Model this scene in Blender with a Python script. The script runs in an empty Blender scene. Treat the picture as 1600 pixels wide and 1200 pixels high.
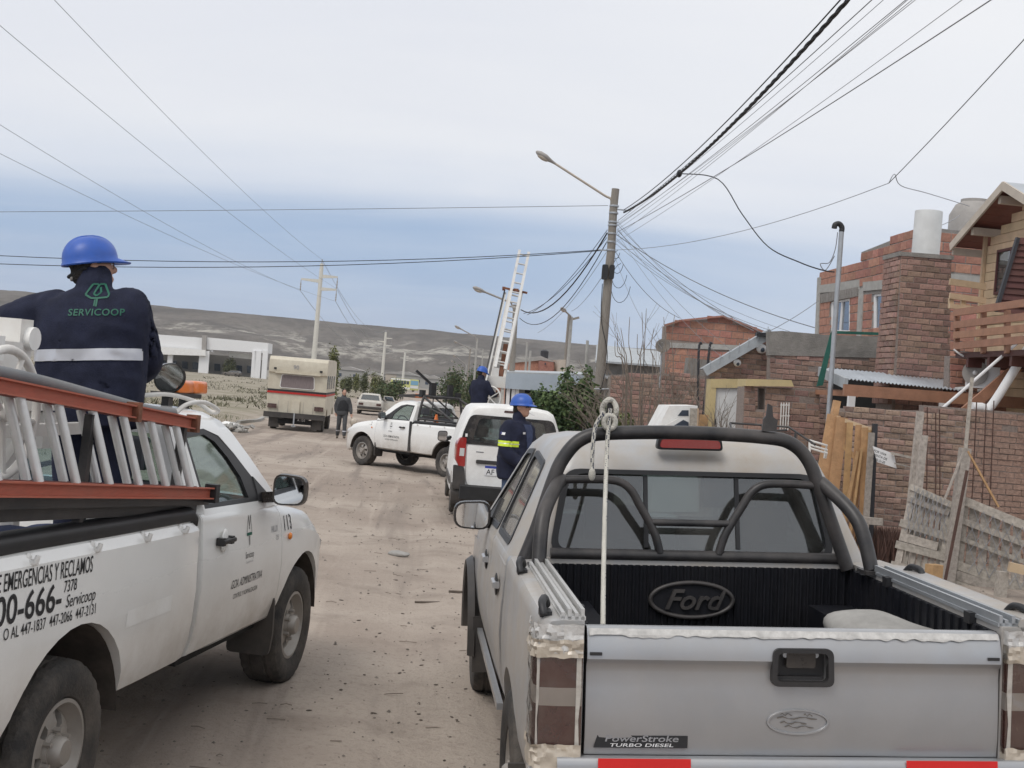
import bpy, bmesh, math, random
from math import sin, cos, pi, radians as rad
from mathutils import Vector, Matrix, Euler, noise
from mathutils.bvhtree import BVHTree

SC = bpy.context.scene
COL = SC.collection
rng = random.Random(11)

# ------------------------------------------------------------------ camera
EYE = 1.965
FPX = 2000.0            # focal length in pixels of a 1600 px wide picture
ROLL = rad(4.85)
V0 = 4.0
cam = bpy.data.cameras.new('camera')
camo = bpy.data.objects.new('camera', cam)
COL.objects.link(camo)
cam.sensor_width = 36.0
cam.lens = FPX / 1600 * 36.0
cam.clip_start = 0.05
cam.clip_end = 12000
camo.matrix_world = Matrix.Translation((0, 0, EYE)) @ Matrix.Rotation(pi / 2 + math.atan(V0 / FPX), 4, 'X') @ Matrix.Rotation(ROLL, 4, 'Z')
SC.camera = camo

# ------------------------------------------------------------------ light
SUN_EL, SUN_AZ = rad(52), rad(215)      # azimuth: from +Y towards +X; the sun stands behind the camera on the left
sun = bpy.data.lights.new('sun', 'SUN')
sun.energy = 1.2
sun.angle = rad(24)
sun.color = (1.0, 0.955, 0.90)
suno = bpy.data.objects.new('sun', sun)
COL.objects.link(suno)
sd = Vector((sin(SUN_AZ) * cos(SUN_EL), cos(SUN_AZ) * cos(SUN_EL), sin(SUN_EL)))
suno.rotation_euler = sd.to_track_quat('Z', 'Y').to_euler()

SC.view_settings.view_transform = 'Standard'
SC.view_settings.look = 'None'
SC.view_settings.gamma = 1
SC.view_settings.use_curve_mapping = False
SC.view_settings.exposure = 0.2

world = bpy.data.worlds.new('World')
SC.world = world
world.use_nodes = True
def build_world():
    nt = world.node_tree
    nt.nodes.clear()
    N, L = nt.nodes.new, nt.links.new
    out = N('ShaderNodeOutputWorld'); bg = N('ShaderNodeBackground')
    bg.inputs['Strength'].default_value = 0.1
    L(bg.outputs[0], out.inputs[0])
    sky = N('ShaderNodeTexSky'); sky.sky_type = 'NISHITA'; sky.sun_disc = False
    sky.sun_elevation = SUN_EL; sky.sun_rotation = SUN_AZ
    sky.air_density = 1.0; sky.dust_density = 2.0
    tc = N('ShaderNodeTexCoord')
    sep = N('ShaderNodeSeparateXYZ'); L(tc.outputs['Generated'], sep.inputs[0])
    def math_(op, a, b=None, clamp=False):
        m = N('ShaderNodeMath'); m.operation = op; m.use_clamp = clamp
        for i, v in enumerate((a, b)):
            if v is None: continue
            if isinstance(v, (int, float)): m.inputs[i].default_value = v
            else: L(v, m.inputs[i])
        return m.outputs[0]
    zz = math_('MAXIMUM', sep.outputs['Z'], 0.0)
    den = math_('ADD', zz, 0.10)
    comb = N('ShaderNodeCombineXYZ')
    L(math_('DIVIDE', sep.outputs['X'], den), comb.inputs[0])
    L(math_('DIVIDE', sep.outputs['Y'], den), comb.inputs[1])
    def cloud_noise(scale, sx, sy, rot, detail=6, rough=.55, off=0):
        mp = N('ShaderNodeMapping'); L(comb.outputs[0], mp.inputs[0])
        mp.inputs['Rotation'].default_value = (0, 0, rot)
        mp.inputs['Scale'].default_value = (sx, sy, 1)
        mp.inputs['Location'].default_value = (off, off * .7, 0)
        n = N('ShaderNodeTexNoise'); n.inputs['Scale'].default_value = scale
        n.inputs['Detail'].default_value = detail; n.inputs['Roughness'].default_value = rough
        n.inputs['Distortion'].default_value = 0.4
        L(mp.outputs[0], n.inputs['Vector'])
        return n.outputs['Fac']
    def ramp(fac, stops):
        r = N('ShaderNodeValToRGB'); e = r.color_ramp.elements
        r.color_ramp.interpolation = 'EASE'
        while len(e) < len(stops): e.new(.5)
        for q, (p, c) in zip(e, stops): q.position = p; q.color = (*c, 1)
        L(fac, r.inputs[0]); return r.outputs[0]
    def mix(f, a, b, typ='MIX'):
        m = N('ShaderNodeMix'); m.data_type = 'RGBA'; m.blend_type = typ
        if isinstance(f, (int, float)): m.inputs[0].default_value = f
        else: L(f, m.inputs[0])
        for i, v in ((6, a), (7, b)):
            if isinstance(v, tuple): m.inputs[i].default_value = (*v, 1)
            else: L(v, m.inputs[i])
        return m.outputs[2]
    n1 = cloud_noise(0.55, 0.30, 1.0, rad(-8), 5, .5, 3.1)      # long soft bands across the view
    n2 = cloud_noise(1.1, 0.5, 1.0, rad(12), 7, .58, 7.7)
    n3 = cloud_noise(0.25, 0.8, 1.0, 0, 3, .5, 1.3)
    # elevation wobbling with the cloud bands: the lower edge of the white deck
    wob = math_('MULTIPLY', math_('SUBTRACT', n1, .5), .13)
    wob2 = math_('MULTIPLY', sep.outputs['X'], .015)
    el = math_('ADD', math_('ADD', zz, wob), wob2)
    low = ramp(el, [(0.0, (5.4, 6.3, 7.7)), (0.045, (3.7, 4.6, 6.2)), (0.086, (3.15, 4.3, 6.15)), (0.142, (6.5, 6.9, 7.7)), (0.22, (7.3, 7.45, 7.9)), (1.0, (7.9, 7.95, 8.1))])
    # thinner, paler deck to the right of the street
    rt = math_('MULTIPLY', math_('ADD', sep.outputs['X'], .08), 2.6, True)
    low = mix(math_('MULTIPLY', rt, .75), low, ramp(el, [(0.0, (5.6, 6.5, 7.8)), (0.07, (5.7, 6.3, 7.4)), (0.16, (7.1, 7.35, 7.95)), (0.24, (8.3, 8.35, 8.5)), (1.0, (8.5, 8.5, 8.6))]))
    hi = math_('MULTIPLY', math_('SUBTRACT', n2, .42), 2.6, True)
    hi = math_('MULTIPLY', hi, math_('MAXIMUM', math_('MULTIPLY', math_('SUBTRACT', zz, .075), 12, True), .38))
    c = mix(math_('MULTIPLY', hi, .6), low, (8.4, 8.4, 8.45))
    grey = math_('MULTIPLY', math_('SUBTRACT', n3, .44), 1.6, True)
    c = mix(math_('MULTIPLY', grey, .6), c, (5.5, 6.0, 6.9))
    c2 = mix(0.06, c, sky.outputs[0])
    L(c2, bg.inputs['Color'])
build_world()

# ------------------------------------------------------------------ picture <-> place
CR, SR = cos(ROLL), sin(ROLL)
def uv(x, y):
    dx, dy = x - 800, y - 600
    return dx * CR + dy * SR, -dx * SR + dy * CR - V0
def at(x, y, Y):
    u, v = uv(x, y)
    return Vector((u / FPX * Y, Y, EYE - v / FPX * Y))
ST = rad(4.3)                         # the street runs 4.3 degrees to the left of straight ahead
E1 = Vector((cos(ST), sin(ST), 0)); E2 = Vector((-sin(ST), cos(ST), 0)); E3 = Vector((0, 0, 1))
def S(a, c, z): return E1 * a + E2 * c + E3 * z      # street coordinates: across, along, up
def hit(x, y, p, n):
    u, v = uv(x, y); d = Vector((u / FPX, 1, -v / FPX)); o = Vector((0, 0, EYE))
    return o + d * ((p - o).dot(n) / d.dot(n))
def onc(x, y, c): return hit(x, y, E2 * c, E2)
def ona(x, y, a): return hit(x, y, E1 * a, E1)
def onz(x, y, z): return hit(x, y, Vector((0, 0, z)), E3)
def st(P): return (P.dot(E1), P.dot(E2), P.z)

GZ = [(-60, 0.0), (9, 0.0), (20, -.19), (44, -.38), (100, -.8), (180, -1.2), (333, -1.5), (900, -1.5), (1e5, -1.5)]
def interp(t, T):
    for (x0, y0), (x1, y1) in zip(T, T[1:]):
        if t <= x1:
            k = (t - x0) / (x1 - x0); k = max(0, min(1, k))
            return y0 + (y1 - y0) * k
    return T[-1][1]
def sstep(a, b, x):
    t = max(0, min(1, (x - a) / (b - a))); return t * t * (3 - 2 * t)
def ground_z(x, y):
    z = interp(y, GZ)
    a = x * E1.x + y * E1.y
    # the road shoulder climbs to the right, up to the plots
    z += (max(0, min(1.9, a - 0.75)) * .055) * (1 - .25 * sstep(12, 40, y))
    z += .10 * sstep(3.0, 5.0, a) * (1 - sstep(60, 120, y))
    # low verge on the left of the road
    for rc in (-1.35, -2.95, .1): z -= .030 * math.exp(-((a - rc) / .17) ** 2) - .012 * math.exp(-((abs(a - rc) - .34) / .12) ** 2)
    z += .16 * sstep(-6.5, -8.6, a) * sstep(14, 26, y) * (1 - sstep(70, 160, y))
    z += .35 * sstep(-15, -60, a) * sstep(60, 300, y) * (1 - sstep(330, 480, y))
    return z

# ------------------------------------------------------------------ materials
MATS = {}
def M(name, col, rough=.6, metal=0.0, var=.12, vs=6.0, bump=0.0, bs=60.0, rnd=0.0, dust=0.0, dcol=(.36, .30, .24), dz=None, coat=0.0, spec=.5, col2=None, streak=None):
    m = bpy.data.materials.new(name); m.use_nodes = True
    nt = m.node_tree; N, L = nt.nodes.new, nt.links.new
    b = nt.nodes['Principled BSDF']
    tc = N('ShaderNodeTexCoord')
    vec = tc.outputs['Object']
    if streak:
        mp = N('ShaderNodeMapping'); mp.inputs['Scale'].default_value = streak
        L(vec, mp.inputs[0]); svec = mp.outputs[0]
    else: svec = vec
    n = N('ShaderNodeTexNoise'); n.inputs['Scale'].default_value = vs; n.inputs['Detail'].default_value = 6
    n.inputs['Roughness'].default_value = .62
    L(svec, n.inputs['Vector'])
    c2 = col2 if col2 else tuple(min(1, c * (1 + var)) for c in col)
    c1 = col if col2 else tuple(c * (1 - var) for c in col)
    r = N('ShaderNodeValToRGB'); r.color_ramp.elements[0].position = .32; r.color_ramp.elements[1].position = .68
    r.color_ramp.elements[0].color = (*c1, 1); r.color_ramp.elements[1].color = (*c2, 1)
    L(n.outputs['Fac'], r.inputs[0]); c = r.outputs[0]
    rval = None
    if rnd:
        oi = N('ShaderNodeObjectInfo'); mr = N('ShaderNodeMapRange')
        mr.inputs['To Min'].default_value = 1 - rnd; mr.inputs['To Max'].default_value = 1 + rnd
        L(oi.outputs['Random'], mr.inputs['Value'])
        h = N('ShaderNodeHueSaturation'); L(mr.outputs[0], h.inputs['Value'])
        w = N('ShaderNodeTexWhiteNoise'); w.noise_dimensions = '1D'; L(oi.outputs['Random'], w.inputs['W'])
        m3 = N('ShaderNodeMapRange'); m3.inputs['To Min'].default_value = .5 - rnd * .05; m3.inputs['To Max'].default_value = .5 + rnd * .05
        L(w.outputs['Value'], m3.inputs['Value']); L(m3.outputs[0], h.inputs['Hue'])
        L(c, h.inputs['Color']); c = h.outputs[0]
    rr = None
    if dust:
        n2 = N('ShaderNodeTexNoise'); n2.inputs['Scale'].default_value = 3.2; n2.inputs['Detail'].default_value = 9; n2.inputs['Roughness'].default_value = .7
        L(vec, n2.inputs['Vector'])
        mr = N('ShaderNodeMapRange'); mr.inputs['From Min'].default_value = .38; mr.inputs['From Max'].default_value = .72
        mr.inputs['To Max'].default_value = dust
        L(n2.outputs['Fac'], mr.inputs['Value']); f = mr.outputs[0]
        if dz:
            sp = N('ShaderNodeSeparateXYZ'); L(vec, sp.inputs[0])
            mz = N('ShaderNodeMapRange'); mz.inputs['From Min'].default_value = dz[0]; mz.inputs['From Max'].default_value = dz[1]
            mz.inputs['To Min'].default_value = 1; mz.inputs['To Max'].default_value = 0
            L(sp.outputs['Z'], mz.inputs['Value'])
            ad = N('ShaderNodeMath'); ad.operation = 'MULTIPLY'
            L(mz.outputs[0], ad.inputs[0]); ad.inputs[1].default_value = dust * .55
            ad2 = N('ShaderNodeMath'); ad2.operation = 'MULTIPLY_ADD'
            L(f, ad2.inputs[0]); L(mz.outputs[0], ad2.inputs[1]); L(ad.outputs[0], ad2.inputs[2]); ad2.use_clamp = True
            f = ad2.outputs[0]
        mx = N('ShaderNodeMix'); mx.data_type = 'RGBA'; L(f, mx.inputs[0]); L(c, mx.inputs[6]); mx.inputs[7].default_value = (*dcol, 1)
        c = mx.outputs[2]
        rm = N('ShaderNodeMapRange'); rm.inputs['To Min'].default_value = rough; rm.inputs['To Max'].default_value = .9
        L(f, rm.inputs['Value']); rr = rm.outputs[0]
    L(c, b.inputs['Base Color'])
    if rr: L(rr, b.inputs['Roughness'])
    else: b.inputs['Roughness'].default_value = rough
    b.inputs['Metallic'].default_value = metal
    b.inputs['Specular IOR Level'].default_value = spec
    if coat:
        b.inputs['Coat Weight'].default_value = coat; b.inputs['Coat Roughness'].default_value = .12
    if bump:
        bn = N('ShaderNodeTexNoise'); bn.inputs['Scale'].default_value = bs; bn.inputs['Detail'].default_value = 5
        L(svec, bn.inputs['Vector'])
        bp = N('ShaderNodeBump'); bp.inputs['Strength'].default_value = min(1, bump); bp.inputs['Distance'].default_value = .02
        L(bn.outputs['Fac'], bp.inputs['Height']); L(bp.outputs[0], b.inputs['Normal'])
    MATS[name] = m
    return m

def glass(name, tint=(.55, .62, .62), refl=.16, rough=.03, dirt=0.0):
    m = bpy.data.materials.new(name); m.use_nodes = True
    nt = m.node_tree; nt.nodes.clear(); N, L = nt.nodes.new, nt.links.new
    out = N('ShaderNodeOutputMaterial')
    tr = N('ShaderNodeBsdfTransparent'); tr.inputs[0].default_value = (*tint, 1)
    gl = N('ShaderNodeBsdfGlossy'); gl.inputs['Roughness'].default_value = rough; gl.inputs[0].default_value = (.9, .92, .95, 1)
    fr = N('ShaderNodeLayerWeight'); pw = N('ShaderNodeMath'); pw.operation = 'POWER'; pw.inputs[1].default_value = 5
    L(fr.outputs['Facing'], pw.inputs[0])
    mr = N('ShaderNodeMapRange'); mr.inputs['To Min'].default_value = refl + .04; mr.inputs['To Max'].default_value = .95
    L(pw.outputs[0], mr.inputs['Value'])
    mx = N('ShaderNodeMixShader'); L(mr.outputs[0], mx.inputs[0]); L(tr.outputs[0], mx.inputs[1]); L(gl.outputs[0], mx.inputs[2])
    s = mx.outputs[0]
    if dirt:
        df = N('ShaderNodeBsdfDiffuse'); df.inputs[0].default_value = (.42, .40, .37, 1)
        tc = N('ShaderNodeTexCoord'); n = N('ShaderNodeTexNoise'); n.inputs['Scale'].default_value = 5; n.inputs['Detail'].default_value = 8
        L(tc.outputs['Object'], n.inputs['Vector'])
        m2 = N('ShaderNodeMapRange'); m2.inputs['From Min'].default_value = .35; m2.inputs['From Max'].default_value = .75
        m2.inputs['To Min'].default_value = dirt * .4; m2.inputs['To Max'].default_value = dirt * 1.6
        L(n.outputs['Fac'], m2.inputs['Value'])
        mx2 = N('ShaderNodeMixShader'); L(m2.outputs[0], mx2.inputs[0]); L(s, mx2.inputs[1]); L(df.outputs[0], mx2.inputs[2]); s = mx2.outputs[0]
    L(s, out.inputs[0]); MATS[name] = m
    return m

# paints, plastics, metals
M('white_paint', (.84, .84, .82), .26, var=.02, dust=.66, dz=(.30, 1.0), dcol=(.38, .315, .25), coat=.6)
M('town_wall', (.34, .33, .31), .9, var=.1)
M('white_plain', (.82, .82, .80), .45, var=.04, dust=.3)
M('silver_paint', (.40, .41, .425), .34, .65, var=.05, dust=.34, dcol=(.40, .35, .30), coat=.5, vs=3)
M('silver_dusty', (.42, .42, .42), .5, .25, var=.04, dust=1.0, dcol=(.44, .39, .33), coat=.2, vs=3)
M('black_plastic', (.020, .020, .022), .5, var=.2, dust=.16, dz=(.2, 1.2))
M('black_gloss', (.015, .015, .017), .22, var=.1, dust=.18)
M('black_tube', (.02, .02, .022), .38, var=.2, dust=.3, dcol=(.22, .19, .17))
M('bed_liner', (.008, .009, .013), .55, var=.3, spec=.2, dust=.10, dcol=(.12, .11, .105), streak=(9, 9, 1.0))
M('arch_dust', (.070, .058, .049), .95, var=.35, vs=9)
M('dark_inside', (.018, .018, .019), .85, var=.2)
M('seat_cloth', (.10, .105, .12), .9, var=.15, bump=.2, bs=200)
M('tyre', (.030, .029, .029), .82, var=.2, dust=.75, dcol=(.17, .145, .12), bump=.25, bs=90)
M('rim_steel', (.40, .38, .355), .42, .45, var=.06, dust=.55, dcol=(.30, .25, .20))
M('rim_dark', (.10, .095, .09), .6, .2, var=.1, dust=.5)
M('chrome', (.75, .75, .75), .12, 1.0, var=.02)
M('mirror', (.82, .84, .86), .03, 1.0, var=.0)
M('lamp_red', (.32, .015, .012), .18, var=.1, coat=.8, dust=.15)
M('worn_edge', (.50, .49, .47), .7, var=.2, vs=30)
M('lamp_dark_red', (.050, .011, .010), .2, var=.1, coat=.8, dust=.2)
M('lamp_dull', (.26, .235, .22), .4, var=.1, dust=.3)
M('lamp_white', (.55, .55, .54), .2, var=.05, coat=.8)
M('amber', (.78, .22, .015), .22, var=.08, coat=.8)
M('orange_lens', (.80, .19, .02), .3, var=.1, coat=.5)
M('ink_black', (.02, .02, .022), .6, var=.05)
M('ink_green', (.008, .105, .065), .6, var=.05)
M('ink_white', (.75, .75, .75), .6, var=.03)
M('ink_blue', (.03, .05, .32), .5, var=.05)
M('ink_faded', (.30, .30, .31), .6, var=.2)
M('red_sticker', (.62, .012, .010), .45, var=.04)
M('fibre_orange', (.42, .105, .062), .5, var=.12, vs=9, dust=.3, dcol=(.34, .22, .17), streak=(1.5, 12, 12))
M('fibre_dark', (.16, .035, .028), .55, var=.15, dust=.2)
M('aluminium', (.62, .62, .61), .42, .55, var=.06, vs=20, dust=.25)
M('white_steel', (.70, .69, .66), .42, var=.05, dust=.35, dcol=(.45, .36, .28))
M('grey_hose', (.16, .17, .18), .6, var=.1, dust=.3)
M('galv', (.42, .44, .46), .45, .6, var=.08, vs=9)
M('rust', (.20, .085, .05), .85, var=.3, bump=.3)
M('rebar', (.085, .045, .035), .8, var=.3)
M('tape', (.50, .44, .36), .35, var=.14, coat=.4, bump=.5, bs=18, dust=.4)
M('clear_tape', (.56, .55, .53), .22, var=.15, coat=.8, bump=.6, bs=22)
M('rope', (.56, .54, .48), .9, var=.12, bump=.6, bs=150)
M('rope_fleck', (.05, .06, .10), .9)
# people
M('navy_cloth', (.017, .020, .040), .85, var=.25, vs=10, bump=.25, bs=160, spec=.25)
M('navy_shirt', (.035, .05, .11), .85, var=.2, bump=.25, bs=200)
M('grey_cloth', (.06, .062, .066), .88, var=.2, bump=.2, bs=200)
M('dark_cloth', (.022, .023, .026), .9, var=.2, bump=.2, bs=200)
M('jeans', (.055, .085, .15), .9, var=.25, bump=.3, bs=220)
M('helmet_blue', (.012, .088, .42), .38, var=.12, vs=9, dust=.12)
M('reflective', (.55, .56, .60), .35, .25, var=.08)
M('hivis', (.62, .78, .04), .55, var=.06)
M('skin', (.44, .25, .18), .55, var=.08, vs=30)
M('hair', (.02, .016, .013), .8, var=.3, bump=.8, bs=120)
M('boot', (.035, .026, .02), .7, var=.2, dust=.5)
# ground, masonry, timber
M('brick_common', (.30, .200, .158), .92, var=.30, vs=22, bump=.6, bs=70, rnd=.36, dust=.35, dcol=(.33, .27, .22))
M('brick_red', (.36, .18, .135), .9, var=.2, vs=14, bump=.4, bs=60, rnd=.2)
M('brick_brown', (.30, .185, .148), .92, var=.26, vs=20, bump=.6, bs=70, rnd=.36, dust=.3, dcol=(.34, .28, .24))
M('mortar', (.26, .215, .19), .95, var=.2, vs=30, bump=.6, bs=80)
M('mortar_grey', (.25, .235, .22), .95, var=.2, vs=30, bump=.6, bs=80)
M('plaster', (.245, .232, .215), .95, var=.2, vs=5, bump=.6, bs=40)
M('concrete', (.36, .355, .335), .9, var=.14, vs=6, bump=.4, bs=60)
M('pylon_concrete', (.60, .585, .53), .9, var=.06)
M('wood_pole', (.27, .245, .215), .9, var=.2, vs=8, bump=.6, bs=30, streak=(14, 14, .8))
M('wood_grey', (.36, .325, .285), .92, var=.25, vs=7, rnd=.16, bump=.5, bs=40, streak=(3, 3, 3))
M('wood_yellow', (.42, .26, .13), .8, var=.2, vs=7, rnd=.14, bump=.3, bs=40)
M('wood_stain', (.33, .165, .10), .55, var=.16, vs=6, rnd=.08, bump=.2, bs=40)
M('wood_pine', (.55, .41, .27), .7, var=.12, vs=5, rnd=.12, bump=.2)
M('wood_red', (.105, .040, .034), .6, var=.2, vs=5, rnd=.14, bump=.2)
M('soffit_red', (.17, .062, .045), .6, var=.12, rnd=.1)
M('trim_beige', (.50, .44, .37), .7, var=.08)
M('corrugated', (.46, .49, .52), .42, .5, var=.1, vs=3)
M('roof_grey', (.42, .45, .47), .5, .25, var=.1)
M('shed_blue', (.40, .46, .52), .55, .15, var=.06, vs=2)
M('yellow_trim', (.57, .46, .24), .65, var=.08, dust=.2)
M('white_door', (.70, .71, .71), .5, var=.05, dust=.2)
M('window_dark', (.05, .065, .09), .12, var=.2)
M('tank_white', (.66, .67, .66), .5, var=.08, vs=3, dust=.25, dcol=(.42, .42, .41))
M('tank_grey', (.33, .31, .29), .6, var=.1)
M('tank_black', (.03, .03, .035), .5, var=.2)
M('net_green', (.02, .11, .085), .8, var=.2)
M('cream_paint', (.60, .555, .45), .5, var=.05, vs=4, dust=.5, dcol=(.42, .36, .28))
M('curtain', (.20, .165, .165), .7, var=.2, streak=(1, 14, 1))
M('stripe_red', (.45, .02, .015), .5, var=.06)
M('old_white', (.58, .565, .52), .5, var=.08, dust=.6)
M('bus_yellow', (.55, .56, .20), .5, var=.05)
M('bus_blue', (.20, .40, .56), .5, var=.05)
M('wire_black', (.012, .013, .017), .6)
M('wire_grey', (.17, .175, .19), .6)
M('wire_pale', (.30, .31, .33), .5, .4)
M('porcelain', (.62, .62, .6), .3)
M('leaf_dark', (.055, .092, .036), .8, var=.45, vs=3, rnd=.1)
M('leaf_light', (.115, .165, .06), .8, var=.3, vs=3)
M('leaf_olive', (.088, .098, .042), .7, var=.4, vs=2)
M('leaf_spring', (.17, .18, .065), .7, var=.3, vs=2)
M('twig', (.20, .165, .135), .9, var=.2)
M('bark', (.13, .105, .085), .9, var=.3, bump=.5)
M('dry_weed', (.19, .175, .10), .9, var=.35, vs=2)
M('green_weed', (.095, .115, .05), .9, var=.3, vs=2)
M('pebble', (.17, .15, .13), .9, var=.4, vs=.8)
M('dung', (.10, .083, .068), .95, var=.4, vs=3)
M('scrub_bush', (.105, .100, .062), .95, var=.4, vs=1)
M('junk', (.34, .33, .31), .8, var=.4, vs=2)
glass('glass_cab', (.70, .78, .76), .02, dirt=.03)
glass('glass_tint', (.42, .47, .47), .10, dirt=.10)
glass('glass_dark', (.32, .36, .36), .085, dirt=.06)
glass('glass_dusty', (.34, .37, .37), .04, dirt=.34)
glass('film', (.95, .93, .90), .02, .14, dirt=.035)
glass('glass_house', (.35, .42, .50), .22)
glass('lens_clear', (.80, .82, .82), .10)

# ------------------------------------------------------------------ mesh helpers
class MB:
    def __init__(s): s.v = []; s.f = []
    def add(s, vs, fs):
        o = len(s.v); s.v += [Vector(p) for p in vs]; s.f += [tuple(i + o for i in f) for f in fs]; return s
    def box(s, c, d, m=None):
        c = Vector(c); x, y, z = d[0] / 2, d[1] / 2, d[2] / 2
        vs = [Vector(p) for p in ((-x, -y, -z), (x, -y, -z), (x, y, -z), (-x, y, -z), (-x, -y, z), (x, -y, z), (x, y, z), (-x, y, z))]
        if m is not None: vs = [m @ p for p in vs]
        return s.add([c + p for p in vs], [(0, 3, 2, 1), (4, 5, 6, 7), (0, 1, 5, 4), (1, 2, 6, 5), (2, 3, 7, 6), (3, 0, 4, 7)])
    def bar(s, a, b, w, h, upv=(0, 0, 1)):
        a, b = Vector(a), Vector(b); d = (b - a); l = d.length
        if l < 1e-6: return s
        x = d / l; upv = Vector(upv)
        if abs(x.dot(upv)) > .97: upv = Vector((1, 0, 0)) if abs(x.x) < .9 else Vector((0, 1, 0))
        y = upv.cross(x).normalized(); z = x.cross(y)
        m = Matrix((x, y, z)).transposed()
        return s.box((a + b) / 2, (l, w, h), m)
    def tube(s, pts, r, n=8, caps=True, closed=False):
        pts = [Vector(p) for p in pts]; k = len(pts)
        rs = r if isinstance(r, (list, tuple)) else [r] * k
        o = len(s.v); prev = None
        for i, p in enumerate(pts):
            if closed: t = pts[(i + 1) % k] - pts[i - 1]
            else: t = pts[min(i + 1, k - 1)] - pts[max(i - 1, 0)]
            t = t.normalized() if t.length > 1e-9 else Vector((0, 0, 1))
            if prev is None:
                a = Vector((0, 0, 1)) if abs(t.z) < .9 else Vector((1, 0, 0))
                x = t.cross(a).normalized()
            else:
                x = prev - t * prev.dot(t)
                x = x.normalized() if x.length > 1e-6 else t.orthogonal().normalized()
            prev = x; y = t.cross(x)
            for j in range(n):
                w = 2 * pi * j / n; s.v.append(p + (x * cos(w) + y * sin(w)) * rs[i])
        R = k if closed else k - 1
        for i in range(R):
            for j in range(n):
                a = o + i * n + j; b = o + i * n + (j + 1) % n
                c = o + ((i + 1) % k) * n + (j + 1) % n; d = o + ((i + 1) % k) * n + j
                s.f.append((a, b, c, d))
        if caps and not closed:
            s.f.append(tuple(o + j for j in reversed(range(n)))); s.f.append(tuple(o + (k - 1) * n + j for j in range(n)))
        return s
    def cyl(s, a, b, r0, r1=None, n=16, caps=True): return s.tube([a, b], [r0, r0 if r1 is None else r1], n, caps)
    def lathe(s, c, ax, prof, n=24, closed=False):
        # prof: list of (radius, offset along ax)
        c, ax = Vector(c), Vector(ax).normalized(); x = ax.orthogonal().normalized(); y = ax.cross(x); o = len(s.v); k = len(prof)
        for r, h in prof:
            for j in range(n):
                w = 2 * pi * j / n; s.v.append(c + ax * h + (x * cos(w) + y * sin(w)) * r)
        for i in range(k - 1):
            for j in range(n):
                s.f.append((o + i * n + j, o + i * n + (j + 1) % n, o + (i + 1) * n + (j + 1) % n, o + (i + 1) * n + j))
        if closed:
            for j in range(n): s.f.append((o + (k - 1) * n + j, o + (k - 1) * n + (j + 1) % n, o + (j + 1) % n, o + j))
            return s
        if prof[0][0] > 1e-5: s.f.append(tuple(o + j for j in reversed(range(n))))
        if prof[-1][0] > 1e-5: s.f.append(tuple(o + (k - 1) * n + j for j in range(n)))
        return s
    def ell(s, c, r, n=16, m=10, rot=None):
        c = Vector(c); o = len(s.v)
        for i in range(m + 1):
            t = pi * i / m
            for j in range(n):
                w = 2 * pi * j / n; p = Vector((sin(t) * cos(w) * r[0], sin(t) * sin(w) * r[1], cos(t) * r[2]))
                if rot is not None: p = rot @ p
                s.v.append(c + p)
        for i in range(m):
            for j in range(n): s.f.append((o + i * n + j, o + (i + 1) * n + j, o + (i + 1) * n + (j + 1) % n, o + i * n + (j + 1) % n))
        return s
    def prism(s, poly, off):
        # poly: 3D points of a flat outline; off: extrusion vector (thickness)
        k = len(poly); off = Vector(off); o = len(s.v)
        s.v += [Vector(p) for p in poly] + [Vector(p) + off for p in poly]
        s.f.append(tuple(o + i for i in reversed(range(k)))); s.f.append(tuple(o + k + i for i in range(k)))
        for i in range(k): s.f.append((o + i, o + (i + 1) % k, o + k + (i + 1) % k, o + k + i))
        return s
    def loft(s, rings, caps=True, closed=True):
        o = len(s.v); k = len(rings[0])
        for r in rings: s.v += [Vector(p) for p in r]
        for i in range(len(rings) - 1):
            for j in range(k if closed else k - 1):
                s.f.append((o + i * k + j, o + i * k + (j + 1) % k, o + (i + 1) * k + (j + 1) % k, o + (i + 1) * k + j))
        if caps and closed:
            s.f.append(tuple(o + j for j in reversed(range(k)))); s.f.append(tuple(o + (len(rings) - 1) * k + j for j in range(k)))
        return s
    def join(s, other, m=None):
        return s.add([m @ p for p in other.v] if m is not None else other.v, other.f)
    def mesh(s, name, mat=None, smooth=35, off=Vector((0, 0, 0)), recalc=True):
        me = bpy.data.meshes.new(name)
        me.from_pydata([tuple(p - off) for p in s.v], [], s.f)
        if recalc:
            bm = bmesh.new(); bm.from_mesh(me); bmesh.ops.remove_doubles(bm, verts=bm.verts, dist=1e-5)
            bmesh.ops.recalc_face_normals(bm, faces=bm.faces); bm.to_mesh(me); bm.free()
        if mat: me.materials.append(MATS[mat] if isinstance(mat, str) else mat)
        shade(me, smooth)
        return me
    def build(s, name, mat, parent=None, smooth=35, recalc=True):
        off = parent_origin(parent)
        return put(name, s.mesh(name, mat, smooth, off, recalc), parent)
def shade(me, ang=35):
    if ang is None or ang <= 0:
        me.shade_flat(); return
    me.shade_smooth()
    me.set_sharp_from_angle(angle=rad(ang))
def parent_origin(p):
    """World point of a static thing's origin; things that are moved as a whole are built in their own space."""
    if p is None or p.get('_local'): return Vector((0, 0, 0))
    o = Vector((0, 0, 0))
    while p is not None: o += p.location; p = p.parent
    return o
def put(name, me, parent=None, kind=None):
    o = bpy.data.objects.new(name, me); COL.objects.link(o)
    if parent is not None:
        o.parent = parent
        if parent.get('_local'): o['_local'] = 1
    if kind: o['kind'] = kind
    return o
def tag(o, label, cat, group=None, kind=None):
    if label: o['label'] = label
    if cat: o['category'] = cat
    if group: o['group'] = group
    if kind: o['kind'] = kind
    return o
def thing(name, label, cat, loc=(0, 0, 0), group=None, local=False):
    o = bpy.data.objects.new(name, None); COL.objects.link(o); o.location = loc; o.empty_display_size = .2
    if local: o['_local'] = 1
    return tag(o, label, cat, group)
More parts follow.
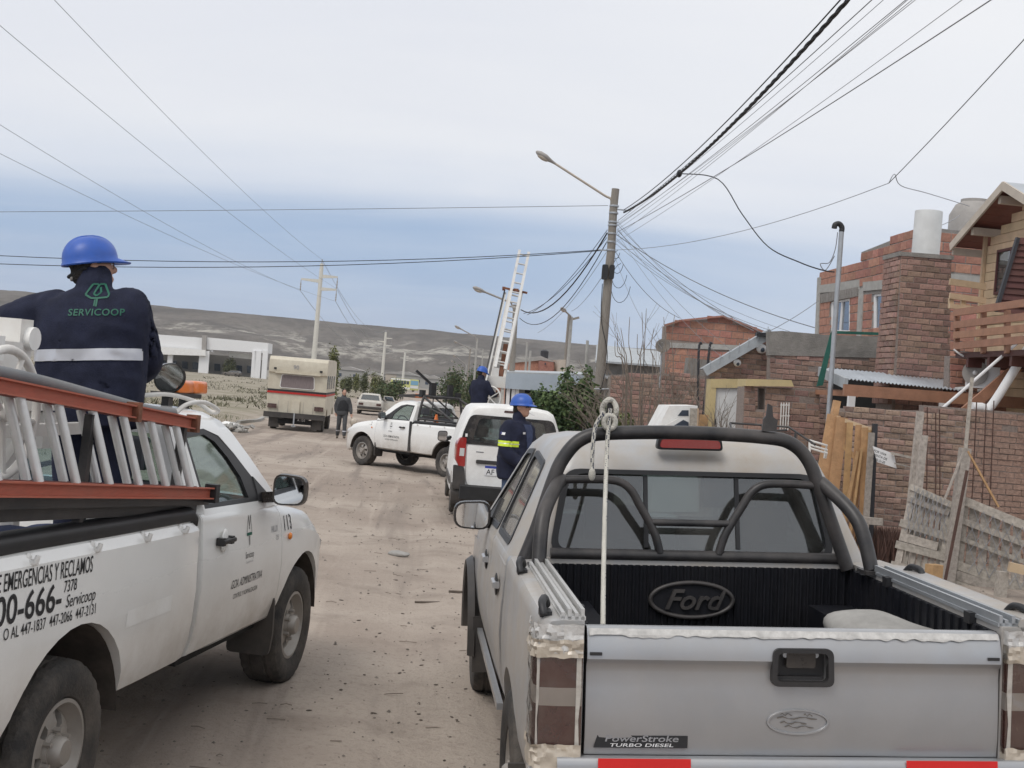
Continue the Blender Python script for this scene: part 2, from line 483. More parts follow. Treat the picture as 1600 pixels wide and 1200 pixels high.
def single(mb, name, mat, label, cat, loc=None, group=None, smooth=35, recalc=True):
    """a thing that is one mesh; its vertices are given in world space, its origin is put at loc"""
    if loc is None:
        xs = [p.x for p in mb.v]; ys = [p.y for p in mb.v]; zs = [p.z for p in mb.v]
        loc = Vector(((min(xs) + max(xs)) / 2, (min(ys) + max(ys)) / 2, min(zs)))
    loc = Vector(loc)
    o = put(name, mb.mesh(name, mat, smooth, loc, recalc)); o.location = loc
    return tag(o, label, cat, group)
def children(o): return [c for c in bpy.data.objects if c.parent == o]
def copy_tree(o, parent=None):
    kids = {}
    for c in bpy.data.objects: kids.setdefault(c.parent, []).append(c)
    def rec(q, par):
        n = q.copy(); COL.objects.link(n); n.parent = par
        for ch in kids.get(q, []): rec(ch, n)
        return n
    return rec(o, parent)
def boolean(a, b, op='DIFFERENCE'):
    """mesh a (op) mesh b -> mesh; a's materials are kept"""
    oa = bpy.data.objects.new('tmp_a', a); ob = bpy.data.objects.new('tmp_b', b)
    COL.objects.link(oa); COL.objects.link(ob)
    md = oa.modifiers.new('b', 'BOOLEAN'); md.operation = op; md.object = ob; md.solver = 'EXACT'
    dg = bpy.context.evaluated_depsgraph_get()
    me = bpy.data.meshes.new_from_object(oa.evaluated_get(dg))
    bpy.data.objects.remove(oa); bpy.data.objects.remove(ob)
    return me
def modified(me, fn):
    o = bpy.data.objects.new('tmp_m', me); COL.objects.link(o); fn(o)
    dg = bpy.context.evaluated_depsgraph_get()
    r = bpy.data.meshes.new_from_object(o.evaluated_get(dg)); bpy.data.objects.remove(o)
    return r
def cut(mb_or_me, cutters, mat, smooth=35, op='DIFFERENCE'):
    me = mb_or_me.mesh('m', mat) if isinstance(mb_or_me, MB) else mb_or_me
    for c in cutters: me = boolean(me, c.mesh('c'), op)
    bm = bmesh.new(); bm.from_mesh(me); bmesh.ops.remove_doubles(bm, verts=bm.verts, dist=1e-5); bm.to_mesh(me); bm.free()
    me.materials.clear(); me.materials.append(MATS[mat]); shade(me, smooth)
    for p in me.polygons: p.material_index = 0
    return me
def bvh_of(*objs):
    vs, fs = [], []
    for me in objs:
        o = len(vs); vs += [v.co.copy() for v in me.vertices]; fs += [tuple(i + o for i in p.vertices) for p in me.polygons]
    return BVHTree.FromPolygons(vs, fs)
_fonts = {}
def text_mb(txt, h, sx=1.0, shear=0.0, bold=0.0, align='LEFT', space=1.0):
    cu = bpy.data.curves.new('t', 'FONT'); cu.body = txt; cu.size = 1; cu.align_x = align; cu.shear = shear; cu.offset = bold; cu.space_character = space
    cu.resolution_u = 4; cu.fill_mode = 'BOTH' if False else 'FRONT'
    o = bpy.data.objects.new('t', cu); COL.objects.link(o)
    dg = bpy.context.evaluated_depsgraph_get()
    me = bpy.data.meshes.new_from_object(o.evaluated_get(dg))
    bpy.data.objects.remove(o)
    mb = MB(); k = h / .70
    mb.v = [Vector((v.co.x * k * sx, v.co.y * k, 0)) for v in me.vertices]; mb.f = [tuple(p.vertices) for p in me.polygons]
    return mb
def place_text(mb, o, ex, ey):
    o, ex, ey = Vector(o), Vector(ex), Vector(ey)
    r = MB(); r.v = [o + ex * p.x + ey * p.y for p in mb.v]; r.f = list(mb.f); return r
def project(mb, bvh, d, lift=.002):
    """push the print onto a surface along d"""
    d = Vector(d).normalized(); r = MB(); r.f = list(mb.f)
    for p in mb.v:
        h, nrm, i, dist = bvh.ray_cast(p - d * .6, d)
        r.v.append((h - d * lift) if h is not None else p)
    return r
def rpoly(pts, r, n=4):
    """round the corners of a 2D outline"""
    out = []; k = len(pts)
    for i in range(k):
        p0, p1, p2 = Vector(pts[i - 1]), Vector(pts[i]), Vector(pts[(i + 1) % k])
        rr = r[i] if isinstance(r, (list, tuple)) else r
        a, b = (p0 - p1), (p2 - p1); q = min(rr, a.length * .45, b.length * .45)
        if q < 1e-5: out.append(p1); continue
        a = p1 + a.normalized() * q; b = p1 + b.normalized() * q
        for j in range(n + 1):
            t = j / n; out.append(a * (1 - t) ** 2 + p1 * 2 * t * (1 - t) + b * t * t)
    return out
def spline(pts, n=8):
    pts = [Vector(p) for p in pts]; out = []
    for i in range(len(pts) - 1):
        p0 = pts[max(i - 1, 0)]; p1 = pts[i]; p2 = pts[i + 1]; p3 = pts[min(i + 2, len(pts) - 1)]
        for j in range(n):
            t = j / n
            out.append(.5 * ((2 * p1) + (p2 - p0) * t + (2 * p0 - 5 * p1 + 4 * p2 - p3) * t * t + (3 * p1 - p0 - 3 * p2 + p3) * t ** 3))
    out.append(pts[-1]); return out
def inside(poly, x, y):
    r = False; k = len(poly); j = k - 1
    for i in range(k):
        xi, yi = poly[i][0], poly[i][1]; xj, yj = poly[j][0], poly[j][1]
        if (yi > y) != (yj > y) and x < (xj - xi) * (y - yi) / (yj - yi) + xi: r = not r
        j = i
    return r

# ================================================================== SETTING
def ground_material():
    m = bpy.data.materials.new('dirt'); m.use_nodes = True
    nt = m.node_tree; N, L = nt.nodes.new, nt.links.new
    b = nt.nodes['Principled BSDF']; b.inputs['Roughness'].default_value = .95; b.inputs['Specular IOR Level'].default_value = .15
    tc = N('ShaderNodeTexCoord')
    mp = N('ShaderNodeMapping'); mp.inputs['Rotation'].default_value = (0, 0, -ST); L(tc.outputs['Object'], mp.inputs[0])
    sv = mp.outputs[0]
    def nz(scale, detail=6, rough=.6, sc=None, dist=0):
        v = sv
        if sc:
            q = N('ShaderNodeMapping'); q.inputs['Scale'].default_value = sc; L(sv, q.inputs[0]); v = q.outputs[0]
        n = N('ShaderNodeTexNoise'); n.inputs['Scale'].default_value = scale; n.inputs['Detail'].default_value = detail
        n.inputs['Roughness'].default_value = rough; n.inputs['Distortion'].default_value = dist; L(v, n.inputs['Vector']); return n.outputs['Fac']
    def mr(f, a, b_, c=0, d=1):
        q = N('ShaderNodeMapRange'); q.interpolation_type = 'SMOOTHSTEP'
        for i, v in ((1, a), (2, b_), (3, c), (4, d)): q.inputs[i].default_value = v
        L(f, q.inputs[0]); return q.outputs[0]
    def mix(f, a, b_):
        q = N('ShaderNodeMix'); q.data_type = 'RGBA'
        if isinstance(f, float): q.inputs[0].default_value = f
        else: L(f, q.inputs[0])
        for i, v in ((6, a), (7, b_)):
            if isinstance(v, tuple): q.inputs[i].default_value = (*v, 1)
            else: L(v, q.inputs[i])
        return q.outputs[2]
    def mul(a, b_):
        q = N('ShaderNodeMath'); q.operation = 'MULTIPLY'; L(a, q.inputs[0])
        if isinstance(b_, float): q.inputs[1].default_value = b_
        else: L(b_, q.inputs[1])
        return q.outputs[0]
    def add(a, b_):
        q = N('ShaderNodeMath'); q.operation = 'ADD'; L(a, q.inputs[0])
        if isinstance(b_, float): q.inputs[1].default_value = b_
        else: L(b_, q.inputs[1])
        return q.outputs[0]
    big = nz(.22, 5, .6); mid = nz(1.3, 6, .62); fine = nz(22, 5, .65); tiny = nz(75, 3, .6)
    tracks = nz(1.0, 4, .6, (1.5, .10, 1), .5); tracks2 = nz(1.0, 4, .55, (3.6, .16, 1), .3)
    c = mix(mr(big, .35, .65), (.325, .270, .228), (.435, .375, .320))
    c = mix(mul(mr(tracks, .50, .66), .75), c, (.225, .190, .166))
    c = mix(mul(mr(tracks2, .55, .70), .40), c, (.50, .43, .365))
    c = mix(mul(mr(mid, .50, .70), .60), c, (.25, .208, .175))
    c = mix(mul(mr(fine, .5, .75), .5), c, (.225, .185, .155))
    c = mix(mul(mr(tiny, .62, .74), .6), c, (.13, .108, .09))
    # beyond the verge: open field with thin dry grass
    sp = N('ShaderNodeSeparateXYZ'); L(sv, sp.inputs[0])
    edge = add(sp.outputs['X'], mul(add(nz(.35, 4), -.5), 3.0))
    fieldm = mr(edge, -6.2, -8.6)
    g1 = nz(.5, 7, .66, (1, .7, 1), .4); g2 = nz(3.2, 6, .7, (1, .8, 1), .3)
    fc = mix(mr(g1, .40, .64), (.335, .295, .24), (.235, .215, .155))
    fc = mix(mul(mr(g2, .54, .72), .55), fc, (.15, .145, .10))
    fc = mix(mul(mr(nz(.16, 4), .5, .66), .6), fc, (.40, .355, .295))
    c = mix(fieldm, c, fc)
    # far plain greys out into low scrub
    far = mr(sp.outputs['Y'], 230, 520)
    c = mix(far, c, mix(mr(nz(.03, 6, .65), .4, .62), (.20, .185, .165), (.33, .31, .275)))
    L(c, b.inputs['Base Color'])
    h = add(add(mul(fine, .35), mul(tiny, .12)), add(mul(mid, .8), mul(tracks2, .5)))
    bp = N('ShaderNodeBump'); bp.inputs['Strength'].default_value = .85; bp.inputs['Distance'].default_value = .05
    L(h, bp.inputs['Height']); L(bp.outputs[0], b.inputs['Normal'])
    MATS['dirt'] = m
ground_material()

def hill_material():
    m = bpy.data.materials.new('scrub_hills'); m.use_nodes = True
    nt = m.node_tree; N, L = nt.nodes.new, nt.links.new
    b = nt.nodes['Principled BSDF']; b.inputs['Roughness'].default_value = 1; b.inputs['Specular IOR Level'].default_value = .05
    tc = N('ShaderNodeTexCoord')
    def nz(scale, detail=7, rough=.62, sc=(1, 1, 1), dist=0):
        q = N('ShaderNodeMapping'); q.inputs['Scale'].default_value = sc; L(tc.outputs['Object'], q.inputs[0])
        n = N('ShaderNodeTexNoise'); n.inputs['Scale'].default_value = scale; n.inputs['Detail'].default_value = detail
        n.inputs['Roughness'].default_value = rough; n.inputs['Distortion'].default_value = dist; L(q.outputs[0], n.inputs['Vector']); return n.outputs['Fac']
    def mr(f, a, b_, d=1):
        q = N('ShaderNodeMapRange'); q.interpolation_type = 'SMOOTHSTEP'
        q.inputs[1].default_value = a; q.inputs[2].default_value = b_; q.inputs[4].default_value = d
        L(f, q.inputs[0]); return q.outputs[0]
    def mix(f, a, b_):
        q = N('ShaderNodeMix'); q.data_type = 'RGBA'; L(f, q.inputs[0])
        for i, v in ((6, a), (7, b_)):
            if isinstance(v, tuple): q.inputs[i].default_value = (*v, 1)
            else: L(v, q.inputs[i])
        return q.outputs[2]
    def mul(a, b_):
        q = N('ShaderNodeMath'); q.operation = 'MULTIPLY'; L(a, q.inputs[0]); L(b_, q.inputs[1]); return q.outputs[0]
    c = mix(mr(nz(.012), .38, .62), (.098, .085, .073), (.160, .140, .120))
    c = mix(mr(nz(.09, 8, .75, (1, .5, 2)), .46, .66, .6), c, (.070, .064, .053))
    sp = N('ShaderNodeSeparateXYZ'); L(tc.outputs['Object'], sp.inputs[0])
    band = mul(mr(sp.outputs['Z'], 14, 26), mr(sp.outputs['Z'], 62, 44))
    pale = mul(mr(nz(.0075, 9, .66, (1, .5, 1), .8), .50, .57), mr(nz(.05, 8, .72, (1, .35, 4.0), .5), .42, .60))
    c = mix(mul(band, pale), c, (.40, .375, .325))
    L(c, b.inputs['Base Color'])
    bp = N('ShaderNodeBump'); bp.inputs['Strength'].default_value = 1; bp.inputs['Distance'].default_value = 6
    L(nz(.02, 8, .65, (1, .6, 2)), bp.inputs['Height']); L(bp.outputs[0], b.inputs['Normal'])
    MATS['scrub_hills'] = m
hill_material()

def build_ground():
    ys = [-60, -40, -25, -14, -8, -4, -1]
    y = 1.0
    while y < 34: ys.append(y); y += .25 + max(0, y - 12) * .02
    while y < 5400: ys.append(y); y *= 1.06
    ys.append(5500)
    nx = 150; mb = MB()
    for y in ys:
        hw = 34 + max(0, y) * .95
        for i in range(nx + 1):
            t = i / nx * 2 - 1
            x = (t * .35 + t ** 3 * .65) * hw
            z = ground_z(x, y)
            if y < 80: z += (noise.noise(Vector((x * .9, y * .55, 3.3))) * .030 + noise.noise(Vector((x * 2.6, y * 2.1, 8.1))) * .012) * sstep(-1, 2, y) * (1 - sstep(20, 38, y))
            mb.v.append(Vector((x, y, z)))
    for r in range(len(ys) - 1):
        for i in range(nx):
            a = r * (nx + 1) + i; mb.f.append((a, a + 1, a + nx + 2, a + nx + 1))
    return put('ground', mb.mesh('ground', 'dirt', 180, recalc=False), kind='structure')
GROUND = build_ground()
GB = bvh_of(GROUND.data)
def gz(x, y):
    h = GB.ray_cast(Vector((x, y, 50)), Vector((0, 0, -1)))[0]
    return h.z if h is not None else ground_z(x, y)

def build_hills():
    mb = MB(); na, rs = 300, []
    r = 620.0
    while r < 5200: rs.append(r); r += 16 + max(0, r - 2100) * .08
    for r in rs:
        for i in range(na + 1):
            az = rad(-62 + 124 * i / na)
            x, y = r * sin(az), r * cos(az)
            n1 = noise.fractal(Vector((x / 420, y / 420, 1.7)), .9, 2.1, 6)
            n2 = noise.fractal(Vector((x / 110, y / 170, 5.2)), .9, 2.1, 5)
            rim = 2050 + n1 * 190
            t = (r - 760) / (rim - 760); t = max(0, min(1, t))
            prof = .34 * t ** 1.5 + .30 * sstep(.52, .66, t) + .36 * sstep(.74, 1.0, t)
            gully = abs(n2) * 17 * t * (1 - t) * 3.0
            z = -3.2 + prof * 83 - gully + n1 * 5 * t
            if r > rim: z = -3.2 + 83 + (r - rim) * .004 + n1 * 6 + n2 * 2.5
            mb.v.append(Vector((x, y, z)))
    for q in range(len(rs) - 1):
        for i in range(na):
            a = q * (na + 1) + i; mb.f.append((a, a + 1, a + na + 2, a + na + 1))
    put('hills', mb.mesh('hills', 'scrub_hills', 180, recalc=False), kind='structure')
build_hills()

# pale kerb between the road and the field
def build_kerb():
    mb = MB(); pts = []
    c = 26.0
    while c < 75:
        w = S(-6.75 + .12 * sin(c * .7), c, 0); w.z = gz(w.x, w.y) + .03; pts.append(w); c += 1.6
    for a, b in zip(pts, pts[1:]):
        if rng.random() < .06: continue
        mb.bar(a, a + (b - a) * .985, .16, .15)
    put('kerb', mb.mesh('kerb', 'concrete'), kind='structure')
build_kerb()

# ------------------------------------------------------------------ loose things on the ground, too many to count
def scatter_pebbles():
    mb = MB()
    for k in range(4400):
        Y = 3.0 + 36 * rng.random() ** 1.7
        X = rng.uniform(-6.5, 5.5) * (.5 + Y / 26)
        if X < -7 - .075 * Y: continue
        s = rng.choice((.006, .008, .011, .016)) * (.8 + Y * .035) * rng.uniform(.6, 1.25)
        z = gz(X, Y); R = Matrix.Rotation(rng.uniform(0, 6), 3, 'Z')
        pts = [(1, 0, 0), (0, .7, 0), (-.9, .1, 0), (.1, -.75, 0), (0, 0, .6)]
        vs = [Vector((X, Y, z + .2 * s)) + R @ Vector((p[0] * s * rng.uniform(.7, 1.2), p[1] * s, p[2] * s)) for p in pts]
        mb.add(vs, [(0, 1, 4), (1, 2, 4), (2, 3, 4), (3, 0, 4)])
    put('gravel', mb.mesh('gravel', 'pebble', 0, recalc=False), kind='stuff')
    mb = MB()
    for k in range(520):        # clods and droppings, in loose patches
        cx, cy = rng.choice(((.0, 9.5), (-.4, 8.4), (.2, 12), (-1.0, 16.5), (-.5, 7.4), (-2.2, 21), (.1, 17.8), (-3, 26), (-.1, 10.3)))
        X = cx + rng.gauss(0, .42 + cy * .03); Y = cy + rng.gauss(0, .9)
        s = rng.choice((.003, .004, .005, .006, .010)) * (.7 + Y * .03); z = gz(X, Y)
        mb.ell((X, Y, z + s * .4), (s * rng.uniform(.8, 2.6), s * rng.uniform(.7, 1.3), s * .45), 6, 4, Matrix.Rotation(rng.uniform(0, 6), 3, 'Z'))
    put('clods', mb.mesh('clods', 'dung', 60, recalc=False), kind='stuff')
    mb = MB()
    for k in range(170):        # dry straw and twigs lying flat
        Y = 4 + 26 * rng.random() ** 1.5; X = rng.uniform(-3.4, 1.5) * (.5 + Y / 22)
        a = rng.uniform(-.5, .5) + (pi if rng.random() < .5 else 0); l = rng.uniform(.03, .14); z = gz(X, Y) + .008
        p = Vector((X, Y, z)); d = Vector((cos(a), sin(a), 0)) * l
        mb.tube([p, p + d * .5 + Vector((0, 0, .008 * rng.random())), p + d], .0028, 4)
    put('twigs', mb.mesh('twigs', 'twig', 60, recalc=False), kind='stuff')
scatter_pebbles()

def tufts(name, mat, spots, h, n, spread, wk=.04):
    mb = MB()
    for X, Y in spots:
        z = gz(X, Y)
        for k in range(n):
            a = rng.uniform(0, 2 * pi); l = h * rng.uniform(.5, 1.2); lean = rng.uniform(.2, 1.0) * spread
            p = Vector((X + rng.gauss(0, spread * .25), Y + rng.gauss(0, spread * .25), z - .01))
            t = p + Vector((cos(a) * lean * l, sin(a) * lean * l, l)); w = Vector((-sin(a), cos(a), 0)) * (.006 + l * wk)
            mb.add([p - w, p + w, t], [(0, 1, 2)])
    put(name, mb.mesh(name, mat, 0, recalc=False), kind='stuff')
def field_spots(n, y0, y1, a0, a1):
    out = []
    while len(out) < n:
        c = y0 + (y1 - y0) * rng.random() ** 1.4; a = rng.uniform(a0 * max(1, c / 40), a1)
        if a > -7.0 and a1 < -6: continue
        if noise.noise(Vector((a * .22, c * .09, 4.4))) < -.12: continue
        w = S(a, c, 0); out.append((w.x, w.y))
    return out
tufts('dry_grass', 'dry_weed', field_spots(2600, 24, 170, -34, -7), .20, 5, .9)
tufts('green_grass', 'green_weed', field_spots(1800, 24, 120, -30, -6.95), .16, 6, .9)
tufts('scrub', 'scrub_bush', field_spots(1500, 60, 420, -24, -7.2), .26, 9, 2.0, .20)
def build_haze():
    h = MB().box((0, 2000, 52), (12000, 9000, 116)); m = bpy.data.materials.new('haze'); m.use_nodes = True; nt = m.node_tree; nt.nodes.clear()
    o = nt.nodes.new('ShaderNodeOutputMaterial'); v = nt.nodes.new('ShaderNodeVolumePrincipled'); v.inputs['Density'].default_value = .00012; v.inputs['Color'].default_value = (.86, .90, .96, 1)
    nt.links.new(v.outputs[0], o.inputs['Volume']); MATS['haze'] = m; put('haze', h.mesh('haze', m, 0), kind='stuff')
build_haze()

# ================================================================== VEHICLES (built in their own space: x forward, y left, z up from the ground)
def ring(zb, zt, w, bulge=.02, er=.07, crown=.02, step=0.0, zstep=None):
    h = zt - zb
    p = [(0, zb), (w - .10, zb), (w - .03, zb + .03), (w - .004, zb + .12), (w + bulge * .5, zb + .30 * h), (w + bulge, zb + .52 * h), (w + bulge * .7, zb + .68 * h)]
    if step: p += [(w + bulge * .5, zstep - .02), (w - step, zstep + .02), (w - step - .004, zt - .05)]
    else: p += [(w + bulge * .3, zb + .80 * h), (w - .002, zt - er * .9), (w - er * .12, zt - er * .45)]
    p += [(w - step - er * .4, zt - er * .08), (w - step - er, zt), (.5 * w, zt + crown * .75), (0, zt + crown)]
    return [(y, z) for y, z in p] + [(-y, z) for y, z in reversed(p[1:-1])]
def body_loft(stations):
    mb = MB(); mb.loft([[(x, y, z) for y, z in r] for x, r in stations]); return mb
def arch_cut(x, z, r, y0=.45, y1=1.3, n=36):
    c = MB()
    for s in (-1, 1): c.cyl((x, s * y0, z), (x, s * y1, z), r, n=n)
    return c
def side_cut(poly, y0=-1.5, y1=1.5):
    return MB().prism([(x, y0, z) for x, z in poly], (0, y1 - y0, 0))

def tyre_mb(R, W, r, n=84, block=.008):
    # axis along y, outer face towards -y
    prof = [(r, -.36 * W, 0), (r + .012, -.47 * W, 0), (r + (R - r) * .35, -.53 * W, 0), (r + (R - r) * .70, -.525 * W, 0), (R - .020, -.485 * W, 1), (R - .004, -.40 * W, 1), (R, -.24 * W, 1),
            (R - .010, -.215 * W, 0), (R - .010, -.165 * W, 0), (R + .001, -.15 * W, 1), (R + .002, 0, 1)]
    prof = prof + [(a, -b, c) for a, b, c in reversed(prof[:-1])]
    mb = MB(); k = len(prof)
    for i, (rr, h, blk) in enumerate(prof):
        for j in range(n):
            w = 2 * pi * j / n; q = rr - (block if blk and (j + (1 if abs(h) > .3 * W else 0)) % 3 == 0 else 0)
            mb.v.append(Vector((cos(w) * q, h, sin(w) * q)))
    for i in range(k - 1):
        for j in range(n): mb.f.append((i * n + j, i * n + (j + 1) % n, (i + 1) * n + (j + 1) % n, (i + 1) * n + j))
    return mb
def rim_mesh(r, W, style, mat):
    # dished steel rim with slots
    o = -.40 * W
    prof = [(r + .004, -.45 * W), (r - .012, -.46 * W), (r - .022, o + .02), (r - .04, o + .045), (r * .74, o + .030), (r * .55, o + .012), (r * .36, o + .020), (r * .34, o + .005), (0.0001, o + .004),
            (0.0001, o + .03), (r * .36, o + .045), (r * .55, o + .035), (r * .74, o + .055), (r - .03, o + .08), (r - .005, .40 * W), (r + .004, .40 * W)]
    mb = MB().lathe((0, 0, 0), (0, 1, 0), prof, 48, True)
    cs = MB(); ns = {'six': 6, 'five': 5, 'eight': 8}[style]
    for i in range(ns):
        a = 2 * pi * i / ns + .2; e, t = Vector((cos(a), 0, sin(a))), Vector((-sin(a), 0, cos(a)))
        c0 = e * r * .60; ln, wd = r * .21, r * (.13 if style == 'six' else .17)
        pts = [c0 + e * (ln * cos(q)) + t * (wd * sin(q) * (1 + .35 * cos(q))) for q in [2 * pi * j / 14 for j in range(14)]]
        cs.prism([p + Vector((0, -W, 0)) for p in pts], (0, 2 * W, 0))
    return cut(mb, [cs], mat, 40)
_wm = {}
def wheel(root, x, y, z, R=.365, W=.235, r=.205, style='six', rim='rim_steel', steer=0, right=True, cap=True):
    key = (R, W, r, style, rim)
    if key not in _wm:
        o = -.40 * W
        hub = MB().lathe((0, 0, 0), (0, -1, 0), [(.062, -o - .012), (.060, -o + .028), (.048, -o + .042), (0.0001, -o + .045)], 20)
        nuts = MB()
        for i in range(6):
            a = 2 * pi * i / 6 + .5; nuts.cyl((cos(a) * r * .42, o + .02, sin(a) * r * .42), (cos(a) * r * .42, o - .016, sin(a) * r * .42), .011, n=6)
        hub.join(nuts)
        drum = MB().cyl((0, o + .062, 0), (0, .3 * W, 0), r * .86, n=28)
        _wm[key] = (rim_mesh(r, W, style, rim), tyre_mb(R, W, r).mesh('tyre', 'tyre', 30), hub.mesh('hub_cap', rim, 40), drum.mesh('brake_drum', 'dark_inside', 40))
    ms = _wm[key]
    w = put('wheel', ms[0], root); w.location = (x, y, z)
    w.rotation_euler = (0, 0, rad(steer) + (0 if right else pi))
    put('tyre', ms[1], w); put('hub_cap', ms[2], w); put('brake_drum', ms[3], w)
    return w
def wheel_wells(root, xs, z, r, y0=.42, y1=.835):
    for x in xs:
        for s in (-1, 1):
            mb = MB(); n = 20; ri = r - .006
            ang = [rad(4 + 172 * i / n) for i in range(n + 1)]
            a = [Vector((x + cos(t) * ri, s * y1, z + sin(t) * ri)) for t in ang]; b = [Vector((p.x, s * y0, p.z)) for p in a]
            mb.add(a + b, [(i, i + 1, n + 2 + i, n + 1 + i) for i in range(n)])
            mb.add(b, [tuple(range(n + 1))])
            mb.build('wheel_well', 'arch_dust', root, 60)
def steering_wheel(root, c, tilt=25, r=.19):
    R = Matrix.Rotation(rad(tilt), 3, 'Y'); c = Vector(c); mb = MB()
    mb.tube([c + R @ Vector((0, cos(t) * r, sin(t) * r)) for t in [2 * pi * i / 28 for i in range(28)]], .016, 8, closed=True)
    for t in (rad(-90), rad(20), rad(160)): mb.tube([c, c + R @ Vector((0, cos(t) * r, sin(t) * r))], .013, 6)
    mb.ell(c, (.03, .06, .06), 10, 6); mb.tube([c, c + R @ Vector((.35, 0, 0))], .03, 8)
    return mb.build('steering_wheel', 'black_plastic', root)
def seat(root, c, w=.5, mat='seat_cloth', h=.62):
    mb = MB(); c = Vector(c)
    mb.loft([[(c.x + x, c.y + y, c.z + z) for x, z in rpoly([(-.26, 0), (.28, 0), (.28, .15), (-.26, .12)], .05, 3)] for y in (-w / 2, w / 2)])
    mb.loft([[(c.x + x, c.y + y, c.z + z) for x, z in rpoly([(-.30, .05), (-.15, .05), (-.30, h), (-.40, h)], .05, 3)] for y in (-w / 2, w / 2)])
    mb.loft([[(c.x + x, c.y + y, c.z + z) for x, z in rpoly([(-.41, h + .05), (-.31, h + .05), (-.33, h + .22), (-.40, h + .22)], .04, 3)] for y in (-w / 4, w / 4)])
    mb.tube([c + Vector((-.35, 0, h - .05)), c + Vector((-.36, 0, h + .1))], .02, 6)
    return mb.build('seat', mat, root, 50)
def mirror_part(root, c, s, w=.18, h=.20, d=.11, mat='black_gloss', stalk=None):
    """door mirror: rounded shell with a glass looking back; s=+1 left, -1 right"""
    c = Vector(c); o = rpoly([(-w / 2, -h / 2), (w / 2, -h / 2 * .85), (w / 2, h / 2 * .9), (-w / 2, h / 2)], w * .3, 4)
    rings = []
    for t, k in ((0, 1), (.35, 1.04), (.75, .86), (1.0, .45)):
        rings.append([(c.x + d * t, c.y - s * p.x * k * -1, c.z + p.y * k) for p in o])
    m = MB().loft(rings)
    if stalk: m.bar(stalk, c + Vector((d * .4, -s * w * .4, -h * .25)), .07, .06)
    mo = m.build('door_mirror', mat, root, 50)
    MB().prism([(c.x - .004, c.y + s * p.x * .88, c.z + p.y * .88) for p in o], (.003, 0, 0)).build('mirror_glass', 'mirror', mo, 0)
    return mo
def frame_plate(A, B, fn, th=.02):
    """ring between two outlines of the same count; fn maps (x,z) to a point, th pushes inward"""
    mb = MB(); k = len(A); off = Vector(th) if not isinstance(th, float) else Vector((0, th, 0))
    a = [fn(p) for p in A]; b = [fn(p) for p in B]
    mb.add(a + b + [p + off for p in a] + [p + off for p in b],
           [(i, (i + 1) % k, k + (i + 1) % k, k + i) for i in range(k)] + [(2 * k + i, 3 * k + i, 3 * k + (i + 1) % k, 2 * k + (i + 1) % k) for i in range(k)] +
           [(k + i, k + (i + 1) % k, 3 * k + (i + 1) % k, 3 * k + i) for i in range(k)] + [(i, 2 * k + i, 2 * k + (i + 1) % k, (i + 1) % k) for i in range(k)])
    return mb
def set_pose(o, loc, heading_deg, roll=0, pitch=0):
    """heading measured from straight ahead (+Y) towards the left"""
    h = rad(heading_deg); f = Vector((-sin(h), cos(h), 0)); l = Vector((-cos(h), -sin(h), 0))
    R = Matrix((f, l, Vector((0, 0, 1)))).transposed().to_4x4()
    o.matrix_world = Matrix.Translation(Vector(loc)) @ R @ Matrix.Rotation(rad(pitch), 4, 'Y') @ Matrix.Rotation(rad(roll), 4, 'X')

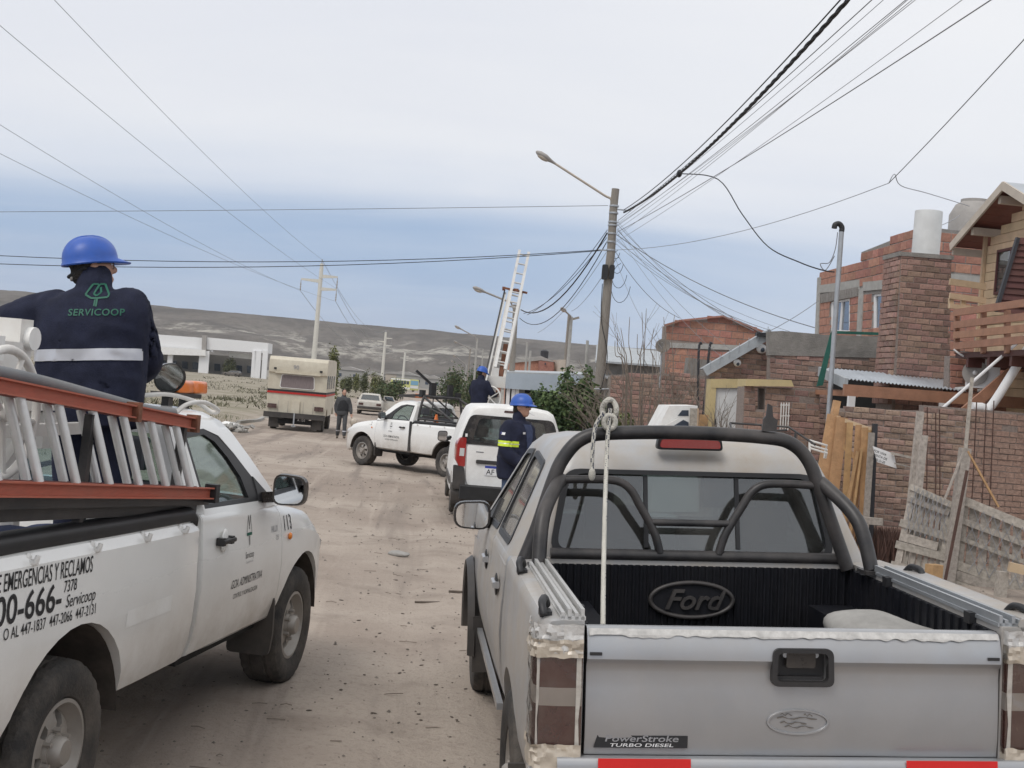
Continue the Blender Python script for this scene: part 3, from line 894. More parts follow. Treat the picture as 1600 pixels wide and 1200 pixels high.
# ------------------------------------------------------------------ the white single-cab pickup
WB = 2.95
def side_y(z): return .852 - max(0, z - 1.18) * .44       # lean of the cab sides
def make_pickup():
    root = thing('pickup_truck', None, 'pickup truck', local=True)
    # --- cab and front body
    st_ = []
    for x, zb, zt, w, bu, er, cr in ((1.262, .47, 1.205, .855, .022, .05, .0), (1.6, .465, 1.20, .858, .022, .05, .0), (2.1, .465, 1.185, .860, .022, .06, .0), (2.42, .465, 1.165, .862, .022, .10, .015),
                                  (2.62, .46, 1.145, .866, .02, .13, .03), (2.85, .45, 1.120, .868, .02, .16, .035), (3.10, .43, 1.080, .862, .015, .18, .04), (3.30, .38, 1.035, .845, .01, .2, .04),
                                  (3.46, .34, .985, .815, .008, .2, .04), (3.60, .32, .910, .765, .0, .2, .04), (3.70, .31, .80, .70, 0, .16, .035), (3.765, .32, .66, .62, 0, .12, .03), (3.785, .36, .56, .56, 0, .06, .01)):
        st_.append((x, ring(zb, zt, w, bu, er, cr)))
    front = body_loft(st_)
    dpoly = [(1.285, .50), (2.46, .50), (2.485, .62), (2.475, .95), (2.46, 1.19), (1.275, 1.215), (1.27, .8)]
    def grow(poly, d):
        cx = sum(p[0] for p in poly) / len(poly); cz = sum(p[1] for p in poly) / len(poly)
        return [(x + d * (1 if x > cx else -1), z + d * (1 if z > cz else -1)) for x, z in poly]
    full = front.mesh('f', 'white_paint')
    slabs = MB(); slabs_in = MB()
    for s in (-1, 1):
        slabs.prism([(x, s * .80, z) for x, z in grow(dpoly, .004)], (0, s * .4, 0))
        slabs_in.prism([(x, s * .805, z) for x, z in grow(dpoly, -.002)], (0, s * .4, 0))
    doors = boolean(full.copy(), slabs_in.mesh('c'), 'INTERSECT')
    cavity = MB().box((1.96, 0, .98), (1.24, 1.50, .70))
    cavity.box((2.62, 0, 1.30), (.30, 1.2, .24))
    body = cut(full, [slabs, arch_cut(WB, .375, .458), cavity], 'white_paint', 32)
    b = put('body', body, root)
    # each door is a mesh of its own
    for s in (-1, 1):
        bm = bmesh.new(); bm.from_mesh(doors)
        bmesh.ops.delete(bm, geom=[v for v in bm.verts if v.co.y * s < 0], context='VERTS')
        me = bpy.data.meshes.new('door'); bm.to_mesh(me); bm.free()
        me.materials.clear(); me.materials.append(MATS['white_paint']); shade(me, 32)
        d = put('door', me, root)
        h = MB(); yy = s * .905
        h.loft([[(1.44 + x, yy + s * y, 1.052 + z) for y, z in rpoly([(-.03, -.014), (.012, -.011), (.012, .012), (-.03, .014)], .008, 2)] for x in (0, .025, .14, .165)])
        h.box((1.46, s * .888, 1.052), (.035, .04, .04)); h.box((1.58, s * .888, 1.052), (.035, .04, .04))
        h.build('door_handle', 'black_plastic', d, 50)
        MB().ell((1.525, s * .880, 1.052), (.042, .012, .062), 14, 8).build('handle_recess', 'white_plain', d, 60)
    BV = bvh_of(body, doors)
    # --- greenhouse
    def gh(scale=0.0):
        rings = []
        for z, xr, xf, w, bl in ((1.165, 1.275, 2.50, .852, .20), (1.30, 1.285, 2.365, .799, .17), (1.45, 1.305, 2.215, .733, .14), (1.58, 1.325, 2.065, .676, .11), (1.645, 1.35, 1.965, .640, .08), (1.69, 1.40, 1.86, .575, .06), (1.712, 1.48, 1.74, .45, .03)):
            d = scale; w2 = w - d; xr2 = xr + d; xf2 = xf - d * 1.3; zz = z - (d if z > 1.6 else 0)
            r = [(xr2, -w2 + .05), (xr2 + .05, -w2)] + [(xr2 + (xf2 - xr2) * t, -w2) for t in (.35, .7)]
            for t in (-1, -.8, -.5, 0, .5, .8, 1):
                r.append((xf2 + bl * (1 - t * t) ** .8, w2 * t * (.985 if abs(t) == 1 else 1)))
            r += [(xr2 + (xf2 - xr2) * t, w2) for t in (.7, .35)] + [(xr2 + .05, w2), (xr2, w2 - .05)]
            rings.append([(x, y, zz) for x, y in r])
        return MB().loft(rings)
    inner = MB(); inner.v = [Vector((p.x, p.y, p.z)) for p in gh(.045).v]; inner.f = gh(.045).f
    for p in inner.v:
        if p.z < 1.17: p.z = 1.10
    open_ = [(1.35, 1.225), (1.375, 1.60), (1.66, 1.61), (1.83, 1.57), (1.98, 1.47), (2.13, 1.345), (2.30, 1.205), (1.8, 1.215)]
    glass_o = [(1.385, 1.245), (1.41, 1.57), (1.645, 1.58), (1.76, 1.54), (1.87, 1.455), (1.97, 1.345), (1.99, 1.235), (1.7, 1.24)]
    front_w = MB().prism([(2.0, y, z) for y, z in ((-.70, 1.19), (.70, 1.19), (.575, 1.60), (-.575, 1.60))], (1.2, 0, 0))
    rear_w = MB().prism([(1.0, y, z) for y, z in rpoly([(-.64, 1.27), (.64, 1.27), (.56, 1.58), (-.56, 1.58)], .05, 3)], (.45, 0, 0))
    cab = cut(gh(), [inner, side_cut(open_), front_w, rear_w], 'white_paint', 38)
    put('cab_roof', cab, root)
    for s in (-1, 1):
        fn = lambda p, s=s: Vector((p[0], s * (side_y(p[1]) - .004), p[1]))
        frame_plate(open_, glass_o, fn, Vector((0, -s * .03, 0))).build('window_frame', 'black_plastic', root, 0)
        MB().prism([Vector((x, s * (side_y(z) - .016), z)) for x, z in glass_o], (0, -s * .004, 0)).build('side_window', 'glass_cab', root, 0)
        mirror_part(root, (2.09, s * 1.02, 1.285), s, .19, .18, .11, stalk=(2.22, s * .84, 1.22))
        MB().prism([Vector((x, s * (side_y(z) + .004), z)) for x, z in ((2.12, 1.205), (2.36, 1.19), (2.14, 1.34))], (0, -s * .02, 0)).build('mirror_base', 'black_plastic', root, 0)
        # amber repeater on the wing
        MB().ell((2.60, s * .886, .965), (.022, .012, .022), 14, 8).build('side_repeater', 'amber', root, 60)
        # mud flaps
        f = MB().loft([[(2.445, s * y, z) for y, z in rpoly([(.60, .27), (.86, .27), (.875, .40), (.87, .62), (.60, .62)], .03, 2)], [(2.47, s * y, z) for y, z in rpoly([(.60, .27), (.86, .27), (.875, .40), (.87, .62), (.60, .62)], .03, 2)]])
        f.build('mud_flap', 'black_plastic', root, 0)
        MB().bar((1.3, s * .70, .455), (2.44, s * .70, .455), .12, .05).build('sill', 'dark_inside', root, 0)
        # lamps at the front corner
        MB().ell((3.52, s * .70, .80), (.16, .10, .10), 16, 10).build('headlight', 'lamp_white', root, 60)
    # windscreen and back window panes
    ws = MB(); rows = []
    for z, xf, w, bl in ((1.18, 2.485, .72, .17), (1.40, 2.262, .64, .14), (1.61, 2.015, .57, .095)):
        rows.append([(xf - .018 + bl * (1 - t * t) ** .8, w * t, z) for t in (-1, -.7, -.35, 0, .35, .7, 1)])
    ws.loft(rows, caps=False, closed=False).build('windscreen', 'glass_cab', root, 60)
    MB().prism([(1.312 + (z - 1.25) * .12, y, z) for y, z in rpoly([(-.65, 1.26), (.65, 1.26), (.57, 1.59), (-.57, 1.59)], .05, 3)], (.004, 0, 0)).build('rear_window', 'glass_cab', root, 0)
    # inside
    MB().loft([[(x, y, z) for x, z in rpoly([(2.18, .8), (2.62, .8), (2.62, 1.17), (2.30, 1.20), (2.20, 1.10)], .04, 3)] for y in (-.74, .74)]).build('dashboard', 'black_plastic', root, 40)
    MB().box((1.95, 0, .67), (1.22, 1.46, .05)).build('cab_floor', 'dark_inside', root, 0)
    seat(root, (1.70, .36, .72)); seat(root, (1.70, -.34, .72), .62)
    steering_wheel(root, (2.02, .38, 1.14))
    MB().loft([[(1.98, y, z) for y, z in rpoly([(-.09, 1.50), (.09, 1.50), (.09, 1.56), (-.09, 1.56)], .02, 2)], [(2.01, y, z) for y, z in rpoly([(-.09, 1.50), (.09, 1.50), (.09, 1.56), (-.09, 1.56)], .02, 2)]]).build('inside_mirror', 'black_plastic', root, 30)
    MB().box((3.775, 0, .74), (.06, .9, .14)).build('grille', 'black_plastic', root, 0)
    # --- load bed
    bs = []
    for x, zb, zt, w in ((-1.20, .55, 1.245, .845), (-1.12, .52, 1.245, .862), (-.6, .49, 1.235, .866), (0, .475, 1.222, .868), (.7, .47, 1.207, .866), (1.12, .47, 1.200, .862), (1.225, .47, 1.197, .850)):
        bs.append((x, ring(zb, zt, w, .018, .03, 0, .016, zt - .045)))
    bed = cut(body_loft(bs), [arch_cut(0, .375, .505), MB().box((0.02, 0, 1.3), (2.28, 1.50, 1.06))], 'white_paint', 30)
    bo = put('load_bed', bed, root)
    for s in (-1, 1):
        rl = MB()
        rl.loft([[(x, s * (.795 + y), zt + z) for y, z in rpoly([(-.05, -.012), (.055, -.02), (.06, .03), (.04, .05), (-.05, .05)], .012, 2)] for x, zt in ((-1.19, 1.243), (-.4, 1.232), (.3, 1.215), (.9, 1.204), (1.16, 1.20), (1.215, 1.165))])
        rl.build('bed_rail', 'black_plastic', root, 40)
        for x in (-.95, -.40, .10, .58, 1.0):
            k = MB().tube([(x, s * .852, 1.165 - x * .018), (x, s * .885, 1.170 - x * .018), (x + .004, s * .890, 1.195 - x * .018)], [.014, .014, .010], 8)
            k.ell((x, s * .852, 1.172 - x * .018), (.026, .012, .032), 10, 6); k.build('rope_hook', 'white_plain', root, 60)
        tl = MB().loft([[(x, s * y, z) for y, z in rpoly([(.74, .78), (.86, .78), (.86, 1.12), (.74, 1.12)], .02, 2)] for x in (-1.215, -1.17)])
        tl.build('tail_lamp', 'lamp_red', root, 30)
    MB().loft([[(x, y, z) for y, z in rpoly([(-.73, .62), (.73, .62), (.73, 1.21), (-.73, 1.21)], .03, 3)] for x in (-1.225, -1.185)]).build('tailgate', 'white_paint', root, 30)
    MB().loft([[(x, y, z) for y, z in rpoly([(-.80, .42), (.80, .42), (.80, .56), (-.80, .56)], .03, 3)] for x in (-1.36, -1.22)]).build('rear_bumper', 'white_plain', root, 30)
    MB().box((0.02, 0, .50), (2.3, 1.3, .06)).box((1.0, 0, .42), (4.6, .7, .10)).build('chassis', 'dark_inside', root, 0)
    wheel_wells(root, (0,), .375, .505); wheel_wells(root, (WB,), .375, .458)
    for x in (0, WB):
        for s in (-1, 1):
            if s > 0: wheel(root, x, s * .73, .365, right=False)
            else: wheel(root, x, s * .73, .365)
    return root, BV
PICKUP, PBV = make_pickup()
BEDV = bvh_of([o for o in children(PICKUP) if o.name.startswith('load_bed')][0].data)

def tree_logo_mb(h):
    """the cooperative's mark: a folded ribbon tree on a stem"""
    mb = MB(); k = h
    def strip(pts, w):
        for a, b in zip(pts, pts[1:]):
            a, b = Vector((*a, 0)) * k, Vector((*b, 0)) * k; d = (b - a).normalized(); n = Vector((-d.y, d.x, 0)) * w * k * .5
            mb.add([a - n, b - n, b + n, a + n], [(0, 1, 2, 3)])
    return mb, strip
def door_logo(h):
    mb, strip = tree_logo_mb(h)
    strip([(-.22, .42), (-.10, .98)], .030); strip([(-.10, .98), (.02, .52)], .030); strip([(.22, .42), (.10, .98)], .030); strip([(.10, .98), (-.02, .52)], .030)
    strip([(-.035, .30), (-.035, 0)], .03); strip([(.035, .30), (.035, 0)], .03)
    g, strip2 = tree_logo_mb(h); strip2([(-.24, .36), (.24, .36)], .10)
    return mb, g
def truck_decals(root, s, big):
    """print on one side; s=-1 right side (reads towards the front), +1 left side (reads towards the back)"""
    ex = Vector((1, 0, 0)) if s < 0 else Vector((-1, 0, 0)); d = Vector((0, -s, 0))
    def pr(mb, x, z, mat, bv=None, nm='lettering', rot=0.0):
        e1 = Matrix.Rotation(rot * (1 if s < 0 else 1), 3, 'Y') @ ex if rot else ex
        e2 = Vector((0, 0, 1)) if not rot else Matrix.Rotation(rot, 3, 'Y') @ Vector((0, 0, 1))
        m = project(place_text(mb, (x, s * 1.0, z), e1, e2), bv or PBV, d, .0025)
        return m.build(nm, mat, root, 0, recalc=False)
    if s < 0:
        a, g = door_logo(.165)
        pr(a, 1.93, .985, 'ink_black', nm='door_logo'); pr(g, 1.93, .985, 'ink_green', nm='door_logo')
        pr(text_mb('Servicoop', .036, .62, align='CENTER'), 1.935, .915, 'ink_black'); pr(text_mb('Cooperativa Ltda.', .012, .9, align='CENTER'), 1.935, .888, 'ink_faded')
        pr(text_mb('GCIA. ADMINISTRATIVA', .046, .66, .12, align='CENTER'), 1.92, .775, 'ink_black'); pr(text_mb('CONTROL Y NORMALIZACION', .026, .70, .12, align='CENTER'), 1.92, .715, 'ink_black')
        pr(text_mb('113', .085, .85, .08, .012, align='LEFT', space=1.15), 2.505, 1.005, 'ink_black'); pr(text_mb('HILUX', .036, .75, .1, .006), 2.29, 1.015, 'ink_faded'); pr(text_mb('2.5', .028, .9, .1, .006), 2.37, .965, 'ink_faded')
    else:
        a, g = door_logo(.165)
        pr(a, 1.93, .985, 'ink_black', nm='door_logo'); pr(g, 1.93, .985, 'ink_black', nm='door_logo')
        pr(text_mb('Servicoop', .036, .62, align='CENTER'), 1.935, .915, 'ink_black')
        pr(text_mb('GCIA. ADMINISTRATIVA', .055, .66, 0, .002, align='CENTER'), 1.88, .775, 'ink_black'); pr(text_mb('CONTROL Y NORMALIZACION', .032, .70, 0, .001, align='CENTER'), 1.88, .71, 'ink_black')
        pr(text_mb('112', .085, .6, 0, align='LEFT'), 2.74, 1.02, 'ink_black')
    if big:
        r = rad(1.2)
        pr(text_mb('SERVICIO DE EMERGENCIAS Y RECLAMOS', .066, .56, 0, .003, align='RIGHT'), .07, 1.082, 'ink_black', BEDV, rot=r)
        pr(text_mb('0800-666-', .104, 1.02, 0, .014, align='RIGHT'), -.17, .968, 'ink_black', BEDV, rot=r)
        pr(text_mb('7378', .046, .80, 0, .004, align='LEFT'), -.160, 1.030, 'ink_black', BEDV, rot=r)
        pr(text_mb('Servicoop', .050, .86, .25, 0, align='LEFT'), -.140, .968, 'ink_black', BEDV, rot=r)
        pr(text_mb('O AL 447-1837  447-2066  447-2131', .042, .78, 0, .002, align='RIGHT'), .125, .906, 'ink_black', BEDV, rot=r)
        # remains of a peeled sticker
        st_ = MB().prism([(.42, -1, .79), (.90, -1, .80), (.90, -1, .87), (.42, -1, .865)], (0, .001, 0))
        project(MB().add([(.42 + .024 * i, -1, .79 + .075 * j) for j in (0, 1) for i in range(21)], [(i, i + 1, 22 + i, 21 + i) for i in range(20)]), BEDV, d, .0015).build('sticker_patch', 'white_plain', root, 0, recalc=False)

base_kids = children(PICKUP)
TRUCK_FAR = copy_tree(PICKUP); TRUCK_LADDER = copy_tree(PICKUP)
TRUCK_NEAR = PICKUP
tag(TRUCK_NEAR, 'white single cab pickup nearest on the left with an orange ladder strapped along its side', 'pickup truck', 'white utility pickups')
tag(TRUCK_FAR, 'white pickup parked slantwise across the dirt road with a black roll cage over its bed', 'pickup truck', 'white utility pickups')
tag(TRUCK_LADDER, 'white pickup hidden behind the small van carrying the raised white ladder', 'pickup truck', 'white utility pickups')
truck_decals(TRUCK_NEAR, -1, True)
truck_decals(TRUCK_FAR, 1, False)
# near truck: rear axle on the ground under the measured wheel centres
rr_, rf_ = Vector((-1.695, 5.115, 0)), Vector((-1.261, 8.032, 0))
hd = math.degrees(math.atan2(-(rf_ - rr_).x, (rf_ - rr_).y))
ax_ = (rf_ - rr_).normalized(); nr_ = Vector((ax_.y, -ax_.x, 0))
NT = rr_ - nr_ * .82
set_pose(TRUCK_NEAR, (NT.x, NT.y, -.005), hd)
fl = at(567, 704, 31.7); fl.z = 0
hf = 48.0; hh = rad(hf); fwd = Vector((-sin(hh), cos(hh), 0)); lft = Vector((-cos(hh), -sin(hh), 0))
o_ = fl - fwd * WB - lft * .80
set_pose(TRUCK_FAR, (o_.x, o_.y, gz(fl.x, fl.y) - .0), hf)
set_pose(TRUCK_LADDER, (.10, 28.6, gz(-.2, 30)), 4.3)

# equipment of the near truck
def near_truck_gear():
    T = TRUCK_NEAR
    # roof rack loop, work light, amber beacon
    lp = MB()
    for s in (-1,):
        lp.tube(spline([(1.20, -.66, 1.66), (1.45, -.64, 1.735), (1.75, -.62, 1.745), (2.0, -.60, 1.70), (2.06, -.54, 1.685), (1.95, -.48, 1.74), (1.6, -.46, 1.775), (1.2, -.46, 1.76)], 6), .012, 8)
    lp.build('roof_loop', 'white_steel', T, 60)
    MB().bar((1.60, -.42, 1.775), (2.08, -.42, 1.765), .09, .025).bar((1.72, -.42, 1.70), (1.72, -.42, 1.78), .04, .06).bar((1.95, -.42, 1.69), (1.95, -.42, 1.775), .04, .06).build('lamp_base', 'black_tube', T, 0)
    R = Matrix.Rotation(rad(38), 3, 'Z') @ Matrix.Rotation(rad(-18), 3, 'Y')
    ax = R @ Vector((-1, 0, 0)); c = Vector((1.72, -.42, 1.865))
    sh = MB().lathe(c, ax, [(.03, -.09), (.06, -.06), (.082, 0), (.086, .018), (.080, .02), (.076, .004), (.03, -.04), (.0001, -.045)], 26).build('work_light', 'black_gloss', T, 50)
    MB().lathe(c, ax, [(.0795, .010), (.06, .016), (.0001, .019)], 26).build('lamp_lens', 'lens_clear', sh, 60)
    MB().lathe(c, ax, [(.074, .002), (.04, -.028), (.0001, -.04)], 26).build('reflector', 'chrome', sh, 60)
    MB().bar(c - ax * .06 + Vector((0, 0, -.02)), c + Vector((.03, 0, -.10)), .02, .02).build('lamp_bracket', 'black_tube', sh, 0)
    bc = MB().loft([[(1.92 + x, -.42 + y, 1.815 + z) for y, z in rpoly([(-.045 * k, -.035 * k), (.045 * k, -.035 * k), (.04 * k, .035 * k), (-.04 * k, .035 * k)], .015, 3)] for x, k in ((-.16, .8), (-.14, 1), (.04, 1), (.05, .9), (.07, .9), (.08, 1), (.24, 1), (.26, .8))])
    bc.build('beacon', 'orange_lens', T, 40)
    # white boom of the folded ladder tower with its hand wheel
    bm_ = MB(); bm_.box((-.55, -.26, 1.885), (1.55, .30, .19)); bm_.box((-.70, -.26, 2.01), (1.45, .26, .055)); bm_.box((.28, -.26, 1.95), (.10, .26, .26))
    bo = bm_.build('ladder_boom', 'white_steel', T, 0)
    MB().box((-.12, -.425, 1.95), (.30, .03, .10)).build('cover_plate', 'white_plain', bo, 0)
    MB().cyl((.30, -.36, 2.0), (.30, -.42, 2.0), .05, n=16).build('pivot', 'white_plain', bo, 40)
    hw = MB(); hc = Vector((-.22, -.60, 1.70)); r = .25
    hw.tube([hc + Vector((cos(t) * r, 0, sin(t) * r)) for t in [2 * pi * i / 40 for i in range(40)]], .018, 8, closed=True)
    for i in range(5):
        t = 2 * pi * i / 5 + 1.1; hw.tube([hc, hc + Vector((cos(t) * r, 0, sin(t) * r))], .013, 6)
    hw.cyl(hc + Vector((0, .25, 0)), hc - Vector((0, .03, 0)), .03)
    hw.build('hand_wheel', 'white_steel', T, 60)
    fr = MB()
    for x in (-.75, .25):
        for y in (-.45, .05): fr.bar((x, y, .78), (x * .8, y * .6 - .1, 1.80), .06, .05)
        fr.bar((x, -.45, 1.3), (x, .05, 1.3), .05, .05)
    fr.bar((-.75, -.45, .85), (.25, -.45, 1.60), .045, .045); fr.bar((-.75, -.45, 1.5), (.25, -.45, 1.0), .045, .045); fr.bar((.62, -.5, 1.62), (-.9, -.5, 1.62), .05, .05)
    fr.box((.45, -.30, 1.72), (.34, .2, .06)); fr.box((.55, -.32, 1.60), (.12, .14, .16))
    fr.build('tower_frame', 'white_steel', T, 0)
    # black ladder rack along the bed
    k = MB()
    for x in (-.9, .1, 1.05): k.bar((x, -.78, 1.24), (x, -.80, 1.72 - x * .075), .035, .035)
    k.bar((-1.5, -.83, 1.475), (1.33, -.83, 1.275), .05, .05); k.bar((-1.5, -.78, 1.44), (1.30, -.78, 1.25), .05, .09)
    k.build('ladder_rack', 'black_tube', T, 0)
    hs = MB().tube(spline([(-1.6, -.66, 1.97), (-.9, -.70, 1.90), (-.3, -.74, 1.845), (.3, -.74, 1.775), (.8, -.72, 1.72), (1.15, -.70, 1.70)], 6), .026, 10)
    hs.build('hose', 'grey_hose', T, 60)
near_truck_gear()

def leaning_ladder():
    """two-section extension ladder strapped on edge along the near truck's right side"""
    L_ = thing('extension_ladder', 'orange fibreglass extension ladder with aluminium rungs strapped along the near pickup', 'ladder', local=True)
    L_.matrix_world = TRUCK_NEAR.matrix_world.copy()
    lo = lambda x, y=0: Vector((x, -.885 + y, 1.415 - .078 * x)); up = lambda x, y=0: Vector((x, -.80 + y, 1.765 - .092 * x))
    for k, (x1, y, mat) in enumerate(((1.26, 0, 'fibre_orange'), (1.20, .075, 'fibre_dark'))):
        for fn, nm in ((lo, 'bottom'), (up, 'top')):
            mb = MB(); a, b = fn(-1.9, y), fn(x1 - (0.06 if nm == 'top' else 0), y)
            mb.bar(a, b, .008, .054)
            sg = 1 if nm == 'bottom' else -1
            for q in (-1, 1): mb.bar(a + Vector((0, -.013, q * .025)), b + Vector((0, -.013, q * .025)), .028, .007)
            mb.build('rail', mat, L_, 0)
        for i in range(-5, 7):
            x = (-.44 if k == 0 else -.395) + .285 * i
            if x > x1 - .10 or x < -1.85: continue
            r = MB(); a, b = lo(x + .014, y) + Vector((0, 0, .026)), up(x - .018, y) - Vector((0, 0, .026))
            r.tube([a, b], .0185, 10); r.build('rung', 'aluminium', L_, 50)
    for x, h in ((.49, 1.69), (1.16, 1.62)):
        MB().box((x, -.806, up(x).z), (.035, .06, .085)).build('bracket', 'rust', L_, 0)
    MB().box((1.27, -.89, lo(1.27).z), (.05, .06, .09)).build('foot', 'black_plastic', L_, 0)
    return L_
leaning_ladder()
def bed_tarp():
    t = MB(); 
    for i in range(5):
        t.ell((-.75 + .38 * i, -.45 + .12 * sin(i * 2), .95 + .05 * cos(i * 3)), (.30, .26, .20 + .05 * sin(i)), 14, 8)
    o = put('tarpaulin', t.mesh('tarpaulin', 'ink_blue', 60)); o['_local'] = 1
    o.data.materials.clear(); o.data.materials.append(MATS['navy_shirt'])
    o.matrix_world = TRUCK_NEAR.matrix_world.copy()
    tag(o, 'crumpled dark blue tarpaulin lying in the near pickup bed behind the ladder', 'tarpaulin')
bed_tarp()

def far_truck_gear():
    T = TRUCK_FAR
    c = MB(); r = .030
    def hoop(x, h, w0=.74, w1=.60): return spline([(x, -w0, 1.22), (x, -w0 + .02, 1.45), (x, -w1 - .03, h - .05), (x, -w1 + .06, h), (x, 0, h), (x, w1 - .06, h), (x, w1 + .03, h - .05), (x, w0 - .02, 1.45), (x, w0, 1.22)], 4)
    c.tube(hoop(1.14, 1.84), r, 8)
    for s in (-1, 1):
        c.tube([(1.14, s * .60, 1.82), (-.1, s * .74, 1.27)], r, 8); c.tube([(1.14, s * .66, 1.64), (.35, s * .72, 1.45)], r * .8, 8)
        c.tube([(-1.1, s * .75, 1.30), (1.14, s * .75, 1.30)], r * .8, 8)
        for x in (.9, .55, .2): c.tube([(x, s * .75, 1.22), (x, s * .75, 1.32)], r * .7, 6)
    c.tube([(1.14, -.6, 1.36), (1.14, .6, 1.36)], r * .8, 8); c.tube([(1.14, -.6, 1.36), (1.14, .2, 1.80)], r * .7, 8); c.tube([(1.14, -.15, 1.36), (1.14, -.15, 1.82)], r * .5, 6); c.tube([(1.14, .3, 1.36), (1.14, .3, 1.82)], r * .5, 6)
    c.build('roll_cage', 'black_tube', T, 60)
    g = MB(); g.bar((1.2, -.62, 1.86), (2.0, -.62, 1.80), .05, .06); g.bar((1.2, .62, 1.86), (2.0, .62, 1.80), .05, .06); g.bar((1.95, -.62, 1.80), (1.95, .62, 1.80), .05, .05); g.bar((1.3, -.62, 1.86), (1.3, .62, 1.86), .05, .05)
    g.build('roof_rack', 'black_tube', T, 0)
    for c_, d_ in (((1.24, .25, 2.0), (.10, .16, .36)), ((1.24, -.35, 2.0), (.08, .14, .32)), ((1.22, .60, 1.9), (.10, .12, .18)), ((1.2, -.6, 1.9), (.1, .12, .16))): MB().box(c_, d_).build('ladder_bracket', 'black_plastic', T, 0)
    MB().bar((1.24, .27, 2.12), (1.44, .66, 2.44), .05, .06).build('support_arm', 'black_plastic', T, 0)
    b = MB().loft([[(1.84 + x, .0 + y, 1.83 + z) for x, z in rpoly([(-.05, -.04), (.05, -.04), (.04, .05), (-.04, .05)], .02, 3)] for y in (-.22, -.02, .0, .02, .2)])
    b.build('beacon', 'orange_lens', T, 40)
    # shade of the gap behind the door, put in as a black strip
    MB().box((1.25, .872, .86), (.07, .02, .72)).build('gap_strip', 'black_plastic', T, 0)
    # orange traffic cone standing on the bed side
    co = thing('traffic_cone', 'small orange traffic cone standing in the bed of the slantwise pickup', 'traffic cone', local=True)
    co.matrix_world = T.matrix_world @ Matrix.Translation((.62, .66, 1.12))
    MB().lathe((0, 0, 0), (0, 0, 1), [(.085, .02), (.03, .30), (.024, .33), (.0001, .33)], 16).build('cone', 'orange_lens', co, 50)
    MB().box((0, 0, .01), (.22, .22, .02)).build('base', 'orange_lens', co, 0)
far_truck_gear()

def ladder_tower():
    """raised two-section ladder on the hidden pickup"""
    Y = 29.6
    L_ = thing('tower_ladder', 'raised white extension ladder leaning up towards the wires above the van', 'ladder', at(778, 612, Y))
    b0, b1 = at(776, 600, Y), at(806, 455, Y + 1.3); d = (b1 - b0).normalized()
    side = Vector((1, .1, 0)); side = (side - d * side.dot(d)).normalized(); nrm = side.cross(d)
    def section(a, b, w, off, mat, n, rail='rail'):
        for s in (-1, 1):
            MB().bar(a + side * s * w + nrm * off, b + side * s * w + nrm * off, .065, .05, nrm).build('rail', mat, L_, 0)
        l = (b - a).length
        for i in range(n):
            p = a + (b - a) * ((i + .6) / n) + nrm * off
            MB().tube([p - side * w, p + side * w], .020, 8).build('rung', mat, L_, 60)
    section(b0, b1, .145, 0, 'white_steel', 8)
    e1 = at(818, 400, Y + 1.9); section(b0 + d * .35 + nrm * .07, b0 + nrm * .07 + d * ((e1 - b0).length), .115, .07, 'aluminium', 12)
    MB().bar(b0 - side * .27 - nrm * .10, b1 - side * .25 - nrm * .10 - d * .05, .07, .06, nrm).build('guide_rail', 'aluminium', L_, 0)
    k = MB(); k.bar(b1 - side * .33 + nrm * .03, b1 + side * .28 + nrm * .03, .05, .05); k.box(b1 - side * .30, (.07, .07, .09)); k.box(b1 + nrm * .05, (.12, .06, .07)); k.build('guide_bracket', 'rust', L_, 0)
    p = MB(); p.tube([b0 - side * .30 - nrm * .05, b1 - side * .27 - nrm * .05], .018, 8); p.build('pull_rope', 'black_tube', L_, 60)
    h = MB(); hc = at(765, 622, Y - .5); r = .27
    ex, ez = Vector((.93, -.35, 0)), Vector((0, 0, 1))
    h.tube([hc + ex * cos(t) * r + ez * sin(t) * r for t in [2 * pi * i / 32 for i in range(32)]], .020, 8, closed=True)
    for i in range(5):
        t = 2 * pi * i / 5 + .6; h.tube([hc, hc + ex * cos(t) * r + ez * sin(t) * r], .013, 6)
    h.cyl(hc, hc + Vector((.1, .4, 0)), .03); h.build('hand_wheel', 'white_steel', L_, 60)
    bx = MB(); base = b0 + Vector((0, 0, -.05)); bx.box(base + Vector((0, 0, .10)), (.40, .34, .26)); bx.box(base + Vector((0, 0, -.45)), (.28, .28, .9)); bx.box(base + Vector((-.05, -.05, .32)), (.16, .2, .2)); bx.build('turret', 'white_steel', L_, 0)
    MB().bar(b0 + side * .05 + Vector((0, -.2, -.2)), b0 + d * 1.2 - nrm * .2 + side * .03, .10, .10).build('lift_ram', 'rust', L_, 0)
ladder_tower()

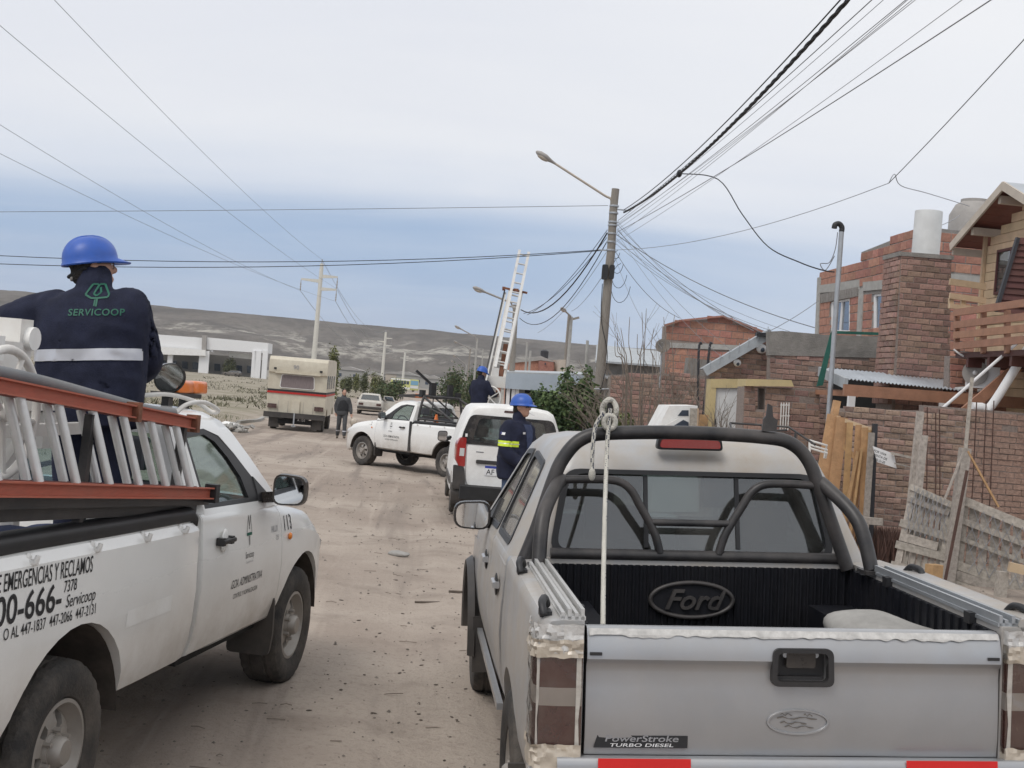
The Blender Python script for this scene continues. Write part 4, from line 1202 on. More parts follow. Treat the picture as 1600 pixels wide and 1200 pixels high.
# ------------------------------------------------------------------ the silver double-cab pickup (x forward from the tailgate, y left, tailgate top at z = 1.2)
def ranger_frame():
    TL, TR = at(915, 980, 4.25), at(1563, 990, 4.359)
    C = (TL + TR) / 2; rx = (TR - TL).normalized(); a = rad(4.32)
    f = Vector((-sin(a), cos(a), 0)); f = (f - rx * f.dot(rx)).normalized(); up = rx.cross(f)
    R = Matrix((f, -rx, up)).transposed().to_4x4()
    return Matrix.Translation(C - up * 1.2) @ R
RF = ranger_frame()
def Q(xr, yf, zr): return Vector((yf, -xr, zr + 1.2))
RFi = RF.inverted()
def rony(px, py, y):                     # picture point on the silver truck's cross plane y, in its own space
    P = hit(px, py, RF @ Vector((y, 0, 1)), (RF.to_3x3() @ Vector((1, 0, 0)))); return RFi @ P
def r_side(z): return .862 - max(0, z - 1.16) * .43
def make_ranger():
    T = thing('pickup_truck', 'dusty silver double cab pickup on the right with tape around its tail lamps', 'pickup truck', local=True)
    P = lambda mb, n, m, p=T, s=35: mb.build(n, m, p, s)
    # --- cab and bonnet
    S_ = []
    for x, zb, zt, w, bu, er, cr in ((1.565, .50, 1.21, .845, .02, .05, 0), (1.62, .49, 1.21, .860, .022, .05, 0), (2.5, .48, 1.20, .866, .024, .05, 0), (3.3, .48, 1.175, .866, .024, .07, .0), (3.62, .48, 1.165, .866, .022, .12, .02), (3.9, .47, 1.14, .866, .02, .15, .04),
                                   (4.3, .45, 1.11, .86, .018, .17, .05), (4.65, .42, 1.07, .84, .012, .18, .05), (4.88, .38, 1.0, .80, .005, .16, .04), (5.0, .36, .9, .74, 0, .12, .03), (5.05, .40, .75, .66, 0, .08, 0)):
        S_.append((x, ring(zb, zt, w, bu, er, cr)))
    full = body_loft(S_).mesh('f', 'silver_paint')
    d1 = [(1.66, .80), (1.80, .56), (2.50, .56), (2.515, 1.202), (1.66, 1.212)]; d2 = [(2.525, .56), (3.42, .56), (3.50, .75), (3.50, 1.165), (2.53, 1.20)]
    def both(polys, d, y0=.81):
        mb = MB()
        for poly in polys:
            cx = sum(p[0] for p in poly) / len(poly); cz = sum(p[1] for p in poly) / len(poly)
            for s in (-1, 1): mb.prism([(x + d * (1 if x > cx else -1), s * y0, z + d * (1 if z > cz else -1)) for x, z in poly], (0, s * .4, 0))
        return mb
    cav = MB().box((2.6, 0, 1.0), (1.95, 1.48, .70)).box((3.6, 0, 1.3), (.3, 1.2, .22))
    doors_in = [boolean(full.copy(), both([d], -.003, .815).mesh('c'), 'INTERSECT') for d in (d1, d2)]
    body = cut(full, [both([d1, d2], .003), arch_cut(4.06, .37, .45), cav], 'silver_paint', 32)
    put('body', body, T)
    for me0, hx in zip(doors_in, (1.80, 2.66)):
        for s in (-1, 1):
            bm = bmesh.new(); bm.from_mesh(me0); bmesh.ops.delete(bm, geom=[v for v in bm.verts if v.co.y * s < 0], context='VERTS')
            me = bpy.data.meshes.new('door'); bm.to_mesh(me); bm.free(); me.materials.clear(); me.materials.append(MATS['silver_dusty']); shade(me, 32)
            d = put('door', me, T)
            P(MB().loft([[(hx + x, s * (.893 + y), 1.045 + z) for y, z in rpoly([(-.02, -.016), (.014, -.012), (.014, .014), (-.02, .016)], .008, 2)] for x in (0, .02, .13, .15)]), 'door_handle', 'silver_paint', d, 50)
            P(MB().ell((hx + .075, s * .884, 1.04), (.06, .008, .055), 14, 8), 'handle_recess', 'black_plastic', d, 60)
    # --- greenhouse
    def gh(d=0.0):
        rings = []
        for z, xr, xf, w, bl in ((1.16, 1.575, 3.56, .862, .20), (1.24, 1.590, 3.44, .826, .19), (1.42, 1.635, 3.22, .748, .16), (1.58, 1.675, 3.02, .678, .12), (1.67, 1.71, 2.90, .634, .10), (1.725, 1.76, 2.76, .585, .07), (1.752, 1.86, 2.60, .48, .04), (1.762, 2.05, 2.4, .25, .02)):
            w2, a, b = w - d, xr + d, xf - d * 1.3; zz = z - (d if z > 1.65 else 0)
            r = [(a, -w2 * .5), (a + .01, -w2 + .09), (a + .035, -w2 + .03), (a + .09, -w2)] + [(a + (b - a) * t, -w2) for t in (.3, .6, .85)]
            for t in (-1, -.8, -.5, 0, .5, .8, 1): r.append((b + bl * (1 - t * t) ** .8, w2 * t))
            r += [(a + (b - a) * t, w2) for t in (.85, .6, .3)] + [(a + .09, w2), (a + .035, w2 - .03), (a + .01, w2 - .09), (a, w2 * .5)]
            rings.append([(x, y, zz) for x, y in r])
        return MB().loft(rings)
    inner = gh(.05)
    for p in inner.v:
        if p.z < 1.17: p.z = 1.10
    W1 = rpoly([(1.84, 1.235), (1.93, 1.62), (2.47, 1.65), (2.49, 1.225)], .06, 3); W2 = rpoly([(2.57, 1.225), (2.57, 1.65), (2.84, 1.635), (3.36, 1.20)], .05, 3)
    rw = rpoly([(-.655, 1.235), (.655, 1.235), (.585, 1.605), (-.585, 1.605)], .075, 5)
    cab = cut(gh(), [inner, side_cut(W1), side_cut(W2), MB().prism([(2.9, y, z) for y, z in ((-.70, 1.2), (.70, 1.2), (.56, 1.64), (-.56, 1.64))], (1.3, 0, 0)), MB().prism([(1.2, y, z) for y, z in rw], (.70, 0, 0))], 'silver_dusty', 38)
    put('cab_roof', cab, T)
    for s in (-1, 1):
        for poly in (W1, W2):
            cx = sum(p[0] for p in poly) / len(poly); cz = sum(p[1] for p in poly) / len(poly)
            inn = [(cx + (p[0] - cx) * .93, cz + (p[1] - cz) * .90) for p in poly]; fn = lambda p, s=s: Vector((p[0], s * (r_side(p[1]) - .002), p[1]))
            out = [(cx + (p[0] - cx) * 1.03, cz + (p[1] - cz) * 1.03) for p in poly]
            fr = frame_plate([tuple(p) for p in out], inn, lambda p, s=s: Vector((p[0], s * (r_side(p[1]) + .004), p[1])), Vector((0, -s * .02, 0)))
            f = fr.build('window_seal', 'black_plastic', T, 0)
            MB().prism([Vector((x, s * (r_side(z) - .010), z)) for x, z in inn], (0, -s * .004, 0)).build('side_window', 'glass_dusty', f, 0)
    # back window with its rubber seal
    def rearx(z): return 1.575 + max(0, z - 1.16) * .245
    cz = 1.42
    o = [(y * 1.02, cz + (z - cz) * 1.045) for y, z in rw]; i1 = [(y * .972, cz + (z - cz) * .935) for y, z in rw]
    sl = frame_plate(o, i1, lambda p: Vector((rearx(p[1]) - .012, p[0], p[1])), Vector((.045, 0, 0))).build('window_seal', 'black_plastic', T, 0)
    for a, b, t in ((-.64, -.215, 'glass_dark'), (-.215, .215, 'glass_tint'), (.215, .64, 'glass_dark')):
        pl = []
        for y, z in i1: pl.append((max(a, min(b, y)), z))
        q = []
        for p in pl:
            if not q or (abs(p[0] - q[-1][0]) + abs(p[1] - q[-1][1])) > 1e-4: q.append(p)
        MB().prism([Vector((rearx(z) + .012, y, z)) for y, z in q], (.004, 0, 0)).build('rear_window', t, sl, 0)
    for y in (-.215, .215): MB().bar((rearx(1.26) + .012, y, 1.262), (rearx(1.58) + .012, y, 1.585), .018, .02).build('window_divider', 'black_plastic', sl, 0)
    ws = MB(); rows = []
    for z, xf, w, bl in ((1.19, 3.49, .74, .18), (1.42, 3.205, .66, .15), (1.64, 2.925, .585, .10)): rows.append([(xf - .02 + bl * (1 - t * t) ** .8, w * t, z) for t in (-1, -.7, -.35, 0, .35, .7, 1)])
    ws.loft(rows, caps=False, closed=False).build('windscreen', 'glass_cab', T, 60)
    P(MB().loft([[(x, y, z) for x, z in rpoly([(3.2, .8), (3.65, .8), (3.65, 1.15), (3.35, 1.20), (3.2, 1.12)], .04, 3)] for y in (-.74, .74)]), 'dashboard', 'black_plastic', T, 40)
    P(MB().box((2.6, 0, .67), (1.94, 1.46, .05)), 'cab_floor', 'dark_inside', T, 0)
    for y in (.36, -.36):
        seat(T, (2.85, y, .72), .48, h=.60); seat(T, (2.15, y * .95, .72), .56, h=.50)
    steering_wheel(T, (3.12, .38, 1.12))
    bl = MB().loft([[(1.685 + .02 * k, .012 + y, 1.742 + z * 1.0) for y, z in rpoly([(-.145, -.020), (.145, -.020), (.135, .020), (-.135, .020)], .016, 4)] for k in (-1.4, 1)])
    P(bl, 'brake_light', 'lamp_red', T, 40)
    P(MB().loft([[(1.69 + .02 * k, .012 + y, 1.742 + z) for y, z in rpoly([(-.158, -.030), (.158, -.030), (.148, .030), (-.148, .030)], .02, 4)] for k in (-1, 1.2)]), 'brake_light_housing', 'black_plastic', T, 40)
    # --- load bed
    bs = [(x, ring(zb, 1.222, w, .016, .05, 0)) for x, zb, w in ((0.0, .60, .846), (.035, .58, .862), (.5, .52, .868), (1.05, .50, .868), (1.5, .50, .866), (1.545, .50, .858))]
    bed = cut(body_loft(bs), [arch_cut(1.05, .37, .45), MB().box((.70, 0, 1.35), (1.58, 1.43, 1.16))], 'silver_dusty', 30)
    B = put('load_bed', bed, T)
    # black ribbed liner: floor, two sides and the ribbed bulkhead
    ln = MB(); ln.box((.75, 0, .79), (1.47, 1.40, .03))
    for i in range(16): ln.box((.77, -.62 + i * .0827, .81), (1.42, .03, .014))
    ln.build('bed_floor', 'bed_liner', B, 0)
    for s in (-1, 1):
        l = MB().box((.76, s * .708, 1.0), (1.45, .014, .40)); l.box((1.05, s * .60, .92), (.78, .20, .24))
        for k in range(20): l.box((.09 + k * .072, s * .698, 1.03), (.028, .012, .34))
        l.build('side_liner', 'bed_liner', B, 0)
    bh = MB(); pts = []; n = 42; w = 1.40
    for i in range(n):
        y0 = -.70 + w * i / n; st2 = w / n
        pts += [(y0, -.004), (y0 + st2 * .58, -.004), (y0 + st2 * .68, .012), (y0 + st2 * .80, .015), (y0 + st2 * .92, .012)]
    pts.append((.70, 0))
    bh.loft([[(1.480 - d, y, z) for y, d in pts] for z in (.80, 1.20)], caps=False, closed=False)
    bhm = bh.build('bulkhead', 'bed_liner', B, 0)
    oc = Vector((1.462, .030, 1.050)); orx, orz = .188, .078
    MB().prism([oc + Vector((0, cos(t) * orx, sin(t) * orz)) for t in [2 * pi * i / 40 for i in range(40)]], (.02, 0, 0)).build('emblem_plate', 'bed_liner', bhm, 0)
    MB().tube([oc + Vector((-.004, cos(t) * orx, sin(t) * orz)) for t in [2 * pi * i / 48 for i in range(48)]], .010, 8, closed=True).build('emblem_rim', 'black_tube', bhm, 60)
    tx = text_mb('Ford', .088, 1.05, .38, .012, align='CENTER')
    fl_ = MB(); 
    front_ = [oc + Vector((-.016, -(p.x) , p.y - .040)) for p in tx.v]
    fl_.add(front_, tx.f); fl_.add([p + Vector((.016, 0, 0)) for p in front_], tx.f)
    # raised sides of the letters
    ed = {}
    for f in tx.f:
        for a, b in zip(f, f[1:] + f[:1]): ed[(min(a, b), max(a, b))] = ed.get((min(a, b), max(a, b)), 0) + 1
    k = len(front_)
    for (a, b), c in ed.items():
        if c == 1: fl_.f.append((a, b, b + k, a + k))
    fl_.build('lettering', 'black_tube', bhm, 0)
    MB().tube([(1.50, -.67, 1.242), (1.50, .67, 1.242)], .026, 10).build('base_bar', 'black_tube', T, 60)
    # aluminium tracks on both bed sides and the black tie-down hooks
    for s in (-1, 1):
        tr = MB()
        for dy, hgt in ((-.032, .036), (-.012, .022), (.012, .036), (.034, .024)): tr.box((.61, s * (.752 + dy), 1.222 + hgt / 2), (1.19, .012, hgt))
        tr.box((.61, s * .752, 1.226), (1.19, .085, .012))
        tr.build('bed_track', 'galv' if s < 0 else 'aluminium', B, 0)
        for x in (.12, 1.06):
            h = MB().tube(spline([(x - .06, s * .845, 1.228), (x - .03, s * .85, 1.262), (x + .04, s * .835, 1.268), (x + .075, s * .82, 1.235)], 5), [.012] + [.014] * 14 + [.010], 8)
            h.box((x + .0, s * .835, 1.225), (.07, .04, .02)); h.build('tie_down', 'black_plastic', B, 50)
        MB().box((.22, s * .712, 1.215), (.05, .045, .04)).build('track_clamp', 'black_plastic', B, 0)
        MB().box((1.02, s * .712, 1.215), (.05, .045, .04)).build('track_clamp', 'black_plastic', B, 0)
    # dusty rounded shoulder of the right bed side
    sh_ = [(.792, .03), (.80, .048), (.86, .056), (.915, .040), (.945, -.01), (.950, -.09), (.90, -.10)]
    MB().loft([[Q(a + (.0 if y > .0 else -.02), y, b - (.02 if y > 1.3 else 0)) for a, b in sh_] for y in (-.0, .03, .4, .8, 1.2, 1.4, 1.54)]).build('bed_side_cap', 'silver_dusty', B, 50)
    # --- tailgate
    pr = [(.055, .78), (-.006, .78), (-.008, .80), (-.0135, .84), (-.013, .93), (-.009, 1.00), (-.005, 1.055), (-.008, 1.078), (-.016, 1.088), (-.026, 1.100), (-.024, 1.125), (-.010, 1.178), (.004, 1.196), (.020, 1.201), (.055, 1.200)]
    tg = MB().loft([[(x + (.0030 * noise.noise(Vector((y * 3.2, z * 5, 2))) + .0016 * noise.noise(Vector((y * 9, z * 9, 5))) if x < .01 else 0), y, z) for x, z in pr] for y in [-.706, -.69] + [-.69 + 1.38 * i / 34 for i in range(1, 34)] + [.69, .706]])
    hb = rpoly([(-.128, 1.018), (.086, 1.018), (.083, 1.145), (-.122, 1.145)], .026, 5)
    hole = MB().prism([(-.1, y, z) for y, z in rpoly([(-.108, 1.034), (.068, 1.034), (.066, 1.130), (-.104, 1.130)], .02, 5)], (.13, 0, 0))
    tgm = put('tailgate', cut(tg, [hole], 'silver_paint', 40), T)
    bz = frame_plate(hb, rpoly([(-.108, 1.034), (.068, 1.034), (.066, 1.130), (-.104, 1.130)], .02, 5), lambda p: Vector((-.034, p[0], p[1])), Vector((.03, 0, 0))).build('handle_bezel', 'black_plastic', tgm, 0)
    pk = MB().box((.024, -.02, 1.08), (.012, .17, .10)); pk.box((.008, -.02, 1.04), (.02, .16, .012)).build('handle_pocket', 'black_plastic', bz, 0)
    for y in (-.072, .034): MB().cyl((-.004, y, 1.118), (.02, y, 1.118), .009, n=10).build('screw', 'galv', bz, 40)
    MB().loft([[(x, y, z) for y, z in rpoly([(-.07, 1.075), (.03, 1.075), (.03, 1.128), (-.07, 1.128)], .01, 3)] for x in (-.006, .016)]).build('handle_lever', 'black_gloss', bz, 30)
    ov = Vector((-.0155, -.012, .896))
    MB().tube([ov + Vector((0, cos(t) * .103, sin(t) * .040)) for t in [2 * pi * i / 40 for i in range(40)]], .005, 6, closed=True).build('badge_rim', 'silver_paint', tgm, 60)
    mk = MB()
    for a, b, h, wv in ((-.072, .065, .014, .004), (-.06, -.02, .030, .003), (.02, .05, .028, .003), (-.06, .03, -.006, .004), (-.045, .055, -.022, .003)):
        m_ = 7
        top = [(ov + Vector((-.0012, -(a + (b - a) * i / m_), h * .8 + .004 * sin(i * 1.7)))) for i in range(m_ + 1)]
        mk.add(top + [p + Vector((0, 0, wv * (1 + .5 * sin(i * 2.3)))) for i, p in enumerate(top)], [(i, i + 1, m_ + 2 + i, m_ + 1 + i) for i in range(m_)])
    mk.build('badge_remains', 'rim_dark', tgm, 0, recalc=False)
    # model sticker
    X = -.0150
    MB().prism([(X + .0005, y, z) for y, z in ((.676, .805), (.360, .805), (.360, .846), (.664, .846))], (.001, 0, 0)).build('sticker', 'ink_black', tgm, 0)
    t1 = text_mb('PowerStroke', .021, 1.55, .15, .012, align='CENTER'); t2 = text_mb('TURBO DIESEL', .011, 2.1, .15, .010, align='CENTER')
    o1 = place_text(t1, (X - .0008, .516, .826), (0, -1, 0), (0, 0, 1)).build('lettering', 'ink_faded', tgm, 0, recalc=False)
    place_text(t2, (X - .0008, .516, .809), (0, -1, 0), (0, 0, 1)).build('lettering', 'ink_white', tgm, 0, recalc=False)
    for s in (-1, 1): MB().box((-.024, s * .678, 1.118), (.012, .04, .010)).build('latch_slot', 'black_plastic', tgm, 0)
    # chipped dusty edge along the top of the tailgate
    ch = MB()
    y = 9
    while y < .70:
        l = rng.uniform(.03, .14); d = rng.uniform(-.012, .002)
        ch.add([(-.0125, y, 1.180 - d * .2), (-.0125, y + l, 1.180), (-.001, y + l * .9, 1.1965), (-.001, y, 1.1965), (-.0175, y + l * .4, 1.168 - d)], [(0, 4, 1), (0, 1, 2, 3)]); y += l * rng.uniform(.9, 2.2)
    we = MB(); n_ = 150
    for i in range(n_ + 1):
        y = -.70 + 1.40 * i / n_; q = 1.176 + .010 * noise.noise(Vector((y * 7, 1, 2))) + .007 * noise.noise(Vector((y * 31, 4, 2)))
        x0 = -.0125 - (1.178 - q) * .26; we.v += [Vector((x0 - .0035, y, q)), Vector((-.0155, y, 1.180)), Vector((-.003, y, 1.1985))]
        if i: k_ = i * 3; we.f += [(k_ - 3, k_, k_ + 1, k_ - 2), (k_ - 2, k_ + 1, k_ + 2, k_ - 1)]
    we.build('worn_edge', 'worn_edge', tgm, 0, recalc=False)
    # --- bumper with red reflective stickers
    bp = MB().loft([[(x, y, z) for x, z in rpoly([(-.085, .53), (-.06, .765), (-.05, .782), (-.005, .782), (-.005, .53)], .02, 3)] for y in (-.80, -.72, .72, .80)])
    bpo = bp.build('rear_bumper', 'silver_paint', T, 30)
    for a, b in ((.666, .358), (-.372, -.686)):
        MB().prism([(-.064 - (.765 - z) * .12, y, z) for y, z in ((a, .62), (b, .62), (b, rony(1000, 1186, -.066).z), (a, rony(1000, 1186, -.066).z))], (.002, 0, 0)).build('red_sticker', 'red_sticker', bpo, 0)
    # --- tail lamps held on with tape
    for s in (-1, 1):
        def lampring(k, z0, z1):
            return [Vector((x, s * y, z)) for z in () for x, y in ()]
        outl = [(.13, .878), (.02, .878), (-.022, .862), (-.030, .80), (-.030, .722), (.03, .722)]
        for z0, z1, m in ((1.135, 1.005, 'lamp_dark_red'), (1.005, .945, 'lamp_dull'), (.945, .80, 'lamp_dark_red')):
            MB().loft([[(x, s * y, z) for x, y in outl] for z in (z0, z1)]).build('tail_lamp', m, T, 30)
        # wrinkled tape above and below the lamp, strips over it
        def wrap(z0, z1, nm, mat, grow, n=7, amp=.006):
            mb = MB(); rows = []
            loop = []
            for (xa, ya), (xb, yb) in zip(outl[:-1], outl[1:]):
                for j in range(6): t = j / 6; loop.append((xa + (xb - xa) * t, ya + (yb - ya) * t))
            loop.append(outl[-1])
            for i in range(n + 1):
                z = z0 + (z1 - z0) * i / n; row = []
                for j, (x, y) in enumerate(loop):
                    q = grow + amp * noise.noise(Vector((j * .55, i * .9, z0 * 9 + s)))
                    row.append((x - q * (1 if x < .02 else .2), s * (y + q * (1 if y > .82 else 0)), z + .006 * noise.noise(Vector((j * .4, z * 20, 3)))))
                rows.append(row)
            mb.loft(rows, caps=False, closed=False); return mb.build(nm, mat, T, 20 if mat != 'film' else 60, recalc=False)
        wrap(1.14, .80, 'tape_film', 'film', .009, 14, .010)
        wrap(1.215, 1.118, 'tape', 'clear_tape', .008, 8, .012); wrap(1.165, 1.105, 'tape', 'tape', .013, 5, .012)
        wrap(.82, .74, 'tape', 'tape', .012, 6, .012); wrap(.74, .60, 'tape', 'clear_tape', .008, 6, .008)
        st2 = MB()
        for y, w_ in ((.735, .014), (.868, .008)):
            st2.add([(-.034 if y < .85 else -.02, s * (y + dy), z) for z in (1.16, 1.0, .9, .76) for dy in (-w_ / 2 + .004 * sin(z * 30), w_ / 2)], [(0, 1, 3, 2), (2, 3, 5, 4), (4, 5, 7, 6)])
        st2.build('tape_strip', 'clear_tape', T, 0, recalc=False)
    # --- roll bar
    rb = MB(); r = .0315
    hoop = spline([Q(-.80, 1.46, -.005), Q(-.735, 1.48, .16), Q(-.672, 1.49, .36), Q(-.625, 1.50, .47), Q(-.545, 1.50, .558), Q(-.42, 1.50, .588), Q(-.05, 1.50, .600), Q(.30, 1.50, .588), Q(.42, 1.50, .562), Q(.497, 1.50, .49), Q(.545, 1.49, .38), Q(.628, 1.48, .16), Q(.685, 1.46, .0)], 6)
    P(rb.tube(hoop, r, 14), 'roll_bar', 'black_tube', T, 60)
    for s, a, b in ((-1, Q(-.648, 1.47, .36), Q(-.750, 1.22, .03)), (1, Q(.572, 1.47, .375), Q(.715, 1.24, .03))):
        m_ = (a + b) / 2 + Vector((-.04, -s * .028, .035))
        MB().tube(spline([a + Vector((.03, s * .02, .01)), a, m_, b], 7), r, 14).build('roll_bar_brace', 'black_tube', T, 60)
        MB().box(b + Vector((0, 0, -.005)), (.12, .09, .015)).build('brace_foot', 'black_tube', T, 0)
    for s in (-1, 1):
        pts = [Q(-.04 + s * .60, 1.49, .375), Q(-.04 + s * .42, 1.49, .380), Q(-.04 + s * .33, 1.49, .372), Q(-.04 + s * .275, 1.49, .335), Q(-.04 + s * .235, 1.49, .27), Q(-.04 + s * .165, 1.49, .15), Q(-.04 + s * .135, 1.49, .055)]
        MB().tube(spline(pts, 5), .019, 10).build('inner_hoop', 'black_tube', T, 60)
    MB().tube([Q(-.215, 1.49, .192), Q(.135, 1.49, .192)], .016, 10).build('cross_bar', 'black_tube', T, 60)
    for xr in (-.425, .305):
        pl = [(-.03, .0), (.035, .0), (.04, .05), (.018, .065), (.012, .115), (-.008, .125), (-.014, .07), (-.026, .055)]
        MB().prism([Q(xr + a, 1.475, .618 + b) for a, b in pl], (.012, 0, 0)).build('ladder_hook', 'black_tube', T, 0)
    # --- wheels, mirror, steps
    wheel_wells(T, (1.05, 4.06), .37, .45)
    for x in (1.05, 4.06):
        for s in (-1, 1): wheel(T, x, s * .755, .37, .37, .24, .205, 'five', 'rim_steel', right=(s < 0))
    for s in (-1, 1):
        mirror_part(T, (2.96, s * .955, 1.250), s, .205, .165, .10, stalk=(3.05, s * .85, 1.20))
        MB().prism([Vector((x, s * (r_side(z) + .006), z)) for x, z in ((3.06, 1.20), (3.34, 1.185), (3.10, 1.34))], (0, -s * .02, 0)).build('mirror_base', 'black_plastic', T, 0)
        MB().bar((1.70, s * .862, .50), (3.50, s * .862, .50), .03, .03).build('side_step', 'silver_paint', T, 60)
        fl2 = MB(); ang = [rad(-5 + 190 * i / 20) for i in range(21)]
        fl2.loft([[(4.06 + cos(t) * rr, s * y, .37 + sin(t) * rr) for rr, y in ((.452, .862), (.452, .922), (.475, .932), (.505, .890))] for t in ang]); fl2.build('arch_flare', 'black_plastic', T, 40)
        MB().box((3.58, s * .80, .40), (.015, .20, .34)).build('mud_flap', 'black_plastic', T, 0)
        MB().box((.56, s * .80, .40), (.015, .22, .36)).build('mud_flap', 'black_plastic', T, 0)
    MB().box((1.0, 0, .5), (1.9, 1.3, .07)).box((2.8, 0, .42), (4.2, .7, .12)).build('chassis', 'dark_inside', T, 0)
    MB().ell((4.86, .62, .86), (.14, .12, .10), 16, 10).build('headlight', 'lamp_white', T, 60); MB().ell((4.86, -.62, .86), (.14, .12, .10), 16, 10).build('headlight', 'lamp_white', T, 60)
    T.matrix_world = RF
    return T
RANGER = make_ranger()

def bed_rope():
    r = thing('rope', 'white flecked rope knotted on a roll bar hook and hanging into the silver pickup bed', 'rope', local=True)
    r.matrix_world = RF
    top = Q(-.425, 1.455, .70)
    def wr(pts, rad_=.0095): return MB().tube(pts, rad_, 8)
    e = rony(942, 978, .25); k = rony(925, 741, 1.40)
    mid = rony(945, 800, 1.05)
    main = spline([top, rony(949, 690, 1.42), rony(947, 740, 1.30), mid, rony(943, 900, .6), e], 8)
    wr(main).build('hanging_end', 'rope', r, 60)
    lp = spline([top + Vector((0, .03, -.02)), rony(931, 665, 1.44), rony(926, 700, 1.42), k], 7); wr(lp).build('short_end', 'rope', r, 60)
    kn = MB().ell(k, (.014, .016, .03), 10, 8); kn.build('end_knot', 'rope', r, 60)
    c = Q(-.428, 1.465, .695); n = MB()
    n.tube([c + Vector((.01 * cos(3 * t), .030 * cos(t), .045 * sin(t))) for t in [2 * pi * i / 24 for i in range(24)]], .013, 8, closed=True)
    n.tube([c + Vector((-.015, .026 * cos(t), -.055 + .030 * sin(t))) for t in [2 * pi * i / 20 for i in range(20)]], .013, 8, closed=True)
    n.build('knot', 'rope', r, 60)
    fk = MB()
    for pts in (main, lp):
        for i in range(len(pts) - 1):
            for t in (.2, .7):
                p = pts[i].lerp(pts[i + 1], t); a = i * 1.9 + t * 4
                fk.box(p + Vector((-.0085, .006 * sin(a), 0)), (.003, .004, .008))
    fk.build('dark_strands', 'rope_fleck', r, 0)
bed_rope()
def sack():
    o = MB().ell((0, 0, 0), (.24, .20, .095), 26, 14)
    for p in o.v:
        p += Vector((noise.noise(p * 4), noise.noise(p * 4 + Vector((5, 0, 0))), noise.noise(p * 5))) * .05
    me = o.mesh('sack', 'tape', 60); me.materials.clear(); me.materials.append(MATS['junk'])
    ob = put('sack', me); ob['_local'] = 1; ob.matrix_world = RF @ Matrix.Translation(Q(.54, .62, -.135)) 
    tag(ob, 'dusty grey sack lying in the bed of the silver pickup behind its tailgate', 'sack')
sack()

